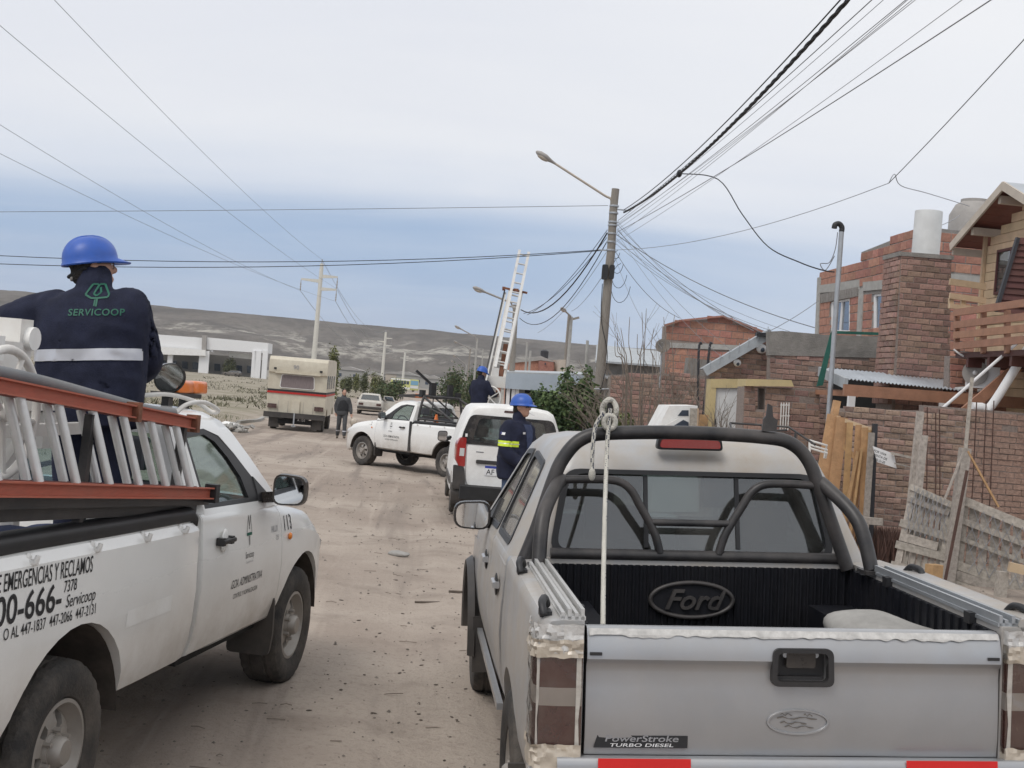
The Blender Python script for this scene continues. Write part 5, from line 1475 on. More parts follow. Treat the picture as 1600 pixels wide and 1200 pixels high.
# ------------------------------------------------------------------ the small white van
def make_van():
    T = thing('van', 'small white van with tall red tail lamps ahead of the silver pickup', 'van', local=True)
    def rg(zb, k, zt, w=.865, wt=.66):
        z = lambda t: zb + (zt - zb) * t
        pts = [(0, z(0)), (w - .12, z(0)), (w - .03, z(.03)), (w, z(.14)), (w + .008, z(.33)), (w - .002, z(.55)), (w - .035, z(.66)), (w - .10, z(.80)), (wt + .045, z(.90)), (wt, z(.955)), (wt - .08, z(.985)), (.3, z(1.0)), (0, z(1.005))]
        return [(y, q) for y, q in pts] + [(-y, q) for y, q in reversed(pts[1:-1])]
    st_ = []
    for x, zb, zt, w, wt in ((.0, .30, 1.70, .80, .58), (.02, .27, 1.76, .835, .62), (.08, .25, 1.80, .858, .655), (.3, .24, 1.805, .868, .66), (2.2, .22, 1.80, .868, .66), (2.7, .22, 1.76, .868, .64), (3.05, .22, 1.52, .868, .66), (3.35, .22, 1.22, .866, .74), (3.7, .22, 1.10, .86, .72), (4.05, .24, .98, .82, .66), (4.22, .26, .82, .74, .6), (4.28, .32, .62, .66, .55)):
        st_.append((x, rg(zb, 0, zt, w, wt)))
    inn = []
    for x, zb, zt, w, wt in ((.10, .55, 1.72, .80, .58), (2.6, .55, 1.70, .80, .58), (3.0, .55, 1.46, .80, .6), (3.3, .55, 1.16, .80, .62)): inn.append((x, rg(zb, 0, zt, w, wt)))
    winL = rpoly([(-.60, 1.185), (-.03, 1.185), (-.03, 1.60), (-.52, 1.60)], .07, 4)
    fw = MB().prism([(2.6, y, z) for y, z in ((-.66, 1.12), (.66, 1.12), (.56, 1.62), (-.56, 1.62))], (1.1, 0, 0))
    sw = side_cut(rpoly([(1.95, 1.14), (2.0, 1.55), (2.55, 1.55), (3.1, 1.10)], .06, 3))
    body = cut(body_loft(st_), [body_loft(inn), MB().prism([(-.2, y, z) for y, z in winL], (.5, 0, 0)), MB().prism([(-.2, -y, z) for y, z in winL], (.5, 0, 0)), fw, sw, arch_cut(.62, .31, .37, .55), arch_cut(3.43, .31, .37, .55)], 'white_plain', 32)
    put('body', body, T)
    # back doors: black glazed upper area, white lower panels
    def xr(z): return -.012
    for s in (1, -1):
        o = rpoly([(.006, 1.165), (.79, 1.165), (.755, 1.35), (.66, 1.635), (.006, 1.635)], [.01, .05, .03, .09, .01], 3)
        h_ = rpoly([(.045, 1.20), (.60, 1.20), (.585, 1.30), (.515, 1.585), (.045, 1.585)], [.04, .06, .03, .07, .04], 3)
        f = frame_plate(o, h_, lambda p, s=s: Vector((xr(p[1]) - .014, s * p[0], p[1])), Vector((.02, 0, 0))).build('window_surround', 'black_gloss', T, 0)
        MB().prism([(xr(z) - .006, s * y, z) for y, z in h_], (.004, 0, 0)).build('rear_window', 'glass_tint' if s > 0 else 'glass_dark', f, 0)
        pn = rpoly([(.004, .49), (.60, .49), (.66, .60), (.675, 1.150), (.004, 1.150)], [.01, .09, .06, .03, .01], 4)
        d = MB().loft([[(x, s * y, z) for y, z in pn] for x in (-.022, .03)]).build('rear_door', 'white_plain', T, 20)
        # tail lamps
        lo = rpoly([(.70, .80), (.795, .80), (.85, .90), (.845, 1.16), (.80, 1.26), (.71, 1.26)], .02, 3)
        l = MB().loft([[(x, s * y * k, z) for y, z in lo] for x, k in ((-.03, .985), (.0, 1.0), (.16, 1.022))]).build('tail_lamp', 'lamp_red', T, 30)
        MB().prism([(-.034, s * y, z) for y, z in ((.715, .965), (.79, .965), (.79, 1.09), (.715, 1.09))], (.004, 0, 0)).build('reverse_lens', 'lamp_white', l, 0)
        for z in (1.30, .77): MB().box((-.02, s * .705, z), (.03, .035, .05)).build('hinge', 'white_plain', T, 0)
    d = [o for o in children(T) if o.name.startswith('rear_door')][0]
    MB().loft([[(x, y, z) for y, z in rpoly([(-.32, .865), (.52, .865), (.52, .925), (-.32, .925)], .02, 3)] for x in (-.05, -.02)]).build('door_handle', 'black_plastic', d, 30)
    MB().box((-.024, .47, 1.05), (.006, .12, .014)).build('badge', 'chrome', d, 0)
    MB().loft([[(x, .04 + y, 1.72 + z) for y, z in rpoly([(-.10, -.018), (.10, -.018), (.09, .018), (-.09, .018)], .012, 3)] for x in (-.005, .03)]).build('brake_light', 'lamp_dark_red', T, 30)
    pl = MB().loft([[(x, y, z) for y, z in rpoly([(-.155, .69), (.375, .69), (.375, .845), (-.155, .845)], .015, 3)] for x in (-.034, -.022)]).build('number_plate', 'ink_white', T, 0)
    MB().prism([(-.0355, y, z) for y, z in ((.37, .805), (-.15, .805), (-.15, .842), (.37, .842))], (.001, 0, 0)).build('plate_band', 'ink_blue', pl, 0)
    place_text(text_mb('AF 63 7', .085, .95, 0, .004), (-.036, .345, .705), (0, -1, 0), (0, 0, 1)).build('lettering', 'ink_black', pl, 0, recalc=False)
    bpr = rpoly([(-.10, .20), (-.12, .36), (-.085, .50), (.0, .53), (.30, .50), (.30, .20)], .03, 2)
    MB().loft([[(x if abs(y) < .8 else x + .09, y, z) for x, z in bpr] for y in (-.872, -.80, .80, .872)]).build('rear_bumper', 'black_plastic', T, 30)
    for s in (-1, 1):
        MB().loft([[(x, s * y, z) for y, z in rpoly([(.66, .44), (.86, .44), (.87, .82), (.70, .80), (.67, .60)], .03, 2)] for x in (-.055, .25)]).build('bumper_corner', 'black_plastic', T, 30)
        MB().box((-.115, s * .64, .40), (.02, .16, .04)).build('reflector', 'lamp_red', T, 0)
        MB().loft([[(x, s * .872, z) for x, z in rpoly([(1.05, .42), (3.0, .42), (3.0, .56), (1.05, .56)], .03, 2)], [(x, s * .885, z) for x, z in rpoly([(1.06, .43), (2.99, .43), (2.99, .55), (1.06, .55)], .03, 2)]]).build('side_moulding', 'black_plastic', T, 0)
        mirror_part(T, (2.80, s * 1.01, 1.13), s, .17, .20, .12, 'black_plastic', stalk=(2.9, s * .86, 1.12))
        for x in (.62, 3.43): wheel(T, x, s * .765, .31, .31, .19, .195, 'five', 'rim_dark', right=(s < 0))
    wheel_wells(T, (.62, 3.43), .31, .37, .5, .84)
    wsr = []
    for z, x, w in ((1.12, 3.44, .66), (1.36, 3.17, .62), (1.62, 2.83, .56)): wsr.append([(x + .12 * (1 - t * t) * .6 - .04, w * t, z) for t in (-1, -.6, -.2, .2, .6, 1)])
    MB().loft(wsr, caps=False, closed=False).build('windscreen', 'glass_cab', T, 60)
    seat(T, (2.05, .38, .55), .48, 'dark_inside'); seat(T, (2.05, -.38, .55), .48, 'dark_inside'); steering_wheel(T, (2.45, .38, 1.0))
    MB().box((2.85, 0, .85), (.4, 1.5, .36)).build('dashboard', 'black_plastic', T, 0); MB().box((1.5, 0, .42), (3.8, 1.5, .2)).build('chassis', 'dark_inside', T, 0)
    return T
VAN = make_van()
vl = at(708, 806, 20.5); h_ = rad(4.3); vf = Vector((-sin(h_), cos(h_), 0)); vl_ = Vector((-cos(h_), -sin(h_), 0))
vo = at(790, 800, 20.4); set_pose(VAN, (vo.x - .02, 20.35, gz(vo.x, 20.5)), 4.3)

# ------------------------------------------------------------------ things farther off
def make_camper():
    T = thing('camper', 'cream camper truck with a red and black stripe parked at the left kerb', 'camper', local=True)
    W = 1.10
    prof = [(0.02, .62), (.0, .95), (-.04, 2.16), (-.12, 2.20), (-.16, 2.40), (-.10, 2.68), (.10, 2.80), (3.6, 2.84), (5.0, 2.80), (5.35, 2.45), (5.45, 1.6), (5.5, .62)]
    b = MB().loft([[(x, y, z) for x, z in prof] for y in (-W, -W + .06, W - .06, W)])
    put('body', cut(b, [arch_cut(1.25, .42, .50, .8), arch_cut(4.5, .42, .50, .8)], 'cream_paint', 25), T)
    MB().loft([[(x, y, z) for y, z in rpoly([(-.85, 2.17), (.85, 2.17), (.85, 2.21), (-.85, 2.21)], .02, 2)] for x in (-.20, -.1)]).build('window_hood', 'cream_paint', T, 0)
    wo = rpoly([(-.66, 1.62), (.66, 1.62), (.62, 2.14), (-.62, 2.14)], .09, 4); wi = [(y * .96, 1.88 + (z - 1.88) * .93) for y, z in wo]
    f = frame_plate(wo, wi, lambda p: Vector((-.062, p[0], p[1])), Vector((.04, 0, 0))).build('window_frame', 'white_plain', T, 0)
    MB().prism([(-.055, y, z) for y, z in wi], (.01, 0, 0)).build('rear_window', 'curtain', f, 0)
    MB().box((-.038, 0, 1.525), (.03, 2 * W + .01, .07)).build('black_stripe', 'ink_black', T, 0); MB().box((-.036, 0, 1.445), (.032, 2 * W + .012, .075)).build('red_stripe', 'stripe_red', T, 0)
    for s in (-1, 1):
        MB().box((2.7, s * (W + .002), 1.525), (5.3, .012, .07)).build('black_stripe', 'ink_black', T, 0); MB().box((2.7, s * (W + .003), 1.445), (5.3, .012, .075)).build('red_stripe', 'stripe_red', T, 0)
        for x in (.55, 1.6, 2.8, 4.2): MB().loft([[(x + a, s * y, 1.95 + z) for a, z in rpoly([(-.35, -.25), (.35, -.25), (.35, .25), (-.35, .25)], .06, 3)] for y in (W - .01, W + .012)]).build('side_window', 'window_dark', T, 0)
        MB().box((-.05, s * .88, .92), (.03, .34, .16)).build('tail_lamp', 'lamp_dark_red', T, 0)
        MB().box((-.15, s * .86, 2.34), (.04, .10, .07)).build('marker_lamp', 'black_plastic', T, 0)
        for x in (1.25, 4.5): wheel(T, x, s * .90, .40, .40, .24, .21, 'eight', 'rim_dark', right=(s < 0))
        for k in (.35, .8): MB().box((.004, s * k * .82, .93), (.02, .012, .44)).build('panel_seam', 'tank_grey', T, 0)
        MB().box((.30, s * .80, .36), (.02, .40, .5)).build('mud_flap', 'black_plastic', T, 0)
    MB().box((-.03, 0, .93), (.06, .30, .46)).build('hatch', 'cream_paint', T, 0)
    MB().box((-.20, 0, .60), (.12, 2.3, .20)).build('rear_bumper', 'black_plastic', T, 0)
    MB().box((.3, 0, .36), (.10, 1.3, .18)).box((2.8, 0, .50), (4.8, .9, .14)).build('chassis', 'dark_inside', T, 0)
    hk = MB(); hk.bar((-.28, 0, .70), (-.28, 0, .18), .05, .05); hk.bar((-.28, -.08, .22), (-.28, .08, .22), .05, .05); hk.build('tow_hitch', 'galv', T, 0)
    place_text(text_mb('90', .15, 1, 0, .01, align='CENTER'), (-.172, .08, 2.36), (0, -1, 0), (0, 0, 1)).build('lettering', 'ink_faded', T, 0, recalc=False)
    p_ = MB().box((.24, -.25, .44), (.01, .40, .14)).build('number_plate', 'ink_black', T, 0); place_text(text_mb('A 151', .10, .9, 0, .004), (.23, -.08, .39), (0, -1, 0), (0, 0, 1)).build('lettering', 'ink_white', p_, 0, recalc=False)
    return T
CAMPER = make_camper()
cl, cr_ = at(412, 662, 48.5), at(506, 676, 48.5)
set_pose(CAMPER, ((cl.x + cr_.x) / 2, 48.5, gz((cl.x + cr_.x) / 2, 48.5) - .02), 4.3)

def make_sedan(name, label, cat, paint, group=None, open_door=False, estate=False):
    T = thing(name, label, cat, group=group, local=True)
    low = []
    for x, zb, zt, w in ((0, .45, .86, .74), (.08, .34, .93, .80), (.5, .26, .96, .83), (1.2, .25, .97, .84), (3.2, .25, .94, .84), (3.9, .26, .90, .82), (4.25, .30, .80, .76), (4.35, .42, .66, .70)): low.append((x, ring(zb, zt, w, .012, .09, .02)))
    put('body', cut(body_loft(low), [arch_cut(.82, .31, .37, .55), arch_cut(3.42, .31, .37, .55)], paint, 32), T)
    g = MB(); xr0, xr1 = (.15, .35) if estate else (.70, 1.15)
    g.loft([[(x, y, z) for x, y in ((a, -w), (a + .3, -w), (b - .3, -w), (b, -w * .9), (b + .05, 0), (b, w * .9), (b - .3, w), (a + .3, w), (a, w), (a - .04, 0))] for z, a, b, w in ((.93, xr0, 3.05, .79), (1.15, (xr0 * 2 + xr1) / 3, 2.75, .70), (1.36, xr1, 2.35, .61), (1.41, xr1 + .12, 2.2, .52))])
    gi = MB().join(g, Matrix.Translation((1.8, 0, .90)) @ Matrix.Diagonal((.93, .92, .94, 1)) @ Matrix.Translation((-1.8, 0, -.93)))
    side = side_cut(rpoly([(xr1 - .12, 1.0), (xr1 + .12, 1.34), (2.30, 1.34), (2.78, 1.0)], .05, 3))
    back = MB().prism([(xr0 - .6, y, z) for y, z in ((-.62, 1.0), (.62, 1.0), (.53, 1.33), (-.53, 1.33))], (1.2, 0, 0)); fr = MB().prism([(2.3, y, z) for y, z in ((-.64, .99), (.64, .99), (.53, 1.33), (-.53, 1.33))], (1.2, 0, 0))
    put('cab_roof', cut(g, [gi, side, back, fr], paint, 30), T)
    for s in (-1, 1):
        MB().prism([(x, s * (.775 - (z - .95) * .40), z) for x, z in ((xr1 - .12, 1.0), (xr1 + .12, 1.34), (2.30, 1.34), (2.78, 1.0))], (0, -s * .004, 0)).build('side_window', 'glass_dark', T, 0)
        MB().box((-.005, s * .58, .72), (.05, .30, .14)).build('tail_lamp', 'lamp_dark_red', T, 0)
        for x in (.82, 3.42): wheel(T, x, s * .72, .30, .30, .18, .18, 'eight', 'rim_dark', right=(s < 0))
        mirror_part(T, (2.62, s * .93, 1.02), s, .14, .11, .08, 'black_plastic', stalk=(2.7, s * .80, 1.0))
    MB().prism([((xr0 - .02) + (z - .95) * (xr1 - xr0) / .42 + .012, y, z) for y, z in ((-.63, 1.0), (.63, 1.0), (.54, 1.33), (-.54, 1.33))], (.005, 0, 0)).build('rear_window', 'glass_tint', T, 0)
    MB().prism([(3.04 - (z - .95) * 1.72 - .02, y, z) for y, z in ((-.63, 1.0), (.63, 1.0), (.54, 1.33), (-.54, 1.33))], (.005, 0, 0)).build('windscreen', 'glass_tint', T, 0)
    MB().loft([[(x, y, z) for x, z in rpoly([(-.09, .42), (-.09, .56), (.02, .58), (.02, .40)], .02, 2)] for y in (-.80, .80)]).build('rear_bumper', 'black_plastic', T, 0)
    MB().box((2.1, 0, .30), (3.6, 1.3, .16)).build('chassis', 'dark_inside', T, 0)
    if open_door:
        d = MB(); d.prism([(2.75, -.84, .35), (2.75, -.84, .95), (2.75, -.80, 1.32), (2.72, -1.45, 1.30), (2.70, -1.62, .95), (2.70, -1.62, .35)], (.05, 0, 0)); d.build('door', paint, T, 0)
        MB().prism([(2.742, -.88, .98), (2.742, -.86, 1.27), (2.71, -1.40, 1.26), (2.69, -1.54, .98)], (.004, 0, 0)).build('door_window', 'glass_dark', T, 0)
    return T
car = make_sedan('sedan', 'dusty old white car with its right door open parked beyond the walking man', 'car', 'old_white', open_door=True, estate=True)
cp = at(577, 640, 84); set_pose(car, (cp.x, 84, gz(cp.x, 84)), 4.3)
car2 = make_sedan('sedan', 'small dark car parked below the white canopy building on the left', 'car', 'rim_dark', estate=True)
cp = at(375, 596, 300); set_pose(car2, (cp.x, 300, gz(cp.x, 300)), 75)

def make_bus():
    T = thing('bus', 'yellow and blue city bus far down the dirt road', 'bus', local=True)
    prof = rpoly([(0, .35), (.0, 3.0), (.1, 3.1), (9.9, 3.1), (10.0, 2.9), (10.0, .35)], .15, 3)
    put('body', cut(MB().loft([[(x, y, z) for x, z in prof] for y in (-1.25, 1.25)]), [arch_cut(2.2, .5, .6, .9), arch_cut(7.4, .5, .6, .9)], 'bus_yellow', 30), T)
    for s in (-1, 1):
        for i in range(6): MB().box((1.2 + i * 1.42, s * 1.255, 2.15), (1.25, .02, .85)).build('side_window', 'window_dark', T, 0)
        MB().box((5, s * 1.256, 2.85), (9.9, .016, .36)).build('roof_band', 'ink_white', T, 0); MB().box((5, s * 1.257, .75), (9.9, .016, .5)).build('skirt', 'ink_white', T, 0)
        for x in (2.2, 7.4): wheel(T, x, s * 1.08, .5, .5, .28, .28, 'eight', 'rim_dark', right=(s < 0))
    for x in (-.01, 10.01):
        MB().box((x, 0, 2.25), (.03, 2.2, 1.1)).build('end_window', 'bus_blue', T, 0); MB().box((x, 0, 1.2), (.03, 2.3, .7)).build('end_panel', 'ink_white', T, 0)
    return T
BUS = make_bus(); bp_ = at(652, 612, 330); set_pose(BUS, (bp_.x - .6, 326, gz(bp_.x, 330)), 35)

# ================================================================== PEOPLE (own space: x right, y the way they face, z up from the soles)
def limb(mb, pts, rs, n=12):
    """tapered round limb with rounded ends"""
    pts = [Vector(p) for p in pts]; P, R = [], []
    d0 = (pts[0] - pts[1]).normalized(); d1 = (pts[-1] - pts[-2]).normalized()
    for k in (1.0, .7, .35): P.append(pts[0] + d0 * rs[0] * k * .9); R.append(rs[0] * math.sqrt(max(.02, 1 - k * k)))
    sp = spline(pts, 5); k = (len(sp) - 1)
    for i, p in enumerate(sp):
        t = i / 5; j = min(int(t), len(rs) - 2); f = t - j
        P.append(p); R.append(rs[j] * (1 - f) + rs[j + 1] * f)
    for q in (.35, .7, 1.0): P.append(pts[-1] + d1 * rs[-1] * q * .9); R.append(rs[-1] * math.sqrt(max(.02, 1 - q * q)))
    return mb.tube(P, R, n)
def stack(mb, secs, n=24, power=2.4):
    """torso: list of (centre, half width x, half depth y), superelliptic"""
    rings = []
    for c, a, b in secs:
        c = Vector(c); r = []
        for j in range(n):
            w = 2 * pi * j / n; cx, sy = cos(w), sin(w)
            r.append(c + Vector((math.copysign(abs(cx) ** (2 / power), cx) * a, math.copysign(abs(sy) ** (2 / power), sy) * b, 0)))
        rings.append(r)
    return mb.loft(rings)
def fuse(mb, name, mat, vox, smooth_it=4, wrinkle=0.0, seed=0.0):
    me = mb.mesh(name, mat, 60)
    def f(o):
        r = o.modifiers.new('r', 'REMESH'); r.mode = 'VOXEL'; r.voxel_size = vox; r.use_smooth_shade = True
        s = o.modifiers.new('s', 'SMOOTH'); s.factor = .5; s.iterations = smooth_it
    me = modified(me, f)
    if wrinkle:
        for v in me.vertices:
            p = v.co; q = noise.noise(Vector((p.x * 7 + seed, p.y * 7, p.z * 4.5))) + .55 * noise.noise(Vector((p.x * 17, p.y * 17 + seed, p.z * 11))) + .5 * (1 - abs(noise.noise(Vector((p.x * 5 - seed, p.y * 5, p.z * 9)))) * 2)
            v.co = p + v.normal * q * wrinkle
    me.materials.clear(); me.materials.append(MATS[mat])
    for p in me.polygons: p.material_index = 0
    me.shade_smooth(); return me
def hand(mb, w, d, pn, s, curl=.5):
    """palm, four fingers and a thumb; w wrist point, d finger direction, pn palm normal"""
    w, d, pn = Vector(w), Vector(d).normalized(), Vector(pn); pn = (pn - d * pn.dot(d)).normalized(); t = d.cross(pn) * s
    pc = w + d * .05
    mb.ell(pc, (.042, .016, .05), 12, 8, Matrix((t, pn, d)).transposed())
    for i, (o, l) in enumerate(((.030, .070), (.010, .080), (-.010, .074), (-.030, .058))):
        p = w + d * .088 + t * o; a = curl * .7
        pts = [p - d * .015, p]
        for j, f in enumerate((.45, .32, .25)):
            v = d * cos(a) + pn * sin(a); p = p + v * l * f; pts.append(p); a += curl
        limb(mb, pts, [.0095, .0095, .009, .008, .007], 8)
    p = w + d * .035 + t * .036
    limb(mb, [p, p + t * .026 + d * .022 + pn * .012, p + t * .036 + d * .052 + pn * .028], [.013, .011, .008], 8)
def head_mb(mb, c, rot, f=1.0):
    """skull, jaw, nose, ears, brow and neck stub at head centre c"""
    R = rot
    def e(p, r, n=18, m=12, q=None): mb.ell(c + R @ Vector(p), r, n, m, R if q is None else R @ q)
    e((0, -.012, .035), (.076, .094, .090)); e((0, .012, -.035), (.062, .072, .075)); e((0, .045, -.075), (.040, .036, .036)); e((0, .03, .0), (.068, .066, .07))
    e((0, .098, -.018), (.013, .018, .018)); e((0, .090, .008), (.009, .013, .026)); e((0, .080, .030), (.050, .014, .012)); e((0, .082, -.058), (.022, .012, .006)); e((0, .081, -.069), (.019, .012, .006))
    for s in (-1, 1): e((s * .076, -.008, -.004), (.010, .020, .032))
def helmet(P, c, R, mat='helmet_blue', k=.93):
    """hard hat with a ridge, peak and rim"""
    mb = MB(); n = 36; rings = []
    for i in range(11):
        t = pi / 2 * i / 10; r = cos(t) ** .85 if i < 10 else .001; z = sin(t)
        rings.append([c + R @ (Vector((cos(w) * .116 * r, sin(w) * .142 * r - .01, .040 + z * .125 + (.007 if abs(cos(w)) < .18 and i > 1 else 0)))* k) for w in [2 * pi * j / n for j in range(n)]])
    bot = []
    for w in [2 * pi * j / n for j in range(n)]:
        f = max(0, sin(w)) ** 2.5; bot.append((w, f))
    rim = [c + R @ (Vector((cos(w) * (.124 + .004 * f), sin(w) * (.150 + .060 * f) - .01, .024 - .012 * f)) * k) for w, f in bot]
    rim2 = [c + R @ (Vector((cos(w) * (.119 + .004 * f), sin(w) * (.145 + .058 * f) - .01, .017 - .012 * f)) * k) for w, f in bot]
    inn = [c + R @ (Vector((cos(w) * .108, sin(w) * .134 - .01, .030)) * k) for w, f in bot]
    inn2 = [c + R @ (Vector((cos(w) * .09, sin(w) * .115 - .01, .10)) * k) for w, f in bot]
    mb.loft([inn2, inn, rim2, rim] + rings)
    return mb.build('helmet', mat, P, 50)
def eyes(P, c, R):
    for s in (-1, 1):
        e = MB().ell(c + R @ Vector((s * .031, .077, .010)), (.0125, .0115, .010), 12, 8, R).build('eye', 'ink_white', P, 60)
        MB().ell(c + R @ Vector((s * .031, .086, .010)), (.005, .004, .005), 8, 6, R).build('iris', 'ink_black', e, 60)

def person(label, pose, loc, heading, clothes, vox=.012, group=None, extra=None):
    """pose: dict of joints; heading in degrees to the left of straight ahead"""
    J = {k: Vector(v) for k, v in pose.items() if not isinstance(v, (int, float))}
    hr = Euler((rad(pose.get('nod', 0)), 0, rad(pose.get('turn', 0)))).to_matrix()
    b = MB(); head_mb(b, J['head'], hr)
    limb(b, [J['neck'] + Vector((0, 0, -.06)), J['neck'], J['head'] + Vector((0, -.01, -.04))], [.062, .058, .056])
    lean = J['neck'] - J['pelvis']; pl = J['pelvis']
    at_ = lambda t: pl + lean * t
    stack(b, [(at_(-.12), .13, .09), (at_(.05), .15, .10), (at_(.35), .14, .095), (at_(.75), .16, .10), (at_(.93), .12, .08)])
    for s in 'LR':
        limb(b, [J['sh' + s], J['el' + s], J['wr' + s]], [.050, .040, .028]); limb(b, [J['hip' + s], J['kn' + s], J['an' + s]], [.080, .055, .042])
        d = (J['wr' + s] - J['el' + s]).normalized(); pn = Vector(pose.get('palm' + s, (0, 1, 0)))
        hand(b, J['wr' + s], d, pn, 1 if s == 'R' else -1, pose.get('curl', .45))
    me = fuse(b, 'person', 'skin', min(vox, .0085) if vox < .02 else .011, 2)
    P = put('person', me); P['_local'] = 1; tag(P, label, 'person', group)
    eyes(P, J['head'], hr)
    # hair under the helmet or on the crown
    hb = MB().ell(J['head'] + hr @ Vector((0, -.022, .040)), (.084, .094, .094), 20, 12, hr); hb.ell(J['head'] + hr @ Vector((0, -.055, -.03)), (.070, .055, .055), 16, 10, hr)
    put('hair', fuse(hb, 'hair', 'hair', .009, 2), P)
    j = MB(); hem = pose.get('hem', .10)
    if clothes.get('jacket'):
        w = clothes.get('bulk', 1.0)
        stack(j, [(at_(-.30), .200 * w, .140 * w), (at_(-.12), .205 * w, .148 * w), (at_(.10), .212 * w, .148 * w), (at_(.35), .216 * w, .150 * w), (at_(.62), .222 * w, .150 * w), (at_(.80), .228 * w, .142 * w), (at_(.90), .220 * w, .128 * w), (at_(.955), .192 * w, .114 * w), (at_(1.0), .140 * w, .098 * w), (at_(1.04), .085, .084)][(0 if pose.get('long', 1) else 1):])
        for s in 'LR': limb(j, [J['sh' + s] * .9 + Vector((0, 0, J['sh' + s].z * .1 - .012)), J['el' + s], J['wr' + s] + (J['el' + s] - J['wr' + s]) * .06], [.080 * w, .070 * w, .054 * w], 14)
        limb(j, [at_(.94), at_(1.03) + Vector((0, .005, .03)), at_(1.10) + Vector((0, .012, .03))], [.092, .082, .077])
        put('jacket', fuse(j, 'jacket', clothes['jacket'], vox, 5, .0155 if vox < .016 else .006, J['head'].z * 3), P)
    t = MB(); stack(t, [(at_(.06), .165, .115), (at_(-.12), .178, .125), (at_(-.26), .17, .12)])
    for s in 'LR': limb(t, [J['hip' + s], J['kn' + s], J['an' + s] + Vector((0, 0, .03))], [.100, .078, .066], 14)
    put('trousers', fuse(t, 'trousers', clothes['trousers'], vox, 4, .006 if vox < .016 else .003, 2.2), P)
    for s in 'LR':
        f = J['toe' + s] - J['an' + s]; bt = MB(); limb(bt, [J['an' + s] + Vector((0, 0, .10)), J['an' + s]], [.052, .050]); limb(bt, [J['an' + s] + Vector((0, 0, -.045)) - f * .18, J['an' + s] + f * .5 + Vector((0, 0, -.03)), J['toe' + s]], [.044, .045, .036])
        put('boot', fuse(bt, 'boot', 'boot', .012, 2), P)
    if clothes.get('helmet'): helmet(P, J['head'], hr)
    if extra: extra(P, J, hr, at_)
    set_pose(P, loc, heading + 90)      # body y axis along the heading
    P.matrix_world = Matrix.Translation(Vector(loc)) @ Matrix.Rotation(rad(heading), 4, 'Z')
    return P
STAND = dict(head=(0, .035, 1.645), neck=(0, 0, 1.475), pelvis=(0, 0, .98), shL=(-.185, -.005, 1.425), shR=(.185, -.005, 1.425), elL=(-.235, -.03, 1.14), elR=(.235, -.03, 1.14), wrL=(-.225, .06, .90), wrR=(.225, .06, .90),
             hipL=(-.095, 0, .93), hipR=(.095, 0, .93), knL=(-.105, .02, .50), knR=(.105, .02, .50), anL=(-.11, -.02, .09), anR=(.11, -.02, .09), toeL=(-.13, .14, .035), toeR=(.13, .14, .035))
def wrap_band(P, jacket, z0, z1, mat, name, keep=lambda p: True, lift=.006, flat=None):
    """cloth band: the jacket's own surface between two heights, lifted a little"""
    bm = bmesh.new(); bm.from_mesh(jacket.data)
    for co, no in (((0, 0, z0), (0, 0, -1)), ((0, 0, z1), (0, 0, 1))): bmesh.ops.bisect_plane(bm, geom=bm.verts[:] + bm.edges[:] + bm.faces[:], plane_co=co, plane_no=no, clear_outer=True)
    bmesh.ops.delete(bm, geom=[f for f in bm.faces if not keep(f.calc_center_median())], context='FACES')
    bm.normal_update()
    for v in bm.verts: v.co += v.normal * lift
    me = bpy.data.meshes.new(name); bm.to_mesh(me); bm.free(); me.materials.clear(); me.materials.append(MATS[mat]); me.shade_smooth()
    return put(name, me, P)
def part_of(P, n): return [c for c in children(P) if c.name.startswith(n)][0]

# --- worker standing in the bed of the near truck, seen from behind, left arm resting on the white boom
def near_extra(P, J, hr, at_):
    jk = part_of(P, 'jacket'); bv = bvh_of(jk.data)
    wrap_band(P, jk, 1.150, 1.205, 'reflective', 'reflective_band', lambda p: abs(p.x) < .26 and (p.y < .02 or p.x > 0))
    # print on the back
    back = Vector((0, 1, 0))
    def pr(mb, x, z, mat, nm): project(place_text(mb, (x, -.5, z), (1, 0, 0), (0, 0, 1)), bv, back, .005).build(nm, mat, jk, 0, recalc=False)
    pr(text_mb('SERVICOOP', .032, 1.0, 0, .016, align='CENTER', space=1.08), .075, 1.362, 'ink_green', 'lettering')
    lg, strip = tree_logo_mb(.115)
    strip([(-.06, .98), (-.26, .98), (-.46, .52), (-.20, .36), (.05, .36), (.05, .0)], .075); strip([(-.03, .02), (-.03, .30)], .06); strip([(.04, .36), (.46, .40), (.50, .52), (.16, 1.0), (-.02, .98), (-.14, .55), (.0, .46), (.12, .62), (.02, .86)], .075)
    pr(lg, .065, 1.405, 'ink_green', 'back_emblem')
    c = J['head']; g = MB()
    for s in (-1, 1):
        g.tube([c + hr @ Vector((s * (.031 + .026 * cos(t)), .094 - abs(s * .03) * .2, .008 + .021 * sin(t))) for t in [2 * pi * i / 20 for i in range(20)]], .002, 5, closed=True)
        g.tube([c + hr @ Vector((s * .058, .086, .012)), c + hr @ Vector((s * .078, .0, .016))], .002, 5)
    g.build('glasses', 'black_tube', P, 60)
    MB().ell(c + hr @ Vector((.0, -.106, -.040)), (.020, .010, .018), 12, 8, hr).build('helmet_dial', 'tank_grey', P, 60)
    MB().tube([c + hr @ Vector((s * .08, -.05 if s else -.118, .0 if s else -.035)) for s in (-1, 0, 1)], .010, 6).build('helmet_strap', 'dark_cloth', P, 60)
pose = dict(STAND); pose.update(head=(.0, .070, 1.605), neck=(.015, .03, 1.475), turn=-62, nod=6, shL=(-.19, .03, 1.425), elL=(-.445, .10, 1.335), wrL=(-.68, .17, 1.27), palmL=(0, 0, -1), shR=(.195, .02, 1.425), elR=(.215, .17, 1.16), wrR=(.12, .40, 1.10), palmR=(-1, 0, 0))
bedp = TRUCK_NEAR.matrix_world @ Vector((1.0, -.44, .775))
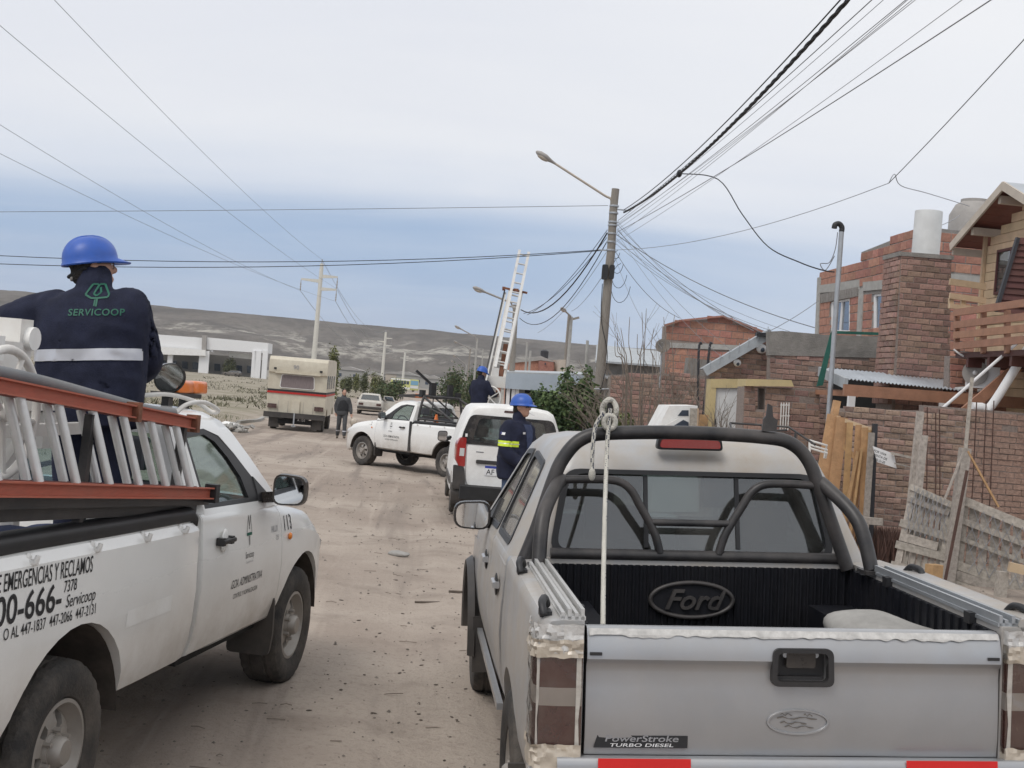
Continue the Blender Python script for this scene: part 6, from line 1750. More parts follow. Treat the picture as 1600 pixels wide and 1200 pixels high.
WORKER_NEAR = person('worker in blue helmet and navy jacket standing with back turned in the near pickup bed', pose, bedp, 1, dict(jacket='navy_cloth', trousers='navy_cloth', helmet=1, bulk=1.18), .011, None, near_extra)
WORKER_NEAR.matrix_world = WORKER_NEAR.matrix_world @ Matrix.Rotation(rad(-5.5), 4, 'Y')

# --- worker smoking beside the silver pickup
def smoke_extra(P, J, hr, at_):
    jk = part_of(P, 'jacket')
    d = (J['elR'] - J['shR']).normalized()
    for z0, z1 in ((1.20, 1.228), (1.236, 1.262)): wrap_band(P, jk, z0, z1, 'hivis', 'hivis_band', lambda p: p.x > .165)
    wrap_band(P, jk, 1.228, 1.236, 'reflective', 'reflective_band', lambda p: p.x > .165)
    bv = bvh_of(jk.data)
    for dz, w, m in ((1.34, .052, 'ink_white'), (1.345, .018, 'ink_blue')):
        q = MB().add([(.6, -.012 + w * (i / 4 - .5) * .9 + (-.03 if w < .03 else .012), dz + .014 * (j * 2 - 1)) for j in (0, 1) for i in range(5)], [(i, i + 1, 6 + i, 5 + i) for i in range(4)])
        project(q, bv, (-1, 0, 0), .004).build('sleeve_badge', m, jk, 0, recalc=False)
    q = MB().add([(.085 + .05 * i / 3, .6, 1.36 + .012 * (j * 2 - 1)) for j in (0, 1) for i in range(4)], [(i, i + 1, 5 + i, 4 + i) for i in range(3)])
    project(q, bv, (0, -1, 0), .004).build('name_badge', 'ink_white', jk, 0, recalc=False)
    sh = wrap_band(P, jk, 1.14, 1.455, 'navy_shirt', 'shirt_front', lambda p: p.y > .05 and abs(p.x) < .045 + (p.z - 1.14) * .12, .004)
    c = J['head']; m = c + hr @ Vector((.012, .094, -.064))
    MB().cyl(m, m + hr @ Vector((.012, .075, -.022)), .0055, n=8).build('cigarette', 'ink_white', P, 60)
    MB().loft([[c + hr @ Vector((x, y, z)) for x, z in rpoly([(-.07, -.006), (.07, -.006), (.068, .024), (-.068, .024)], .012, 3)] for y in (.082, .096)]).build('sunglasses', 'black_gloss', P, 30)
    h = part_of(P, 'helmet'); b = MB(); R = hr
    b.loft([[c + R @ Vector((cos(w) * (r + .003), sin(w) * (r * 1.2 + .003) - .012, z)) for w in [rad(100 + 170 * i / 14) for i in range(15)]] for r, z in ((.1225, .032), (.1195, .058))], caps=False, closed=False)
    b.build('helmet_band', 'ink_white', h, 0, recalc=False)
pose = dict(STAND); pose.update(turn=4, nod=4, elR=(.25, .02, 1.15), wrR=(.16, .22, 1.00), palmR=(-1, 0, 0), elL=(-.25, .06, 1.15), wrL=(-.10, .26, 1.02), palmL=(1, 0, 0))
wp = at(806, 752, 15.4)
WORKER_SMOKE = person('worker in blue helmet and dark jacket smoking a cigarette beside the silver pickup', pose, (wp.x - .03, 15.4, gz(wp.x, 15.4) + .06), 238, dict(jacket='navy_cloth', trousers='jeans', helmet=1, bulk=1.12), .012, None, smoke_extra)
WORKER_SMOKE.scale = (1.06, 1.06, 1.06)

# --- worker on the ladder truck, only seen above the van
pose = dict(STAND); pose.update(turn=-30, nod=-12, elR=(.27, .10, 1.20), wrR=(.20, .36, 1.16), palmR=(0, 0, -1), elL=(-.25, .05, 1.15), wrL=(-.12, .30, 1.10), palmL=(0, 0, -1))
wp = at(747, 640, 29.0); lt = TRUCK_LADDER.matrix_world @ Vector((.3, .3, .78))
person('worker in blue helmet behind the white van operating the raised ladder', pose, (wp.x, 29.2, lt.z), -35, dict(jacket='navy_cloth', trousers='navy_cloth', helmet=1), .018)

# --- man walking towards us past the camper
def walk_extra(P, J, hr, at_):
    jk = part_of(P, 'jacket'); bm_ = part_of(P, 'trousers')
    wrap_band(P, bm_, .26, .30, 'reflective', 'reflective_band')
    v = MB(); stack(v, [(at_(-.02), .215, .155), (at_(.4), .215, .158), (at_(.75), .205, .150), (at_(.90), .13, .12)]); put('vest', fuse(v, 'vest', 'dark_cloth', .02, 3), P)
pose = dict(STAND); pose.update(turn=10, knL=(-.10, .16, .53), anL=(-.11, .22, .12), toeL=(-.13, .38, .09), knR=(.10, -.02, .50), anR=(.11, -.22, .10), toeR=(.12, -.08, .035), elL=(-.26, .02, 1.15), wrL=(-.30, .10, .92), elR=(.25, -.10, 1.16), wrR=(.22, -.08, .92))
wp = at(532, 684, 45.5)
WALKER = person('man in grey work clothes and dark vest walking down the road beside the camper', pose, (wp.x, 45.5, gz(wp.x, 45.5)), 190, dict(jacket='grey_cloth', trousers='grey_cloth'), .02, None, walk_extra)
def carried_bag():
    h = WALKER.matrix_world @ Vector((-.31, .12, .82))
    b = MB().ell(h + Vector((.10, -.05, -.20)), (.13, .09, .16), 14, 10)
    for p in b.v: p += Vector((noise.noise(p * 9), noise.noise(p * 9 + E1 * 4), 0)) * .03
    b.tube([h, h + Vector((.05, -.02, -.08))], .02, 6)
    single(b, 'bag', 'tape', 'pinkish plastic bag carried in the hand of the walking man', 'bag', smooth=60)
carried_bag()
wp = at(627, 624, 178)
pose = dict(STAND)
person('distant person in dark clothes standing in the road near the far bus', pose, (wp.x, 178, gz(wp.x, 178)), 10, dict(jacket='dark_cloth', trousers='dark_cloth'), .03)

# ================================================================== BUILDINGS AND FENCES ON THE RIGHT (street coordinates a across, c along, z up)
_bm = {}
def brick_meshes(L, H, D, mat, tag_):
    key = (round(L, 4), round(H, 4), round(D, 4), mat)
    if key not in _bm:
        out = []
        for k in range(6):
            r = random.Random(k * 7 + 1); j = lambda q: r.uniform(-q, q)
            x, y, z = L / 2, D / 2, H / 2; e = min(.008, H * .12); mb = MB()
            fr = [(-x + e + j(.004), -y + j(.004), -z + e + j(.003)), (x - e + j(.004), -y + j(.004), -z + e + j(.003)), (x - e + j(.004), -y + j(.004), z - e + j(.003)), (-x + e + j(.004), -y + j(.004), z - e + j(.003))]
            md = [(-x, -y + e, -z), (x, -y + e, -z), (x, -y + e, z), (-x, -y + e, z)]; bk = [(-x, y, -z), (x, y, -z), (x, y, z), (-x, y, z)]
            mb.add(fr + md + bk, [(0, 1, 2, 3)] + [(i, i + 4, (i + 1) % 4 + 4, (i + 1) % 4) for i in range(4)] + [(i + 4, i + 8, (i + 1) % 4 + 8, (i + 1) % 4 + 4) for i in range(4)])
            out.append(mb.mesh('brick', mat, 0))
        _bm[key] = out
    return _bm[key]
def lay(parent, org, eu, en, poly, L, H, mat, D=.09, holes=(), joint=.012, limit=300, name='brick', vert=False, rag=.004):
    """bricks laid in courses over an outline (u along the wall, z up); en points out of the wall"""
    org, eu, en = Vector(org), Vector(eu).normalized(), Vector(en).normalized(); off = parent_origin(parent)
    us = [p[0] for p in poly]; zs = [p[1] for p in poly]; rows = int((max(zs) - min(zs)) / H) + 1; todo = []
    for r in range(rows):
        z = min(zs) + (r + .5) * H; u = min(us) - L + (L * .5 if r % 2 else 0) + rng.uniform(-.1, .1) * L
        while u < max(us) + L:
            c = u + L / 2
            if True:
                xs = sorted(p[0] + (q[0] - p[0]) * (z - p[1]) / (q[1] - p[1]) for p, q in zip(poly, poly[1:] + poly[:1]) if (p[1] > z) != (q[1] > z))
                if len(xs) > 1:
                    a_, b_ = max(u, xs[0]), min(u + L, xs[-1])
                    for h in holes:
                        hx = sorted(p[0] + (q[0] - p[0]) * (z - p[1]) / (q[1] - p[1]) for p, q in zip(h, h[1:] + h[:1]) if (p[1] > z) != (q[1] > z))
                        if len(hx) > 1 and a_ < hx[-1] and b_ > hx[0]:
                            if hx[0] - a_ > b_ - hx[-1]: b_ = hx[0]
                            else: a_ = hx[-1]
                    if b_ - a_ > L * .18 and not (rag > .005 and rng.random() < (.22 if r == rows - 1 else .012)): todo.append(((a_ + b_) / 2, z, (b_ - a_ - joint) / (L - joint)))
            u += L
    pos = [(org + eu * (c + rng.uniform(-.003, .003)) + Vector((0, 0, z + rng.uniform(-.003, .003))) + en * (rng.uniform(-rag, rag) - D / 2 + .012), k) for c, z, k in todo]
    pos.sort(key=lambda p: (p[0] - Vector((0, 0, EYE))).length)
    R = Matrix((eu, -en, E3)).transposed()
    ms = brick_meshes(L - joint, H - joint, D, mat, name)
    for p, k in pos[:limit]:
        o = bpy.data.objects.new(name, rng.choice(ms)); COL.objects.link(o); o.parent = parent
        o.matrix_local = Matrix.Translation(p - off) @ (R @ Matrix.Rotation(rng.uniform(-.010, .010), 3, 'Y') @ Matrix.Diagonal((k, 1, 1))).to_4x4()
    if len(pos) > limit:
        mb = MB()
        for p, k in pos[limit:]: mb.box(p, ((L - joint) * k, D, H - joint), R)
        o = mb.build(name, mat, parent, 0); o['kind'] = 'stuff'
def WP(pts, c): return [st(onc(x, y, c))[0::2] for x, y in pts]       # picture outline -> (a, z) on the cross plane c
GROUNDED = {'wall', 'stack', 'side_wall', 'pier', 'door', 'door_jamb', 'back_panel', 'brick_base', 'concrete_column'}
def down(poly, z=-.35):
    lo = sorted(range(len(poly)), key=lambda i: poly[i][1])[:2]
    return [(p[0], min(z, p[1])) if i in lo else p for i, p in enumerate(poly)]
def slab(parent, name, mat, poly, c, th):
    if name in GROUNDED: poly = down(poly)
    return MB().prism([S(a, c, z) for a, z in poly], E2 * th).build(name, mat, parent, 0)
def slaba(parent, name, mat, poly, a, th):
    if name in GROUNDED: poly = down(poly)
    return MB().prism([S(a, c, z) for c, z in poly], E1 * th).build(name, mat, parent, 0)
def base_thing(name, label, cat, a, c, group=None):
    w = S(a, c, 0); return thing(name, label, cat, (w.x, w.y, gz(w.x, w.y)), group)
GR = .05        # ground height on the plots

def brick_wall_c(name, label, pts, c, L, H, mat, th=.14, holes=(), cat='wall', limit=300, back='mortar', group=None, brick=True):
    poly = WP(pts, c); hl = [WP(h, c) for h in holes]
    t = base_thing(name, label, cat, sum(p[0] for p in poly) / len(poly), c, group)
    mb = MB().prism([S(a, c, z) for a, z in down(poly)], E2 * th)
    if hl:
        cs = MB()
        for h in hl: cs.prism([S(a, c - .2, z) for a, z in h], E2 * (th + .4))
        me = cut(mb, [cs], back, 0)
        for v in me.vertices: v.co -= t.location
        put('wall', me, t)
    else: mb.build('wall', back, t, 0)
    if brick: lay(t, S(0, c, 0), E1, -E2, poly, L, H, mat, .09, hl, limit=limit, rag=.009)
    return t, poly

# --- boundary wall behind the pallet fence
BW, _ = brick_wall_c('brick_wall', 'rough common brick boundary wall behind the pallet fence on the right', [(1308, 638), (1442, 642), (1442, 633), (1690, 652), (1690, 990), (1296, 990)], 17.3, .225, .081, 'brick_common')
# rebar standing in front of it
def rebar():
    for i, (x0, y0, x1, y1) in enumerate(((1449, 636, 1445, 772), (1462, 645, 1460, 770), (1468, 640, 1467, 775), (1526, 628, 1512, 790), (1541, 626, 1529, 790), (1553, 626, 1541, 790))):
        a, b = onc(x0, y0, 17.05), onc(x1, y1 + 90, 17.05); t = MB().tube([a, (a + b) / 2 + E1 * .01, b], .008, 6)
        k = 6
        for j in range(1, k): p = a.lerp(b, j / k); t.bar(p, p + E1 * rng.uniform(.03, .09) * (1 if i % 3 else -1), .006, .006)
        single(t, 'rebar', 'rebar', ('leftmost', 'second', 'third', 'fourth', 'fifth', 'rightmost')[i] + ' of the six rusty reinforcing bars before the rough brick wall, counted from the left', 'rebar', b, 'reinforcing bars by the brick wall')
rebar()

# --- timber gate of upright yellow boards
def gate():
    c = 16.6; t = base_thing('board_gate', 'leaning gate of yellow upright boards left of the brick boundary wall', 'gate', 4.6, c)
    tops = [((1303, 648), (1283, 760), 26), ((1316, 652), (1298, 800), 22), ((1328, 660), (1318, 830), 12), ((1343, 664), (1330, 860), 15), ((1351, 668), (1345, 890), 12), ((1363, 672), (1352, 900), 16)]
    for i, (p, q, w) in enumerate(tops):
        cc = c - .05 * i; a, b = onc(*p, cc), onc(*q, cc); d = (b - a); b = a + d * (1.75 / abs(d.z)) if abs(d.z) > .1 else b
        MB().bar(a, b, w / 120 * .82, .022, E2).build('board', 'wood_yellow', t, 0)
    for p, q in (((1340, 705), (1310, 860)), ((1346, 700), (1322, 880))):
        a, b = onc(*p, c - .25), onc(*q, c - .25); MB().bar(a, b, .05, .03).build('brace', 'wood_yellow', t, 0)
    a, b = onc(1300, 650, c + .03), onc(1366, 673, c - .22); MB().bar(a, b, .03, .05).build('top_rail', 'wood_pine', t, 0)
    a, b = onc(1290, 670, c + .05), onc(1362, 740, c - .2); MB().bar(a, b, .03, .06).build('rail', 'wood_yellow', t, 0)
gate()
def post(p, q, c, w, mat, name, label, cat='post', d=None, down=True):
    a, b = onc(*p, c), onc(*q, c); b2 = a + (b - a) * ((max(abs(b.z - a.z), a.z - .0) / abs(b.z - a.z)) if down else 1); single(MB().bar(a, b2, w, d or w, E2), name, mat, label, cat, b2, smooth=0)
post((1308, 626), (1284, 742), 16.75, .085, 'wood_yellow', 'gate_post', 'square yellow timber post standing at the left end of the board gate')
post((1367, 662), (1360, 830), 16.3, .06, 'tank_black', 'gate_post', 'black painted post at the right end of the board gate')
post((1362, 676), (1348, 890), 16.15, .065, 'wood_grey', 'gate_post', 'round grey timber post just right of the yellow board gate')
post((1438, 643), (1416, 850), 15.6, .075, 'wood_grey', 'fence_post', 'tall grey timber post left of the leaning pallets')
post((1444, 680), (1425, 860), 15.4, .075, 'wood_grey', 'fence_post', 'shorter split grey post beside the tall post at the pallets')
post((1519, 590), (1493, 870), 14.6, .035, 'wood_grey', 'pole', 'thin crooked stick rising above the pallet fence', d=.03)
post((1508, 700), (1484, 890), 14.5, .11, 'wood_grey', 'fence_post', 'thick grey post between the two pallet panels')
post((1511, 735), (1477, 905), 14.3, .028, 'rebar', 'iron_bar', 'dark iron bar leaning on the thick post between the pallets')
post((1507, 702), (1476, 780), 14.45, .022, 'wood_grey', 'stick', 'thin pale stick leaning left against the thick fence post', down=False)
post((1512, 705), (1560, 792), 14.45, .022, 'wood_yellow', 'stick', 'thin pale stick leaning right against the thick fence post', down=False)
def sign():
    c = 15.9; t = base_thing('sign', 'small white hand painted board sign hung on a wire beside the gate', 'sign', 4.6, c)
    P = [onc(1364, 697, c), onc(1397, 709, c), onc(1401, 732, c), onc(1371, 722, c)]
    MB().prism(P, E2 * .02).build('board', 'ink_white', t, 0)
    ex = (P[1] - P[0]).normalized(); ey = (P[0] - P[3]); ey = (ey - ex * ey.dot(ex)).normalized()
    for k, tx in enumerate(('FOR VIVA', 'VENTA DE', 'HIELO-20')):
        place_text(text_mb(tx, .030, .95, 0, .004), P[0] + ex * (.028 + .012 * k) - ey * (.062 + .050 * k) - E2 * .003, ex, ey).build('lettering', 'ink_black', t, 0, recalc=False)
    a, b = onc(1393, 708, c - .05), onc(1428, 716, c - .05); MB().bar(a, b, .05, .03).build('rail', 'wood_grey', t, 0)
    a, b = onc(1398, 724, c - .05), onc(1424, 730, c - .05); MB().bar(a, b, .03, .02).build('rail', 'wood_grey', t, 0)
sign()
def block(px_, py_, c, size, mat, name, label, cat):
    p = onc(px_, py_, c); single(MB().box(p, size, Matrix.Rotation(ST + rng.uniform(-.3, .3), 3, 'Z')), name, mat, label, cat, p - Vector((0, 0, size[2] / 2)), smooth=0)
block(1362, 814, 15.6, (.26, .10, .085), 'wood_grey', 'wood_block', 'short grey timber block nailed at the foot of the yellow board gate', 'timber')

# --- pallet fence
def pallets():
    def panel(label, c, quad, slats, uprights):
        t = base_thing('pallet', label, 'pallet', st(onc(*quad[0], c))[0], c, 'pallets standing as a fence')
        TL, TR, BR, BL = [onc(x, y, c + dc) for (x, y), dc in zip(quad, (.35, 0, 0, .35))]
        f = lambda u, v: (TL * (1 - u) + TR * u) * (1 - v) + (BL * (1 - u) + BR * u) * v
        nrm = (TR - TL).cross(BL - TL).normalized(); nrm = nrm if nrm.y < 0 else -nrm
        for i in range(uprights):
            u = (i + .5) / uprights; MB().bar(f(u, rng.uniform(0, .04)) - nrm * .05, f(u, 1.0) - nrm * .05, (TR - TL).length / uprights * rng.uniform(.55, .9), .02, nrm).build('upright', 'wood_grey', t, 0)
        for v, w, u0, u1 in slats: MB().bar(f(u0, v) + nrm * .012, f(u1, v + rng.uniform(-.012, .012)) + nrm * .012, w, .022, nrm).build('slat', 'wood_grey', t, 0)
        for u in (.06, .94): MB().bar(f(u, 0) - nrm * .02, f(u, 1) - nrm * .02, .08, .04, nrm).build('stile', 'wood_grey', t, 0)
        return t, f, nrm
    t, f, n = panel('weathered grey pallet leaning at the left of the thick fence post', 14.6, ((1424, 757), (1489, 785), (1472, 940), (1388, 925)), [(.02, .07, 0, 1), (.13, .06, .0, .95), (.36, .09, -.06, 1), (.48, .10, 0, .8), (.56, .09, -.05, 1), (.75, .09, -.06, .75), (.84, .08, 0, .95), (.98, .08, 0, 1)], 8)
    t2, f2, n2 = panel('long weathered grey pallet fence right of the thick post', 14.2, ((1500, 776), (1650, 836), (1650, 1000), (1482, 950)), [(.02, .10, 0, 1), (.20, .07, 0, 1), (.36, .05, 0, 1), (.60, .10, 0, .75), (.69, .11, 0, .8), (.78, .11, 0, 1), (.87, .11, 0, 1), (.96, .11, 0, 1)], 9)
    # torn wire netting hanging over the pallets
    mb = MB()
    for ff, nn, u0, u1, v0, v1 in ((f, n, .05, 1, .0, .42), (f2, n2, .1, 1, .05, .62)):
        g = lambda u, v: ff(u, v) + nn * (.045 + .03 * noise.noise(Vector((u * 5, v * 5, 1))))
        for i in range(9):
            for s in (1, -1):
                pts = []
                for j in range(9):
                    v = v0 + (v1 - v0) * j / 8; u = u0 + (u1 - u0) * (i / 9 + s * (j / 8 - .5) * .34)
                    if u0 <= u <= u1: pts.append(g(u, v))
                if len(pts) > 2: mb.tube(pts, .0035, 4)
    net = single(mb, 'wire_netting', 'wire_pale', 'torn wire netting hanging over the pallet fence', 'netting'); net['kind'] = 'stuff'
    del net['category']
    b = onc(1459, 893, 14.0); single(MB().box(b, (.16, .12, .16), Matrix.Rotation(.5, 3, 'Z')), 'cardboard_box', 'wood_yellow', 'small brown cardboard box at the foot of the pallets', 'box', smooth=0)
    post((1566, 893), (1560, 960), 13.6, .10, 'wood_grey', 'fence_post', 'short grey stake in front of the long pallet fence')
    a, b = onc(1576, 885, 13.5), onc(1640, 900, 13.4); single(MB().bar(a, b, .08, .10), 'beam', 'wood_pine', 'pale timber beam lying along the right end of the pallet fence', 'beam', smooth=0)
pallets()
def plot_weeds():
    sp = []
    for k in range(240):
        q = onc(rng.uniform(1350, 1405), 860, rng.uniform(16.2, 17.1)); sp.append((q.x, q.y))
    tufts('weeds', 'rebar', sp, .42, 4, .35)
plot_weeds()

# --- brick gate pillars with a yellow cap, meter grille
GP, _ = brick_wall_c('brick_pillar_wall', 'reddish brick entrance wall with a yellow cap left of the board gate', [(1163, 604), (1281, 607), (1281, 720), (1160, 720)], 21.0, .245, .105, 'brick_brown', .45, [[(1179, 606), (1195, 607), (1195, 640), (1181, 640)]], limit=260)
slab(GP, 'cap', 'yellow_trim', WP([(1165, 592), (1236, 594), (1240, 604), (1165, 603)], 20.9), 20.88, .55)
def grille():
    for x in (1221, 1225, 1229, 1233):
        a, b = onc(x, 629, 20.93), onc(x - 2, 672, 20.93); MB().tube([a, b], .012, 6).build('grille_bar', 'white_steel', GP, 60)
    for y in (633, 650, 668): MB().tube([onc(1219, y, 20.93), onc(1234, y, 20.93)], .010, 6).build('grille_bar', 'white_steel', GP, 60)
grille()

# --- gable house with the sloping pale fascia, door with yellow frame
HC = 24.0
GH, ghp = brick_wall_c('brick_house', 'low brick house with one sloping grey fascia and a white door in a yellow frame', [(1108, 577), (1203, 524), (1203, 720), (1106, 720)], HC, .25, .10, 'brick_brown', .3, cat='house', limit=260)
def gable_house():
    a, b = onc(1101, 581, HC - .25), onc(1206, 520, HC - .25); MB().bar(a, b, .05, .17).build('fascia', 'roof_grey', GH, 0)
    n = 7
    for i in range(n): p = a.lerp(b, (i + .5) / n) - E2 * .03; MB().bar(p, p + Vector((0, 0, .17)), .02, .01).build('fascia_joint', 'galv', GH, 0)
    MB().bar(a + E2 * .28 + E3 * .05, b + E2 * .28 + E3 * .05, .34, .03).build('coping', 'galv', GH, 0)
    e = onc(1206, 524, HC - .3); MB().bar(e - E1 * .3, e + E1 * .12, .10, .07).build('eave_bracket', 'tank_black', GH, 0)
    for x, y, r in ((1152, 567, .075), (1190, 545, .10)):
        p = onc(x, y, HC - .12); l = MB().ell(p, (r, r, r * .9), 16, 10).build('wall_lamp', 'ink_white', GH, 60)
        MB().ell(p + E1 * .0 - E2 * r * .75 + E3 * -.02, (r * .45, r * .35, r * .5), 10, 8).build('lens', 'window_dark', l, 60)
    # door
    c = HC - .35
    d = slab(GH, 'door', 'white_door', WP([(1117, 606), (1163, 606), (1160, 720), (1110, 720)], c), c, .05)
    MB().bar(onc(1118, 655, c - .04), onc(1117, 664, c - .04), .02, .03).build('door_handle', 'tank_black', d, 0)
    slab(GH, 'door_jamb', 'yellow_trim', WP([(1111, 594), (1120, 594), (1115, 720), (1104, 720)], c - .05), c - .05, .35)
    slab(GH, 'lintel', 'yellow_trim', WP([(1111, 592), (1166, 592), (1166, 606), (1112, 606)], c - .06), c - .06, .38)
gable_house()

# --- plaster and brick side wall behind the carport
PW, _ = brick_wall_c('side_wall', 'brick side wall with a rough grey cement band along its top', [(1203, 555), (1398, 560), (1398, 720), (1203, 720)], 23.2, .25, .095, 'brick_brown', .2, limit=240)
slab(PW, 'cement_band', 'plaster', WP([(1202, 518), (1222, 517), (1290, 523), (1398, 527), (1398, 560), (1202, 555)], 23.17), 23.17, .22)

# --- unfinished two-storey house of red hollow blocks
def block_house():
    c0 = 25.5; A = st(onc(1436, 470, c0))[0]
    t = base_thing('brick_house', 'unfinished two storey house of red hollow blocks behind the brick chimney', 'house', A, c0)
    F = lambda pts: [st(ona(x, y, A))[1:] for x, y in pts]
    wall = F([(1281, 431), (1346, 416), (1346, 394), (1436, 358), (1436, 620), (1279, 620)])
    holes = [F([(1297, 471), (1328, 466), (1328, 519), (1297, 519)]), F([(1363, 460), (1392, 456), (1391, 516), (1363, 517)])]
    mb = MB().prism([S(A, c, z) for c, z in down(wall)], E1 * .2); cs = MB()
    for h in holes: cs.prism([S(A - .2, c, z) for c, z in h], E1 * .6)
    me = cut(mb, [cs], 'mortar_grey', 0)
    for v in me.vertices: v.co -= t.location
    put('wall', me, t)
    lay(t, S(A, 0, 0), E2, -E1, wall, .34, .20, 'brick_red', .10, holes + [F([(1281, 443), (1436, 443), (1436, 462), (1281, 462)])], limit=220, joint=.018)
    for k, pts in enumerate(([(1281, 446), (1344, 437), (1344, 452), (1281, 458)], [(1350, 441), (1436, 432), (1436, 447), (1350, 455)])): slaba(t, 'concrete_band', 'concrete', F(pts), A - .03, .06)
    slaba(t, 'concrete_column', 'concrete', F([(1279, 434), (1284, 433), (1283, 620), (1278, 620)]), A - .035, .08); slaba(t, 'concrete_column', 'concrete', F([(1344, 452), (1351, 450), (1349, 620), (1342, 620)]), A - .035, .08)
    lay(t, S(A - .03, 0, 0), E2, -E1, F([(1284, 459), (1343, 451), (1343, 464), (1284, 471)]), .12, .26, 'mortar_grey', .08, limit=40, joint=.03)
    for h in holes:
        cs_ = sum(p[0] for p in h) / 4; zs_ = sum(p[1] for p in h) / 4
        inn = [(cs_ + (p[0] - cs_) * .80, zs_ + (p[1] - zs_) * .88) for p in h]
        f = frame_plate(h, inn, lambda p: S(A + .03, p[0], p[1]), E1 * .06).build('window_frame', 'ink_white', t, 0)
        MB().prism([S(A + .06, c, z) for c, z in inn], E1 * .01).build('pane', 'glass_house', f, 0)
        m = [S(A + .045, cs_, inn[0][1]), S(A + .045, cs_, inn[2][1])]; MB().bar(m[0], m[1], .05, .05).build('mullion', 'ink_white', f, 0)
        MB().prism([S(A + .19, c, z) for c, z in h], E1 * .02).build('curtain', 'window_dark', t, 0)
    # gable side that faces us
    pr = WP([(1436, 357), (1471, 357), (1546, 366), (1546, 620), (1436, 620)], c0)
    slab(t, 'wall', 'mortar_grey', pr, c0 + .001, .2)
    lay(t, S(0, c0, 0), E1, -E2, pr, .34, .20, 'brick_red', .10, [WP([(1470, 425), (1546, 432), (1546, 445), (1470, 440)], c0)], limit=80, joint=.018)
    slab(t, 'concrete_band', 'concrete', WP([(1478, 427), (1546, 433), (1546, 444), (1478, 440)], c0 - .03), c0 - .03, .06)
    a1 = st(onc(1546, 400, c0))[0]
    MB().prism([S(A + .2, c0 + .2, 5.2), S(a1, c0 + .2, 5.2), S(a1, c0 + 7, 5.0), S(A + .2, c0 + 7, 5.0)], (0, 0, .1)).build('roof_slab', 'concrete', t, 0)
block_house()

# --- chimney with the white pipe
def chimney():
    c = 21.0; t = base_thing('chimney', 'broad brick chimney stack with a white pipe on top standing by the carport', 'chimney', st(onc(1443, 500, c))[0], c)
    pf = WP([(1408, 398), (1487, 404), (1484, 640), (1398, 640)], c); slab(t, 'stack', 'mortar', pf, c, .75)
    a0 = pf[0][0]; z0, z1 = pf[2][1], pf[0][1]; ab = pf[3][0]
    lay(t, S(0, c, 0), E1, -E2, pf, .235, .098, 'brick_brown', .08, limit=240)
    am = a0
    lay(t, S(am, 0, 0), E2, -E1, [(c, z0), (c + .75, z0), (c + .75, z1), (c, z1)], .235, .098, 'brick_brown', .08, limit=60)
    MB().prism([S(a0 - .03, c - .03, z1 - .02), S(pf[1][0] + .03, c - .03, pf[1][1] - .02), S(pf[1][0] + .03, c + .78, pf[1][1] - .02), S(a0 - .03, c + .78, z1 - .02)], (0, 0, .07)).build('mortar_cap', 'plaster', t, 0)
    p = onc(1446, 398, c + .38); q = onc(1449, 331, c + .38); r = (onc(1468, 360, c + .38) - onc(1427, 360, c + .38)).length / 2; q = p + Vector((0, 0, q.z - p.z))
    MB().lathe(p - E3 * .08, (0, 0, 1), [(r * 1.02, 0), (r, .1), (r, q.z - p.z + .06), (r * .99, q.z - p.z + .09), (r * .93, q.z - p.z + .09), (r * .93, .3), (.0001, .3)], 30).build('pipe', 'tank_white', t, 50)
chimney()
p = onc(1518, 385, 27); q = onc(1518, 312, 27)
single(MB().lathe(p, (0, 0, 1), [(.52, 0), (.52, q.z - p.z - .35), (.40, q.z - p.z - .12), (.30, q.z - p.z - .06), (.30, q.z - p.z), (.0001, q.z - p.z + .03)], 26).cyl(p - E3 * 2.0, p, .2), 'water_tank', 'tank_grey', 'grey plastic water tank on the roof behind the timber house', 'water tank', p, smooth=40)

# --- carport
def carport():
    t = base_thing('carport', 'corrugated steel carport roof on a brown beam in front of the chimney', 'carport', 5.6, 19.2)
    FL, FR, BL_, BR = onc(1323, 592, 19.0), onc(1510, 612, 19.0), onc(1281, 574, 21.4), onc(1486, 592, 21.4)
    # sheets, each a wave
    ns = 4
    for k in range(ns):
        rows = []; m = 40
        for e in (0, 1):
            row = []
            for i in range(m + 1):
                u = (k + i / m) / ns; p = (FL.lerp(FR, u) if e == 0 else BL_.lerp(BR, u)); row.append(p + Vector((0, 0, .012 * sin(i / m * 2 * pi * 8) + k * .003)))
            rows.append(row)
        mb = MB(); mb.loft(rows, caps=False, closed=False); mb.loft([[p - Vector((0, 0, .006)) for p in r] for r in rows], caps=False, closed=False); mb.build('roof_sheet', 'corrugated', t, 60, recalc=False)
    MB().bar(BL_ + Vector((0, 0, -.07)), FL + Vector((0, 0, -.07)), .05, .16).build('fascia', 'roof_grey', t, 0)
    a, b = onc(1318, 609, 18.6), onc(1650, 634, 18.6); MB().bar(a, b, .07, .17).build('beam', 'wood_stain', t, 0)
    for x in (1331, 1475): p = onc(x, 614, 19.0); MB().bar(p, Vector((p.x, p.y, 0)), .10, .10).build('post', 'ink_white', t, 0)
    for x in (1340, 1375, 1410, 1450, 1490): p = onc(x, 600, 19.05); MB().bar(p - E3 * .16, p + E2 * 2.2 - E3 * .14, .05, .08).build('rafter', 'wood_stain', t, 0)
    slab(t, 'back_panel', 'dark_inside', WP([(1300, 590), (1520, 606), (1520, 700), (1300, 700)], 22.2), 22.2, .1)  # near-black sheet put in for the shade under the carport roof
carport()

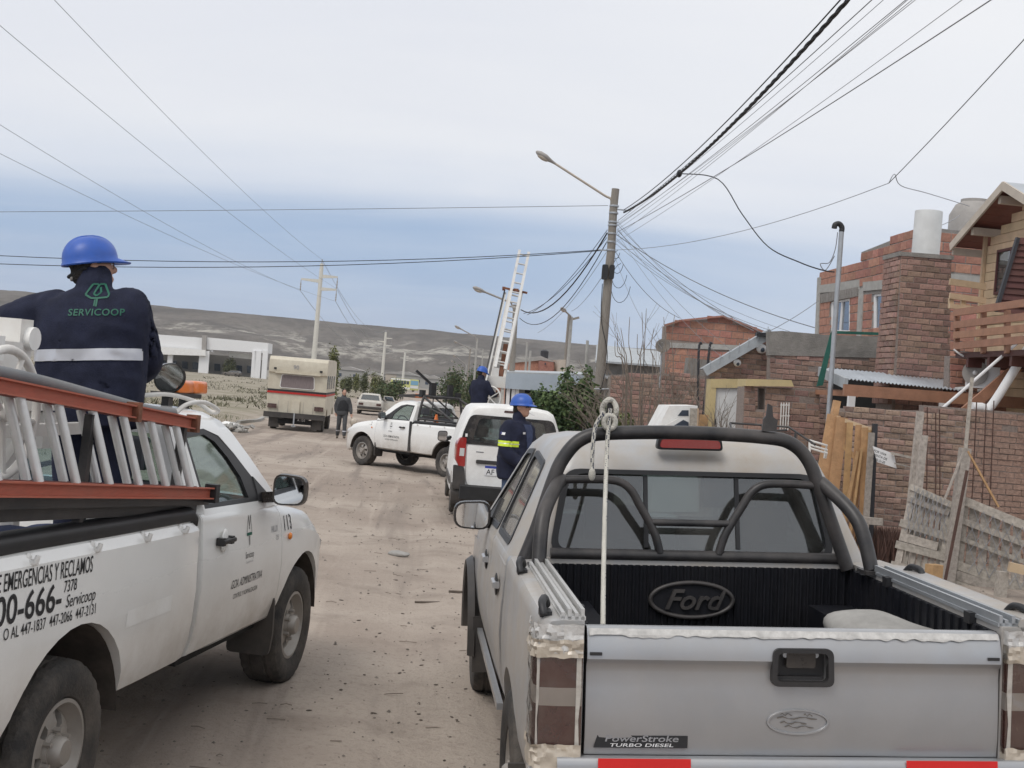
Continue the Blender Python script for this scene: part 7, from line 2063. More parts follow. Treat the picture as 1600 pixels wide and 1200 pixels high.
# --- timber house with the steep gable and balcony
def timber_house():
    c0 = 19.0; ap = st(onc(1569, 287, c0)); A = ap[0]            # plane of the overhanging gable edge, facing the street
    t = base_thing('timber_house', 'timber house at the right edge with a steep gable and a brown balcony', 'house', A + 1, c0)
    far = st(ona(1486, 384, A)); zr = ap[2]; ze = far[2]; cf = far[1]; cn = c0 - (cf - c0) * 1.02
    dep = 5.0; off = .42                                             # the wall stands back under the overhang
    for nm, c1 in (('far', cf), ('near', cn)):
        r0, e0 = S(A, c0, zr), S(A, c1, ze); d = (e0 - r0).normalized(); up = Vector((0, 0, 1)); n = d.cross(E1).normalized(); n = n if n.z > 0 else -n
        for i in range(5): MB().prism([r0 + E1 * dep * i / 5, e0 + E1 * dep * i / 5, e0 + E1 * dep * (i + .98) / 5, r0 + E1 * dep * (i + .98) / 5], n * .03).build('roof_sheet', 'corrugated', t, 0)
        ln = (e0 - r0).length; k = 9
        for i in range(k): p0, p1 = r0 + d * ln * i / k, r0 + d * ln * (i + .97) / k; MB().prism([p0 + E1 * .03 - n * .02, p1 + E1 * .03 - n * .02, p1 + E1 * dep - n * .02, p0 + E1 * dep - n * .02], n * .015).build('soffit_board', 'soffit_red', t, 0)
        MB().bar(r0 - n * .03 - E1 * .01, e0 - n * .03 - E1 * .01, .13, .035, E1).build('barge_board', 'trim_beige', t, 0)
        MB().bar(e0 - n * .10 + E1 * .02, e0 - n * .10 + E1 * dep, .06, .12).build('eave_board', 'trim_beige', t, 0)
    for f in (.12, .62): p = S(A + .05, c0 + (cf - c0) * f, zr + (ze - zr) * f - .12); MB().bar(p, p + E1 * 2, .10, .12).build('purlin', 'trim_beige', t, 0)
    W = A + off; k = 22; zb = 2.3; ch = st(ona(1541, 395, W))[1]
    # gable wall of horizontal pale planks
    for i in range(k):
        z0 = zb + (zr - .2 - zb) * i / k; z1 = zb + (zr - .2 - zb) * (i + .94) / k; zm = z1
        w = (cf - c0) * max(0, min(1, (zr - .12 - zm) / (zr - ze))); ca = min(c0 + w, ch)
        if ca < c0 + .05: continue
        MB().prism([S(W, c0 - .6, z0), S(W, ca, z0), S(W, ca, z1), S(W, c0 - .6, z1)], E1 * .04).build('plank', 'wood_pine', t, 0)
    MB().bar(S(W - .03, ch, zb), S(W - .03, ch, ze + .4), .08, .05).build('corner_board', 'wood_pine', t, 0)
    MB().prism([S(W + .05, c0 - 2.5, 0), S(W + .05, ch, 0), S(W + .05, ch, zb + 1.8), S(W + .05, c0, zr - .3), S(W + .05, c0 - 2.5, zr - 2)], E1 * .1).build('wall_core', 'wood_pine', t, 0)
    wq = [st(ona(x, y, W))[1:] for x, y in ((1560, 411), (1580, 406), (1572, 438), (1558, 442))]; wc = sum(q[0] for q in wq) / 4; wz = sum(q[1] for q in wq) / 4
    wo = [(wc + .22, wz - .36), (wc - .30, wz - .36), (wc - .30, wz + .36), (wc + .22, wz + .36)]; wi = [(wc + (a - wc) * .84, wz + (b - wz) * .88) for a, b in wo]
    f = frame_plate(wo, wi, lambda p: S(W - .03, p[0], p[1]), E1 * .06).build('window_frame', 'wood_red', t, 0); MB().prism([S(W - .005, a, b) for a, b in wi], E1 * .01).build('pane', 'glass_house', f, 0)
    # steep red-brown shingled slope nearer to us
    q0, q1, q2 = onc(1588, 372, 17.8), onc(1553, 487, 17.8), onc(1680, 500, 17.8); q3 = onc(1690, 372, 17.8); k = 12
    for i in range(k):
        a0, a1 = q1.lerp(q0, i / k), q1.lerp(q0, (i + 1.08) / k); b0, b1 = q2.lerp(q3, i / k), q2.lerp(q3, (i + 1.08) / k)
        MB().prism([a0 - E2 * .03, b0 - E2 * .03, b1, a1], E2 * .02).build('siding_board', 'wood_red', t, 0)
    MB().bar(q0 - E2 * .05, q1 - E2 * .05, .05, .06, E2).build('edge_board', 'tank_black', t, 0)
    # white-framed gallery left of the gable
    for i, (y0, y1, w) in enumerate(((440, 448, .10), (462, 470, .09), (478, 484, .07))):
        a, b = onc(1484, y0, 19.6), onc(1540, y1, 19.6); MB().bar(a, b, .05, w).build('gallery_rail', 'wood_pine', t, 0)
    for x in (1505, 1486): MB().bar(onc(x, 466, 19.65), onc(x, 482, 19.65), .07, .07).build('gallery_post', 'wood_pine', t, 0)
    # balcony rails running along the street side
    Ab = st(onc(1492, 520, 18.9))[0]
    for y0, y1 in ((489, 473), (508, 495), (524, 514), (541, 532)):
        a, b = ona(1491, y0, Ab), ona(1640, y1 - 5, Ab); zm = (a.z + b.z) / 2; MB().bar(a, b, .04, .105).build('balcony_rail', 'wood_stain', t, 0)
    for x in (1495, 1537, 1574, 1612): a, b = ona(x, 485, Ab + .06), ona(x, 552, Ab + .06); MB().bar(a, b, .07, .07).build('baluster', 'wood_stain', t, 0)
    p = S(Ab + .05, 18.9, ona(1495, 550, Ab).z); MB().prism([S(Ab + .08, 19.0, p.z), S(Ab + .08, 14.8, p.z), S(W, 14.8, p.z), S(W, 19.0, p.z)], (0, 0, -.08)).build('balcony_floor', 'wood_red', t, 0)
    for i in range(6): q = S(Ab + .1, 18.6 - i * .7, p.z - .15); MB().bar(q, q + E1 * 1.2, .07, .14).build('joist', 'wood_red', t, 0)
    # red brick wall below the balcony
    lw = WP([(1484, 556), (1680, 562), (1680, 720), (1484, 720)], 19.3); slab(t, 'brick_base', 'mortar', lw, 19.3, .2); lay(t, S(0, 19.3, 0), E1, -E2, lw, .25, .10, 'brick_red', .09, limit=140)
    # outside stair: brown stringers
    for x0, y0, x1, y1 in ((1650, 522, 1500, 650),):
        a, b = onc(x0, y0, 17.9), onc(x1, y1, 17.9); MB().bar(a, b, .05, .15).build('stair_stringer', 'wood_stain', t, 0)
timber_house()
def aircon():
    c = 18.7; t = base_thing('air_conditioner', 'white air conditioner unit under the brown balcony', 'air conditioner', st(onc(1535, 580, c))[0], c)
    P0, P1, P2, P3 = onc(1508, 560, c), onc(1563, 563, c), onc(1563, 608, c), onc(1506, 606, c); ctr = (P0 + P2) / 2; w, h = (P1 - P0).length, (P0 - P3).length
    R = Matrix.Rotation(ST - .40, 3, 'Z')
    MB().box(ctr, (w * .86, .28, h), R).build('case', 'ink_white', t, 0)
    g = ctr + R @ Vector((-w * .20, -.145, 0)); MB().cyl(g + R @ Vector((0, -.012, 0)), g, h * .42, n=26).build('fan_grille', 'tank_grey', t, 40)
    MB().ell(g + R @ Vector((0, -.02, 0)), (.04, .02, .04), 10, 6).build('fan_hub', 'ink_white', t, 60)
    MB().box(ctr + E3 * (h / 2 + .01), (w * .9, .32, .02), R).build('lid', 'white_plain', t, 0)
    for s in (-1, 1): q = ctr + R @ Vector((s * w * .3, 0, -h / 2)); MB().bar(q, q + E2 * .5 - E3 * .02, .04, .04).build('bracket', 'white_steel', t, 0)
aircon()
a, b = onc(1665, 470, 17.4), onc(1468, 642, 17.5); single(MB().tube([a, b, b - E3 * .8], .022, 10), 'white_pole', 'ink_white', 'thin white pole leaning diagonally across the balcony at the right edge', 'pole')
a, b = onc(1660, 460, 17.2), onc(1549, 634, 17.45)
single(MB().tube(spline([a, a.lerp(b, .5), b, b - E1 * .14 - E3 * .03, b - E1 * .28 - E3 * .035], 6), .062, 16), 'drain_pipe', 'ink_white', 'thick white drain pipe sloping down to the top of the boundary wall', 'pipe')
single(MB().tube(spline([onc(1490, 546, 18.75), onc(1507, 557, 18.7), onc(1525, 559, 18.65), onc(1552, 556, 18.6), onc(1592, 552, 18.5), onc(1640, 556, 18.4)], 6), .014, 8), 'cable_duct', 'ink_white', 'thin white cable duct looping above the air conditioner', 'duct')

# --- service mast with gooseneck
def mast():
    c = 19.6; p, q = onc(1315, 362, c), onc(1298, 640, c); t = base_thing('service_mast', 'grey steel service mast with a black gooseneck beside the carport', 'mast', st(q)[0], c)
    q = Vector((q.x, q.y, .0)); MB().tube([q, p], .040, 12).build('pole', 'galv', t, 60)
    MB().tube(spline([p, p + E3 * .07, p + E3 * .12 - E1 * .05, p + E3 * .10 - E1 * .11, p + E3 * .04 - E1 * .12], 5), .042, 10).build('gooseneck', 'black_plastic', t, 60)
    w = [onc(x, y, c - .05) for x, y in ((1309, 363), (1305, 390), (1296, 410), (1282, 412), (1290, 422), (1304, 400))]
    MB().tube(spline(w, 6), .007, 6).build('loose_wire', 'wire_grey', t, 60)
mast()
g = MB().prism([onc(x, y, 20.2) for x, y in ((1298, 520), (1304, 520), (1286, 602), (1276, 604))], E2 * .02); single(g, 'shade_net', 'net_green', 'strip of green shade netting hanging on the side wall', 'netting', smooth=0)
single(MB().bar(onc(1300, 519, 22.9), onc(1386, 522, 22.9), .06, .05), 'shade_net', 'net_green', 'rolled green netting along the top of the grey cement band', 'netting', smooth=0)

# --- front brick wall, satellite dish, posts, junk between the pole and the yellow door
FW, _ = brick_wall_c('brick_wall', 'long low brick wall behind the bare shrubs between pole and yellow door', [(955, 586), (1030, 583), (1108, 588), (1108, 730), (945, 730)], 27.5, .25, .095, 'brick_brown', .2)
def dish():
    c = 27.0; p = onc(1036, 541, c); t = base_thing('satellite_dish', 'grey satellite dish above the low brick wall', 'satellite dish', st(p)[0], c)
    ax = Vector((-.25, -1, .35)).normalized(); MB().lathe(p, ax, [(.0001, 0), (.09, .008), (.155, .03), (.16, .03), (.155, .02), (.09, -.004), (.0001, -.012)], 28).build('reflector', 'rim_dark', t, 60)
    MB().tube([p - ax * .01, p - E3 * .22 + E2 * .05, Vector((p.x, p.y + .05, 2.2))], .018, 8).build('mast', 'galv', t, 60); MB().tube([p - E3 * .15, p + ax * .22], .008, 6).build('feed_arm', 'galv', t, 60)
dish()
for x0, y0, x1, y1, sd in ((1093, 536, 1090, 690, 'left'), (1109, 536, 1095, 690, 'right')):
    a, b = onc(x0, y0, 25.6), onc(x1, y1, 25.6); single(MB().tube(spline([a - E1 * .04 - E3 * .05, a, a + E1 * .04 - E3 * .02, a - E3 * .2, b], 4)[4:], .026, 8), 'iron_post', 'tank_black', sd + ' one of two thin black iron posts with bent tips beside the yellow door', 'post', b, 'black iron posts by the yellow door')
def far_block():
    t = base_thing('brick_house', 'red brick house with a low pointed roofline behind the satellite dish', 'house', 4.5, 38)
    pf = WP([(1041, 509), (1062, 502), (1130, 496), (1196, 521), (1196, 640), (1036, 640)], 38); slab(t, 'wall', 'mortar', pf, 38, .6)
    lay(t, S(0, 38, 0), E1, -E2, pf, .36, .21, 'brick_red', .1, [WP([(1040, 534), (1196, 540), (1196, 548), (1040, 543)], 38)], limit=300, joint=.02)
    slab(t, 'concrete_band', 'concrete', WP([(1040, 535), (1196, 541), (1196, 549), (1040, 543)], 37.95), 37.95, .1)
    for p, q in (((1039, 508), (1063, 501)), ((1061, 501), (1130, 494)), ((1129, 494), (1197, 520))): MB().bar(onc(*p, 37.9), onc(*q, 37.9), .12, .05).build('roof_edge', 'brick_red', t, 0)
far_block()
def grey_sheds():
    t = base_thing('shed', 'low grey corrugated roofs just right of the wooden street pole', 'shed', 3, 41)
    slab(t, 'wall', 'plaster', WP([(938, 566), (1045, 574), (1045, 660), (938, 660)], 41), 41, 3)
    for (x0, y0, x1, y1, x2, y2, x3, y3) in ((930, 566, 1040, 574, 1036, 552, 932, 541), (930, 590, 1020, 598, 1040, 578, 930, 568)):
        MB().prism([onc(x0, y0, 40.6), onc(x1, y1, 40.6), onc(x2, y2, 43), onc(x3, y3, 43)], (0, 0, .06)).build('roof', 'roof_grey', t, 0)
    MB().bar(onc(1070, 585, 30), onc(1110, 590, 30), .3, .8).build('lean_to', 'plaster', t, 0)
grey_sheds()
def blue_shed():
    t = base_thing('shed', 'blue grey metal shed with white posts beyond the green shrub', 'shed', .5, 44)
    slab(t, 'front_panel', 'shed_blue', WP([(790, 583), (935, 588), (935, 620), (866, 620), (866, 612), (790, 607)], 44), 44, .1)
    slab(t, 'wall', 'dark_inside', WP([(790, 600), (935, 600), (935, 660), (790, 660)], 44.6), 44.6, .1)  # dark sheet behind the openings, its colour stands in for the shade inside
    for x in (795, 803, 809): MB().bar(onc(x, 600, 44.2), onc(x - 3, 660, 44.2) - E3 * 1.1, .12, .12).build('post', 'ink_white', t, 0)
    for x0, x1, m in ((848, 862, 'wood_pine'), (820, 830, 'plaster')): slab(t, 'pier', m, WP([(x0, 614), (x1, 615), (x1, 660), (x0, 660)], 44.3), 44.3, .2)
    slab(t, 'side_wall', 'concrete', WP([(806, 606), (820, 607), (820, 660), (806, 660)], 44.4), 44.4, .1)
    MB().prism([onc(790, 583, 44), onc(935, 588, 44), onc(935, 584, 50), onc(790, 580, 50)], (0, 0, .05)).build('roof', 'roof_grey', t, 0)
    u = base_thing('brick_house', 'distant flat red brick house with a black water tank on its roof', 'house', .8, 62)
    pf = WP([(800, 568), (845, 557), (880, 570), (880, 640), (800, 640)], 62); slab(u, 'wall', 'brick_red', pf, 62, 5)
    slab(u, 'parapet', 'concrete', WP([(803, 562), (845, 556), (868, 566), (845, 563), (803, 567)], 61.9), 61.9, .2); slab(u, 'room', 'brick_red', WP([(844, 564), (865, 566), (865, 590), (844, 590)], 61), 61, 1)
    slab(u, 'window', 'window_dark', WP([(851, 567), (853, 567), (853, 570), (851, 570)], 60.9), 60.9, .05)
    p = onc(850, 562, 62.5); MB().lathe(p, (0, 0, 1), [(.20, 0), (.20, .42), (.10, .48), (.0001, .49)], 18).build('water_tank', 'tank_black', u, 40)
    v = base_thing('house', 'distant small yellowish house seen above the green shrub', 'house', 2, 60); slab(v, 'wall', 'trim_beige', WP([(874, 562), (884, 562), (884, 640), (874, 640)], 60), 60, 3); slab(v, 'roof', 'wood_stain', WP([(896, 583), (912, 584), (912, 589), (896, 588)], 59), 59, 2)
blue_shed()
def fibre_shell():
    c = 22.2; t = base_thing('canopy_shell', 'pale fibreglass vehicle canopy dumped left of the yellow door frame', 'vehicle canopy', st(onc(1055, 650, c))[0], c)
    P = lambda x, y, d=0: onc(x, y, c + d)
    MB().prism([P(1016, 800), P(1028, 668), P(1046, 634), P(1090, 634), P(1092, 800)], E2 * 1.0).build('shell', 'white_plain', t, 0)
    MB().prism([P(1024, 672, -.04), P(1066, 650, -.04), P(1076, 652, -.04), P(1078, 690, -.04), P(1020, 690, -.04)], E2 * -.05).build('lower_panel', 'white_plain', t, 0)
    MB().prism([P(1059, 650, -.10), P(1066, 641, -.10), P(1076, 641, -.10), P(1076, 650, -.10)], E2 * .03).build('window', 'window_dark', t, 0); MB().prism([P(1050, 667, -.12), P(1068, 656, -.12), P(1076, 660, -.12), P(1076, 667, -.12)], E2 * .03).build('window', 'window_dark', t, 0)
    MB().bar(P(1084, 638, -.2), P(1082, 690, -.2), .12, .04, E2).build('plank', 'wood_grey', t, 0); MB().bar(P(1090, 638, -.2), P(1088, 690, -.2), .04, .03, E2).build('plank', 'wood_pine', t, 0)
    single(MB().bar(onc(1100, 648, 23.2), Vector((onc(1096, 700, 23.2).x, onc(1096, 700, 23.2).y, 0)), .15, .10, E2), 'timber', 'wood_yellow', 'stubby yellow timber standing between black posts and yellow door', 'timber', smooth=0)
fibre_shell()
def rack():
    m = MB(); a, b, d = onc(1141, 661, 12.5), onc(1232, 667, 12.5), onc(1243, 676, 12.0)
    m.tube([a, b, d + E1 * .2 - E3 * .1], .012, 6); m.tube([a, onc(1144, 676, 12.3), onc(1230, 672, 12.2)], .012, 6); m.tube([a.lerp(b, .55), onc(1192, 675, 12.2)], .010, 6); m.tube([onc(1144, 676, 12.3), Vector((2.2, 12.3, .1))], .012, 6); m.tube([d, Vector((d.x, d.y, .1))], .012, 6)
    single(m, 'metal_frame', 'black_tube', 'bent black tubular frame standing behind the silver pickup roof', 'metal frame', smooth=60)
    m = MB(); 
    for dy in (0, 7, 12): m.tube([onc(1265, 688 + dy, 13.0), onc(1292, 696 + dy, 13.0), onc(1290, 703 + dy, 13.1)], .012, 6)
    m.tube([onc(1265, 688, 13), onc(1265, 705, 13), Vector((3.0, 13, .1))], .012, 6); m.tube([onc(1290, 703, 13.1), onc(1288, 716, 13.1)], .012, 6)
    single(m, 'wire_rack', 'white_steel', 'white wire rack showing above the right side of the silver pickup', 'wire rack', smooth=60)
rack()

# --- white industrial hall with a canopy across the field
def white_hall():
    Y = 320.0; c = Y; t = base_thing('industrial_hall', 'long white hall with a deep canopy on white columns across the field', 'hall', -60, c)
    B = lambda x, y, d=0: onc(x, y, c + d)
    MB().prism([B(200, 519), B(319, 528), B(319, 548), B(200, 540)], E2 * 14).build('fascia', 'ink_white', t, 0); MB().prism([B(200, 538, -1.5), B(321, 547, -1.5), B(321, 556, -1.5), B(200, 552, -1.5)], E2 * 1.2).build('lower_fascia', 'white_plain', t, 0)
    MB().prism([B(322, 527), B(419, 536), B(418, 552), B(322, 546)], E2 * 10).build('fascia', 'ink_white', t, 0)
    MB().prism([B(358, 550, 4), B(410, 555, 4), B(410, 563, 4), B(358, 558, 4)], E2 * 1).build('inner_beam', 'white_plain', t, 0)
    MB().bar(B(320, 524, -.3), B(319, 553, -.3), 1.4, 1).build('joint_post', 'tank_grey', t, 0)
    for x, w in ((402, 1.5), (413, 1.2), (396, 1.0), (318, 2.4), (265, 1.2), (230, 1.2)): MB().bar(B(x + 2, 548), B(x - 1, 592), w, 1, E2).build('column', 'ink_white', t, 0)
    MB().prism([B(200, 545, 12), B(415, 560, 12), B(413, 593, 12), B(200, 585, 12)], E2 * 1).build('back_panel', 'tank_grey', t, 0)
    for i in range(9): x = 250 + i * 17; MB().prism([B(x, 562 + i * 1.2, 11), B(x + 9, 563 + i * 1.2, 11), B(x + 9, 574 + i * 1.2, 11), B(x, 573 + i * 1.2, 11)], E2 * .5).build('window', 'window_dark', t, 0)
    MB().prism([B(200, 582, -6), B(430, 596, -6), B(430, 603, -6), B(200, 590, -6)], E2 * 5).build('forecourt', 'concrete', t, 0)
white_hall()
def town():
    r = random.Random(5)
    for i in range(10):
        Y = r.uniform(470, 600); x = r.choice((r.uniform(545, 640), r.uniform(640, 760))); p = at(x, 598, Y); w, h, d = r.uniform(7, 14), r.uniform(3, 4.5), 8
        p.z = gz(p.x, p.y); q = MB().box(p + Vector((0, 0, h / 2)), (w, d, h)); t = thing('house', None, None, p)
        q.build('wall', r.choice(('trim_beige', 'town_wall', 'tank_grey', 'town_wall')), t, 0)
        rf = MB().prism([p + Vector((-w / 2 - .4, -d / 2 - .4, h)), p + Vector((w / 2 + .4, -d / 2 - .4, h)), p + Vector((0, -d / 2 - .4, h + 1.4))], (0, d + .8, 0)); rf.build('roof', r.choice(('tank_grey', 'town_wall')), t, 0)
        for k in (-.25, .2): MB().box(p + Vector((w * k, -d / 2 - .03, h * .55)), (1.2, .1, 1.2)).build('window', 'window_dark', t, 0)
        tag(t, 'tiny pale house of the far town at the foot of the hills', 'house', 'far houses below the hills')
town()

# ================================================================== POLES, WIRES, PLANTS
def sag(a, b, s, n=14): return [a.lerp(b, i / n) - E3 * (s * 4 * (i / n) * (1 - i / n)) for i in range(n + 1)]
def lamp_head(t, p, d, k=1.0):
    d = Vector(d).normalized(); R = d.to_track_quat('X', 'Z').to_matrix()
    h = MB()
    for x, w, hh in ((-.14, .03, .03), (.0, .05, .045), (.08, .09, .06), (.22, .14, .085), (.40, .12, .08), (.50, .06, .045), (.53, .01, .01)): h.v += [p + R @ Vector((x * k, cos(q) * w * k, sin(q) * hh * k)) for q in [2 * pi * i / 16 for i in range(16)]]
    for i in range(6):
        for j in range(16): h.f.append((i * 16 + j, i * 16 + (j + 1) % 16, (i + 1) * 16 + (j + 1) % 16, (i + 1) * 16 + j))
    o = h.build('lamp_head', 'tank_grey', t, 60)
    MB().ell(p + R @ Vector((.27 * k, 0, -.055 * k)), (.18 * k, .11 * k, .06 * k), 16, 8, R).build('lamp_glass', 'trim_beige', o, 60)
def street_pole():
    Y = 31.0; top, b1 = at(962, 295, Y), at(931, 668, Y); b = b1 + (b1 - top) * ((b1.z - gz(b1.x, Y)) / (top.z - b1.z))
    t = thing('utility_pole', 'tall grey wooden utility pole carrying a street lamp and a fan of wires', 'utility pole', b)
    sp = [b.lerp(top, i / 14) + Vector((noise.noise(Vector((i * .5, 0, 1))) * .025, 0, 0)) for i in range(15)]
    MB().tube(sp, [.135 - .042 * i / 14 for i in range(15)], 16).build('pole', 'wood_pole', t, 60)
    s0, s1 = at(951, 690, Y - .1), at(958, 590, Y - .1); s0 = Vector((s0.x - .02, s0.y, b.z))
    MB().tube([s0, s1], [.145, .13], 14).build('stub_post', 'wood_pole', t, 50)
    MB().tube([at(922, 608, Y - .2), at(960, 608, Y - .2)], .022, 6).build('strap', 'galv', t, 60)
    for y in (322, 333, 347, 352, 365, 378, 391): c = top.lerp(b1, (y - 295) / 373); MB().lathe(c, (top - b1), [(.115, -.02), (.118, 0), (.115, .02)], 16).build('clamp', 'galv', t, 60)
    a0, a1 = at(955, 312, Y), at(862, 252, Y - .4)
    MB().tube(spline([a0 - E3 * .28, a0, a0.lerp(a1, .12), a0.lerp(a1, .5), a1], 5), .028, 8).build('lamp_arm', 'trim_beige', t, 60)
    lamp_head(t, a1, a1 - a0, .85)
    for x, y, w, h in ((945, 425, .14, .36), (956, 425, .12, .34)):
        p = at(x, y, Y - .15); MB().loft([[p + Vector((a, d_, c)) for a, c in rpoly([(-w / 2, -h / 2), (w / 2, -h / 2), (w / 2, h / 2), (-w / 2, h / 2)], .04, 3)] for d_ in (-.05, .08)]).build('junction_box', 'black_plastic', t, 0)
    MB().bar(top.lerp(b1, .26) - E1 * .3, top.lerp(b1, .26) + E1 * .02, .03, .03).build('bracket', 'galv', t, 0)
    MB().bar(top.lerp(b1, .085), top.lerp(b1, .085) + E1 * .42, .03, .03).build('bracket', 'galv', t, 0)
    w = spline([top.lerp(b1, .40) - E1 * .13, top.lerp(b1, .55) - E1 * .10 - E2 * .1, top.lerp(b1, .7) + E1 * .12 - E2 * .12, top.lerp(b1, .86) + E1 * .02 - E2 * .14, b1 - E2 * .16], 6); MB().tube(w, .010, 6).build('down_cable', 'wire_black', t, 60)
    c = top.lerp(b1, .26)
    for k in range(4):
        r = .18 + .10 * k; MB().tube([c + E1 * (.14 + .06 * k) + E1 * r * .5 * cos(q) + E3 * (r * sin(q) - .25 * k) for q in [rad(100) + 4.4 * i / 14 for i in range(15)]], .007, 5).build('slack_loop', 'wire_black', t, 60)
    return t, top, b1
POLE, PT, PB = street_pole()
def on_pole(y): return PT.lerp(PB, (y - 295) / 373)
def wire(name, label, pts, r, mat='wire_grey', group=None, cat='wire'):
    o = single(MB().tube(pts, r, 6), name, mat, label, cat, pts[0], group, 60); return o
def through(p0, px_, py_, Yf, ext=1.7, s=.4):
    """wire from a point through a picture point at distance Yf, continued beyond it towards the next pole"""
    q = at(px_, py_, Yf) + E3 * (s * 4 * (1 - 1 / ext) / ext); e = p0 + (q - p0) * ext; return sag(p0, e, s, 24)
# thick twisted bundle to the next pole behind the camera
def twisted(name, label, path, r, rr):
    L_ = 0; t = thing(name, label, 'cable', path[0])
    n = 420; pts = [path[min(int(i / n * (len(path) - 1)), len(path) - 2)].lerp(path[min(int(i / n * (len(path) - 1)), len(path) - 2) + 1], i / n * (len(path) - 1) % 1) for i in range(n)] + [path[-1]]
    for k in range(3): MB().tube([p + E1 * rr * cos(i * .55 + k * 2.09) + E3 * rr * sin(i * .55 + k * 2.09) for i, p in enumerate(pts)], r, 6).build('strand', 'wire_black', t, 60)
p0 = on_pole(330) + E1 * .25
bundle = sag(p0, p0 + (at(1325, 0, 13.2) + E3 * 1.0 - p0) * 1.9, 1.0, 60)
twisted('power_cable', 'thick black twisted power cable running from the wooden pole to the top of the picture', bundle, .013, .014)
wire('wire', 'taut wire running just above the thick twisted cable', through(on_pole(326) + E1 * .25, 1313, 0, 13.4, 1.9, .75), .009, 'wire_black')
db = at(1103, 236, 23.4); i_ = min(range(len(bundle)), key=lambda i: (bundle[i] - db).length); db = bundle[i_]
single(MB().ell(db, (.05, .12, .07), 10, 8), 'cable_clamp', 'wire_black', 'black clamp on the thick twisted cable where a drop wire leaves', 'clamp', smooth=60)
wire('wire', 'drop wire sagging from the twisted cable to the grey service mast', spline([db, at(1122, 280, 23), at(1160, 335, 22), at(1200, 385, 21), at(1250, 410, 20), at(1285, 422, 19.6), at(1304, 425, 19.55)], 6), .010, 'wire_black')
grp = 'thin wires fanning from the pole to the upper right'
pl_ = ('lowest', 'second', 'third', 'fourth', 'fifth', 'sixth', 'seventh')
for i, (y, x, yy, Yf, ext, r, m) in enumerate(((344, 1362, 0, 13.5, 1.8, .006, 'wire_grey'), (348, 1380, 0, 13.4, 1.8, .004, 'wire_pale'), (352, 1415, 0, 13.0, 1.8, .005, 'wire_pale'), (358, 1425, 0, 13.0, 1.8, .004, 'wire_pale'), (362, 1548, 0, 12.4, 1.7, .0065, 'wire_grey'), (377, 1503, 0, 12.6, 1.7, .004, 'wire_pale'), (350, 1430, 0, 13.3, 1.8, .004, 'wire_pale'), (368, 1418, 0, 12.9, 1.75, .004, 'wire_pale'))):
    wire('wire', ('first', 'second', 'third', 'fifth', 'eighth', 'seventh', 'sixth', 'fourth')[i] + ' thin wire below the twisted cable, counted along the upper picture edge', through(on_pole(y) + E1 * .12, x, yy, Yf, ext, .25), r, m, grp)
wire('wire', 'thin wire crossing the sky from the pole to a junction above the houses', sag(on_pole(390) + E1 * .1, at(1389, 286, 21), .25), .006, 'wire_pale', grp)
wire('wire', 'thin wire from the sky junction up to the right picture edge', through(at(1389, 286, 21), 1600, 62, 14, 1.6, .05), .007, 'wire_grey')
wire('wire', 'thin wire from the sky junction down to the grey water tank', spline([at(1389, 286, 21), at(1398, 272, 21), at(1408, 290, 21.5), at(1450, 302, 23), at(1515, 322, 26.8)], 5), .007, 'wire_pale')
wire('wire', 'thin wire rising behind the white chimney pipe', sag(at(1470, 352, 24), at(1500, 336, 26.8), .02), .007, 'wire_pale')
# services down to the houses on the right
hs = [((345, 1140, 500, 30.0), .005, 'fine wire'), ((355, 1160, 560, 24.0), .005, 'faint wire'), ((362, 1130, 560, 24.0), .005, 'thin pale wire'), ((375, 1240, 520, 24.2), .005, 'thin grey wire'), ((358, 1178, 517, 24.0), .010, 'black wire'), ((366, 1273, 512, 24.5), .012, 'thick black wire'), ((372, 1196, 518, 24.0), .006, 'pale wire'), ((380, 1203, 516, 24.1), .006, 'grey wire'), ((350, 1190, 520, 24.0), .008, 'dark wire'), ((392, 1062, 497, 30.0), .009, 'short dark wire'), ((400, 1035, 545, 27.0), .006, 'short pale wire')]
for i, ((y, x, yy, Y), r, nm) in enumerate(hs):
    wire('wire', nm + ' running from the wooden pole down to ' + ('the far red roof', 'the white wall lamp', 'the low end of the fascia', 'the middle of the cement wall', 'the sloping fascia', 'the red block house corner', 'the cement band corner', 'the top of the cement wall', 'the eave bracket', 'the far red brick house', 'the satellite dish')[i], sag(on_pole(y) + E1 * .12, at(x, yy, Y), .22), r * .75, 'wire_grey', 'service wires from the pole to the houses')
wire('wire', 'wire sloping from the corner of the red block house down to the cement wall', sag(at(1279, 470, 26), at(1203, 517, 24), .03), .006, 'wire_grey')
# across the road to the left
for i, (y, x, yy, r, lb) in enumerate(((322, -10, 331, .007, 'uppermost thin wire crossing the road to the left edge'), (391, -10, 389, .0095, 'upper of two dark wires crossing the road to the left'), (392, -10, 402, .0095, 'lower of two dark wires crossing the road to the left'))):
    wire('wire', lb, sag(on_pole(y) - E1 * .15, at(x, yy + (10 if i else 0), 30.0 if i else 31), .02 if not i else .22), r, 'wire_black' if i else 'wire_grey')
# to the next pole down the street
LP = at(806, 478, 46)
for i, (y, q, r, s) in enumerate(((365, (814, 484, 46), .020, .75), (360, (824, 492, 46), .009, .3), (372, (818, 490, 46), .009, .35), (380, (812, 497, 46), .012, .9))):
    wire('wire', ('thick', 'uppermost', 'middle', 'lowest')[i] + ' cable sagging from the wooden pole to the pole behind the white ladder', sag(on_pole(y) - E1 * .12, at(*q), s), r, 'wire_black')
wire('wire', 'long thin wire from the wooden pole to the lamp pole with the side arm', sag(on_pole(415), at(893, 486, 60), .2), .008, 'wire_grey')
wire('wire', 'very thin wire sloping down left from the wooden pole', sag(on_pole(395) - E1 * .1, at(840, 520, 50), .3), .007, 'wire_pale')

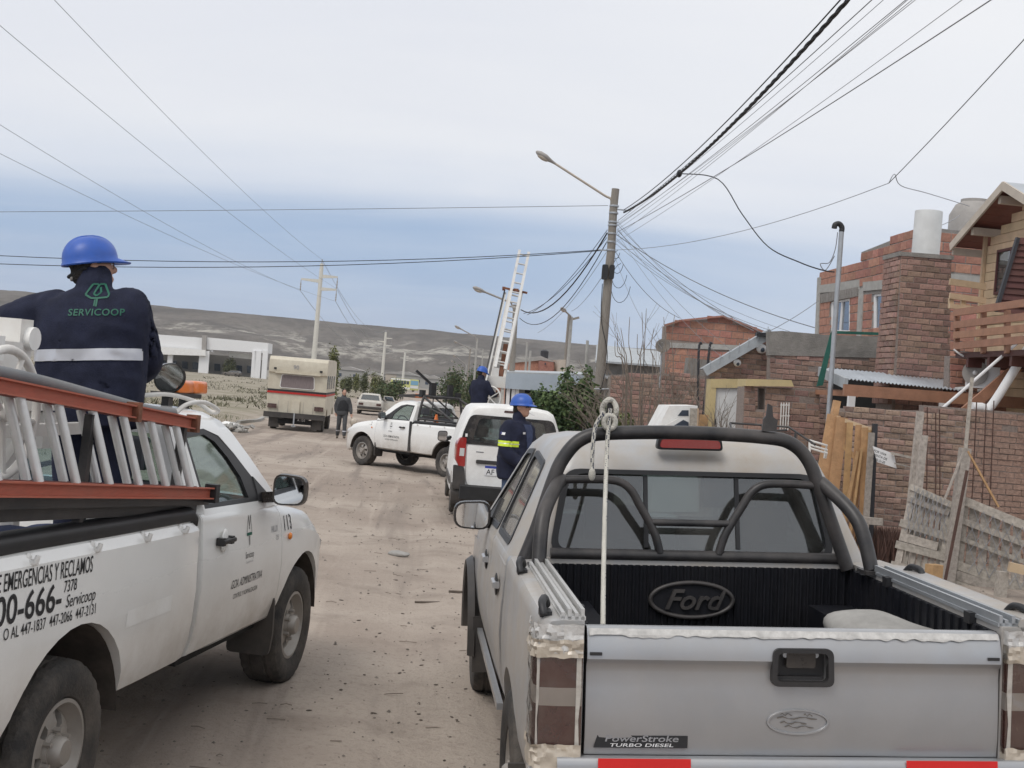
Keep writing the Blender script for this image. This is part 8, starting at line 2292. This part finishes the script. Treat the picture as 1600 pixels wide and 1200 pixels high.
# --- further street lamps along the right side of the road
def lamp_pole(label, px_, ptop, pbot, Y, head, mat='wood_pole', r=.10):
    top, b1 = at(*ptop, Y), at(*pbot, Y); b = Vector((b1.x, Y, gz(b1.x, Y))); t = thing('lamp_pole', label, 'lamp pole', b, 'street lamps down the road')
    MB().tube([b, top], [r * (1.15 if Y < 50 else .8), r * (1 if Y < 50 else .6)], 10).build('pole', mat, t, 60)
    if head:
        h = at(*head, Y - .5); MB().tube([top - E3 * .3, top.lerp(h, .15), h], r * .35, 8).build('lamp_arm', 'tank_grey', t, 60); lamp_head(t, h, h - top, .9)
    return t
lamp_pole('street lamp on the wooden pole half hidden by the white ladder', 0, (806, 476), (798, 640), 46, (757, 456))
lamp_pole('farther street lamp on a pale pole left of the white ladder', 0, (746, 528), (740, 610), 84, (720, 514), 'concrete', .11)
lamp_pole('third street lamp with a curved arm left of the white ladder', 0, (735, 545), (728, 610), 112, (716, 536), 'wood_pole')
lamp_pole('thin pale pole with a small lamp beyond the red brick house', 0, (893, 495), (886, 600), 60, (884, 487), 'concrete', .12)
for i, (x, y) in enumerate(((713, 558), (709, 566), (710, 575), (706, 580))):
    lamp_pole(('first', 'second', 'third', 'fourth')[i] + ' of the tiny far street lamps in a row above the dark tree', 0, (x + 16, y + 12), (x + 13, 600), 130 + i * 32, (x, y), 'concrete')
for i, (x0, y0, x1, Y, lb) in enumerate(((824, 535, 821, 58, 'left one of two slim pale poles by the black water tank'), (829, 548, 826, 57, 'right one of two slim pale poles by the black water tank'), (918, 532, 916, 44, 'slim pale pole rising from the green shrub by the street pole'), (755, 545, 752, 90, 'slim grey pole just left of the ladder worker'))):
    a = at(x0, y0, Y); single(MB().tube([a, Vector((at(x1, 600, Y).x, Y, gz(a.x, Y)))], .05, 8), 'slim_pole', 'concrete', lb, 'pole', smooth=60)
t = lamp_pole('pole with a slanted wooden cross arm right of the water tank', 0, (889, 492), (880, 600), 60.5, None); MB().bar(at(890, 500, 60.4), at(905, 496, 60.4), .12, .1).build('cross_arm', 'wood_pole', t, 0)

# --- concrete power pylons across the field and their lines
def pylon(label, x, y0, y1, Y, w):
    top = at(x, y0, Y); b1 = at(x - (y1 - y0) * .085, y1, Y); b = Vector((top.x, Y, gz(top.x, Y))); t = thing('power_pylon', label, 'pylon', b, 'power pylons along the field')
    h = top.z - b.z; MB().tube([b, top], [w * .62, w * .40], 12).build('pole', 'pylon_concrete', t, 60); ends = []
    for k, (f, s, l) in enumerate(((.80 if Y < 150 else .9, 1, 1.3), (.72 if Y < 150 else .84, -1, 1.5), (.60 if Y < 150 else .78, 1, 1.3))):
        z = top.z - (1 - f) * h * (.45 if Y < 150 else 1.0); a = Vector((top.x, Y, z)); e = a + E1 * s * l + E3 * .05
        MB().loft([[a + E2 * d + E3 * c for d, c in ((-.1, -.14), (.1, -.14), (.1, .14), (-.1, .14))], [e + E2 * d + E3 * c for d, c in ((-.07, -.07), (.07, -.07), (.07, .07), (-.07, .07))]]).build('cross_arm', 'pylon_concrete', t, 0)
        MB().lathe(e - E3 * .9, (0, 0, 1), [(.02, 0), (.06, .1), (.03, .2), (.06, .3), (.03, .4), (.06, .5), (.03, .6), (.02, .85)], 8).build('insulator', 'tank_grey', t, 50); ends.append(e - E3 * .9)
    MB().tube([top, top + E3 * .35], .05, 6).build('spike', 'galv', t, 60); ends.append(top + E3 * .3)
    return t, ends
_, e1 = pylon('nearest tall concrete power pylon rising behind the camper', 503, 412, 566, 100, .36)
_, e2 = pylon('second concrete power pylon, near the willow row', 603, 519, 600, 244, .55)
_, e3 = pylon('farthest concrete power pylon above the dark bush', 633, 551, 600, 430, .8)
for i, (p, (x, y, Y)) in enumerate(((e1[3], (85, 0, 34)), (e1[0], (0, 40, 34)), (e1[1], (0, 195, 40)), (e1[2], (0, 240, 42)))):
    lb = ('highest', 'second', 'third', 'lowest')[i]
    wire('power_line', lb + ' of the four pylon wires slanting down from the upper left', through(p, x, y, Y, 1.25, .6), .008, 'wire_grey', 'pylon lines', 'power line')
    wire('power_line', lb + ' of the thin pylon wires between the first and second pylon', sag(p, (e2[3], e2[0], e2[1], e2[2])[i], 2.2), .018, 'wire_pale', 'pylon lines', 'power line')

# --- plants
def leaf_cloud(name, label, cat, base, blobs, n, size, mat, mat2=None, trunk=None, group=None, elong=1.0):
    t = thing(name, label, cat, base, group)
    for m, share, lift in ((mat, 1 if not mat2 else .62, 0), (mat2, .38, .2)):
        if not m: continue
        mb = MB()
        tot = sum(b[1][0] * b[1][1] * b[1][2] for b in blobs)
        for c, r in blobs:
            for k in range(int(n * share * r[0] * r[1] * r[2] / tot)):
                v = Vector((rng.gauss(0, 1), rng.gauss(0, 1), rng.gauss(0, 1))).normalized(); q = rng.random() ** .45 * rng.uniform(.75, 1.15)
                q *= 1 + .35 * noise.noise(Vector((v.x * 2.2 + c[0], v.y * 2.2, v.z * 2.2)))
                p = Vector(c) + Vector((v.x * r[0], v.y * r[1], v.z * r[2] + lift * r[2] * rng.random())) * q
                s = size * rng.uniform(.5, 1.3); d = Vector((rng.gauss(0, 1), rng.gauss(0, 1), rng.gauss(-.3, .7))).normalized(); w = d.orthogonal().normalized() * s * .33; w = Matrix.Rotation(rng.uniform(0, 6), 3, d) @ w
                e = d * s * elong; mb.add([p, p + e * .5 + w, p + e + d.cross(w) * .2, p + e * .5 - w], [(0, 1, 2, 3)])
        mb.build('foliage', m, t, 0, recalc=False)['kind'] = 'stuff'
    if trunk: 
        mb = MB()
        for pts, r in trunk: mb.tube(pts, r, 7)
        mb.build('trunk', 'bark', t, 60)
    return t
def shrub_big():
    Y = 29.0; b = at(885, 690, Y); b.z = gz(b.x, Y); A = lambda x, y, d=0: at(x, y, Y + d); sc = Y / FPX
    bl = [(A(880, 640), (46 * sc, .6, 38 * sc)), (A(905, 620, .3), (30 * sc, .5, 32 * sc)), (A(850, 640, -.2), (26 * sc, .5, 30 * sc)), (A(838, 618), (12 * sc, .3, 12 * sc)), (A(920, 585, .2), (9 * sc, .2, 16 * sc)), (A(888, 580), (9 * sc, .2, 14 * sc)), (A(884, 600), (16 * sc, .3, 22 * sc)), (A(918, 610), (14 * sc, .3, 24 * sc)), (A(930, 650, .2), (20 * sc, .5, 32 * sc)), (A(860, 672), (40 * sc, .6, 26 * sc))]
    tr = [([b + Vector((x, 0, 0)), b + Vector((x * 1.5, 0, 1.0)), A(px_, py_)], [.05, .035, .012]) for x, px_, py_ in ((-.3, 845, 630), (0, 885, 590), (.2, 918, 585), (.1, 905, 640))]
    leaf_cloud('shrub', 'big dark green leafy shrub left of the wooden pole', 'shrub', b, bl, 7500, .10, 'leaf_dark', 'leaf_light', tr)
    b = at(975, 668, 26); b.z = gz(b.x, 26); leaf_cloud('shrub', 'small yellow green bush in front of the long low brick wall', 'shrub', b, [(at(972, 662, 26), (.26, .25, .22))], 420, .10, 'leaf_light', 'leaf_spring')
shrub_big()
def bare(name, label, base, n, h, seed, spread, lean=0):
    r = random.Random(seed); t = thing(name, label, 'shrub', base, 'bare shrubs before the brick walls'); 
    def grow(mb, p, d, l, rad_, depth):
        q = p + d * l; m = p.lerp(q, .5) + Vector((r.gauss(0, .03), r.gauss(0, .03), 0)) * l
        mb.tube([p, m, q], [rad_, rad_ * .85, rad_ * .68], 5)
        if depth > 0:
            for k in range(r.choice((2, 2, 3))):
                nd = (d + Vector((r.gauss(0, .42), r.gauss(0, .3), r.gauss(.10, .22)))).normalized(); grow(mb, p.lerp(q, r.uniform(.55, 1)), nd, l * r.uniform(.55, .85), rad_ * .62, depth - 1)
    for k in range(n):
        mb = MB(); d = Vector((r.gauss(lean, spread), r.gauss(0, spread * .5), 1)).normalized(); grow(mb, Vector(base) + Vector((r.gauss(0, .15), r.gauss(0, .1), -.05)), d, h * r.uniform(.34, .5), .020, 4)
        mb.build('stem', 'twig', t, 60)
for args in (('bare_shrub', 'wide bare many stemmed shrub behind the roll bar left hook', 1000, 24.8, 9, 2.9, 4, .34), ('bare_shrub', 'bare shrub with straight upright twigs right of the satellite dish', 1060, 24.2, 4, 2.7, 9, .12), ('bare_shrub', 'small bare shrub in front of the white door in the yellow frame', 1132, 22.4, 4, 2.1, 14, .16)):
    b = at(args[2], 690, args[3]); b.z = gz(b.x, args[3]); bare(args[0], args[1], b, args[4], args[5], args[6], args[7])
def tall_twigs():
    t = thing('bare_shrub', 'bare shrub of long straight twigs pointing at the sky near the dish', 'shrub', Vector((at(995, 600, 25.4).x, 25.4, gz(2.5, 25.4))), 'bare shrubs before the brick walls')
    for x0, y0, x1 in ((1010, 482, 1004), (1003, 488, 1000), (984, 495, 992), (996, 522, 998), (970, 512, 985), (965, 520, 980), (1022, 512, 1010), (1037, 495, 1030), (961, 532, 976), (1054, 492, 1048)):
        a = at(x0, y0, 25.4); m = at((x0 + x1) / 2 + 2, 580, 25.4); b = at(x1, 690, 25.4); MB().tube(spline([Vector((b.x, 25.4, gz(b.x, 25.4))), m + Vector((rng.uniform(-.08, .08), 0, 0)), m.lerp(a, .5) + Vector((rng.uniform(-.06, .06), 0, 0)), a], 4), [.013] * 4 + [.010] * 4 + [.007] * 4 + [.004], 5).build('stem', 'twig', t, 60)
tall_twigs()
def far_tree(name, label, px_, ytop, ybot, wpx, Y, mat, mat2, n, size, cat='tree', group='far trees', tall=False):
    b = at(px_, ybot, Y); b.z = gz(b.x, Y); sc = Y / FPX; top = at(px_, ytop, Y).z; h = top - b.z; w = wpx * sc / 2
    bl = [((b.x + rng.uniform(-.35, .35) * w, Y + rng.uniform(-.3, .3) * w, b.z + h * f), (w * k, w * k, h * q)) for f, k, q in (((.75, .6, .24), (.5, .9, .30), (.3, .85, .25), (.6, .7, .3), (.88, .35, .14)) if tall else ((.62, .75, .36), (.45, 1.0, .36), (.5, .8, .4), (.3, .95, .28)))]
    leaf_cloud(name, label, cat, b, bl, n * 3, size * .55, mat, mat2, [([b, b + Vector((.1, 0, h * .4)), b + Vector((0, 0, h * .8))], [w * .10 + .05, w * .07 + .03, .03])], group)
far_tree('willow_tree', 'tall yellow green willow right behind the camper', 517, 540, 602, 22, 92, 'leaf_spring', 'leaf_olive', 1100, .30, tall=True)
far_tree('bush', 'broad dark green bush at the roadside left of the bus', 612, 592, 624, 44, 150, 'leaf_olive', 'leaf_dark', 1200, .45, 'bush')
far_tree('tree', 'grey green tree above the roll cage of the slantwise pickup', 706, 570, 616, 44, 120, 'leaf_olive', 'leaf_dark', 1300, .40)
far_tree('tree', 'grey green tree just left of the ladder worker', 738, 568, 622, 42, 105, 'leaf_olive', 'leaf_dark', 1200, .35)
for i, (x, yt, w, Y) in enumerate(((545, 585, 14, 200), (556, 582, 12, 210), (568, 576, 16, 190), (584, 578, 18, 185), (596, 586, 14, 180), (536, 588, 10, 230))):
    far_tree('tree', ('first', 'second', 'third', 'fourth', 'fifth', 'sixth')[i] + ' olive tree of the row right of the camper', x, yt, 608, w, Y, 'leaf_spring' if i % 2 else 'leaf_olive', 'leaf_olive', 420, .45, group='olive trees right of the camper')
far_tree('tree', 'pale leafy tree under the white canopy hall', 355, 556, 588, 24, 318, 'leaf_olive', None, 500, .7)

# --- rubbish
def rubbish():
    c = at(372, 645, 44); mb = MB()
    for k in range(60):
        p = Vector((c.x + rng.gauss(0, .35), 44 + rng.gauss(0, .4), 0)); p.z = gz(p.x, p.y) + rng.uniform(0, .22); mb.box(p, (rng.uniform(.08, .3), rng.uniform(.05, .16), rng.uniform(.03, .10)), Euler((rng.uniform(-.5, .5), rng.uniform(-.5, .5), rng.uniform(0, 3))).to_matrix())
    o = single(mb, 'rubbish_heap', 'junk', 'heap of grey rubbish on the field left of the camper', 'rubbish', smooth=0); o['kind'] = 'stuff'; del o['category']
    c = at(360, 640, 44.5); p = Vector((c.x, 44.5, gz(c.x, 44.5) + .1)); b = MB().ell(p, (.45, .3, .2), 12, 8)
    for v in b.v: v += Vector((noise.noise(v * 5), 0, noise.noise(v * 6))) * .08
    single(b, 'rubbish_bag', 'white_plain', 'white rubbish bag lying on the field left of the camper', 'bag', smooth=50)
    p = at(625, 843, 14.9); p.z = gz(p.x, p.y); b = MB().ell((0, 0, 0), (.13, .06, .045), 14, 8)
    for v in b.v:
        v += Vector((noise.noise(v * 16), noise.noise(v * 16 + E1 * 3), noise.noise(v * 18))) * .014; v.z = v.z * .9 + .03
    b.v = [v + p for v in b.v]; single(b, 'crushed_bottle', 'junk', 'pale crushed bottle lying alone in the middle of the dirt road', 'bottle', smooth=50)
    for i, (x, y, Y, l, lb) in enumerate(((704, 890, 12.2, .35, 'flat dark stick on the road near the silver pickup mirror'), (650, 920, 11.6, .22, 'short dark stick on the dirt road below the crushed bottle'))):
        q = at(x, y, Y); q.z = gz(q.x, q.y) + .012; single(MB().tube([q, q + Vector((l, .06, .004))], .012, 6), 'stick', 'bark', lb, 'stick', smooth=60)
rubbish()
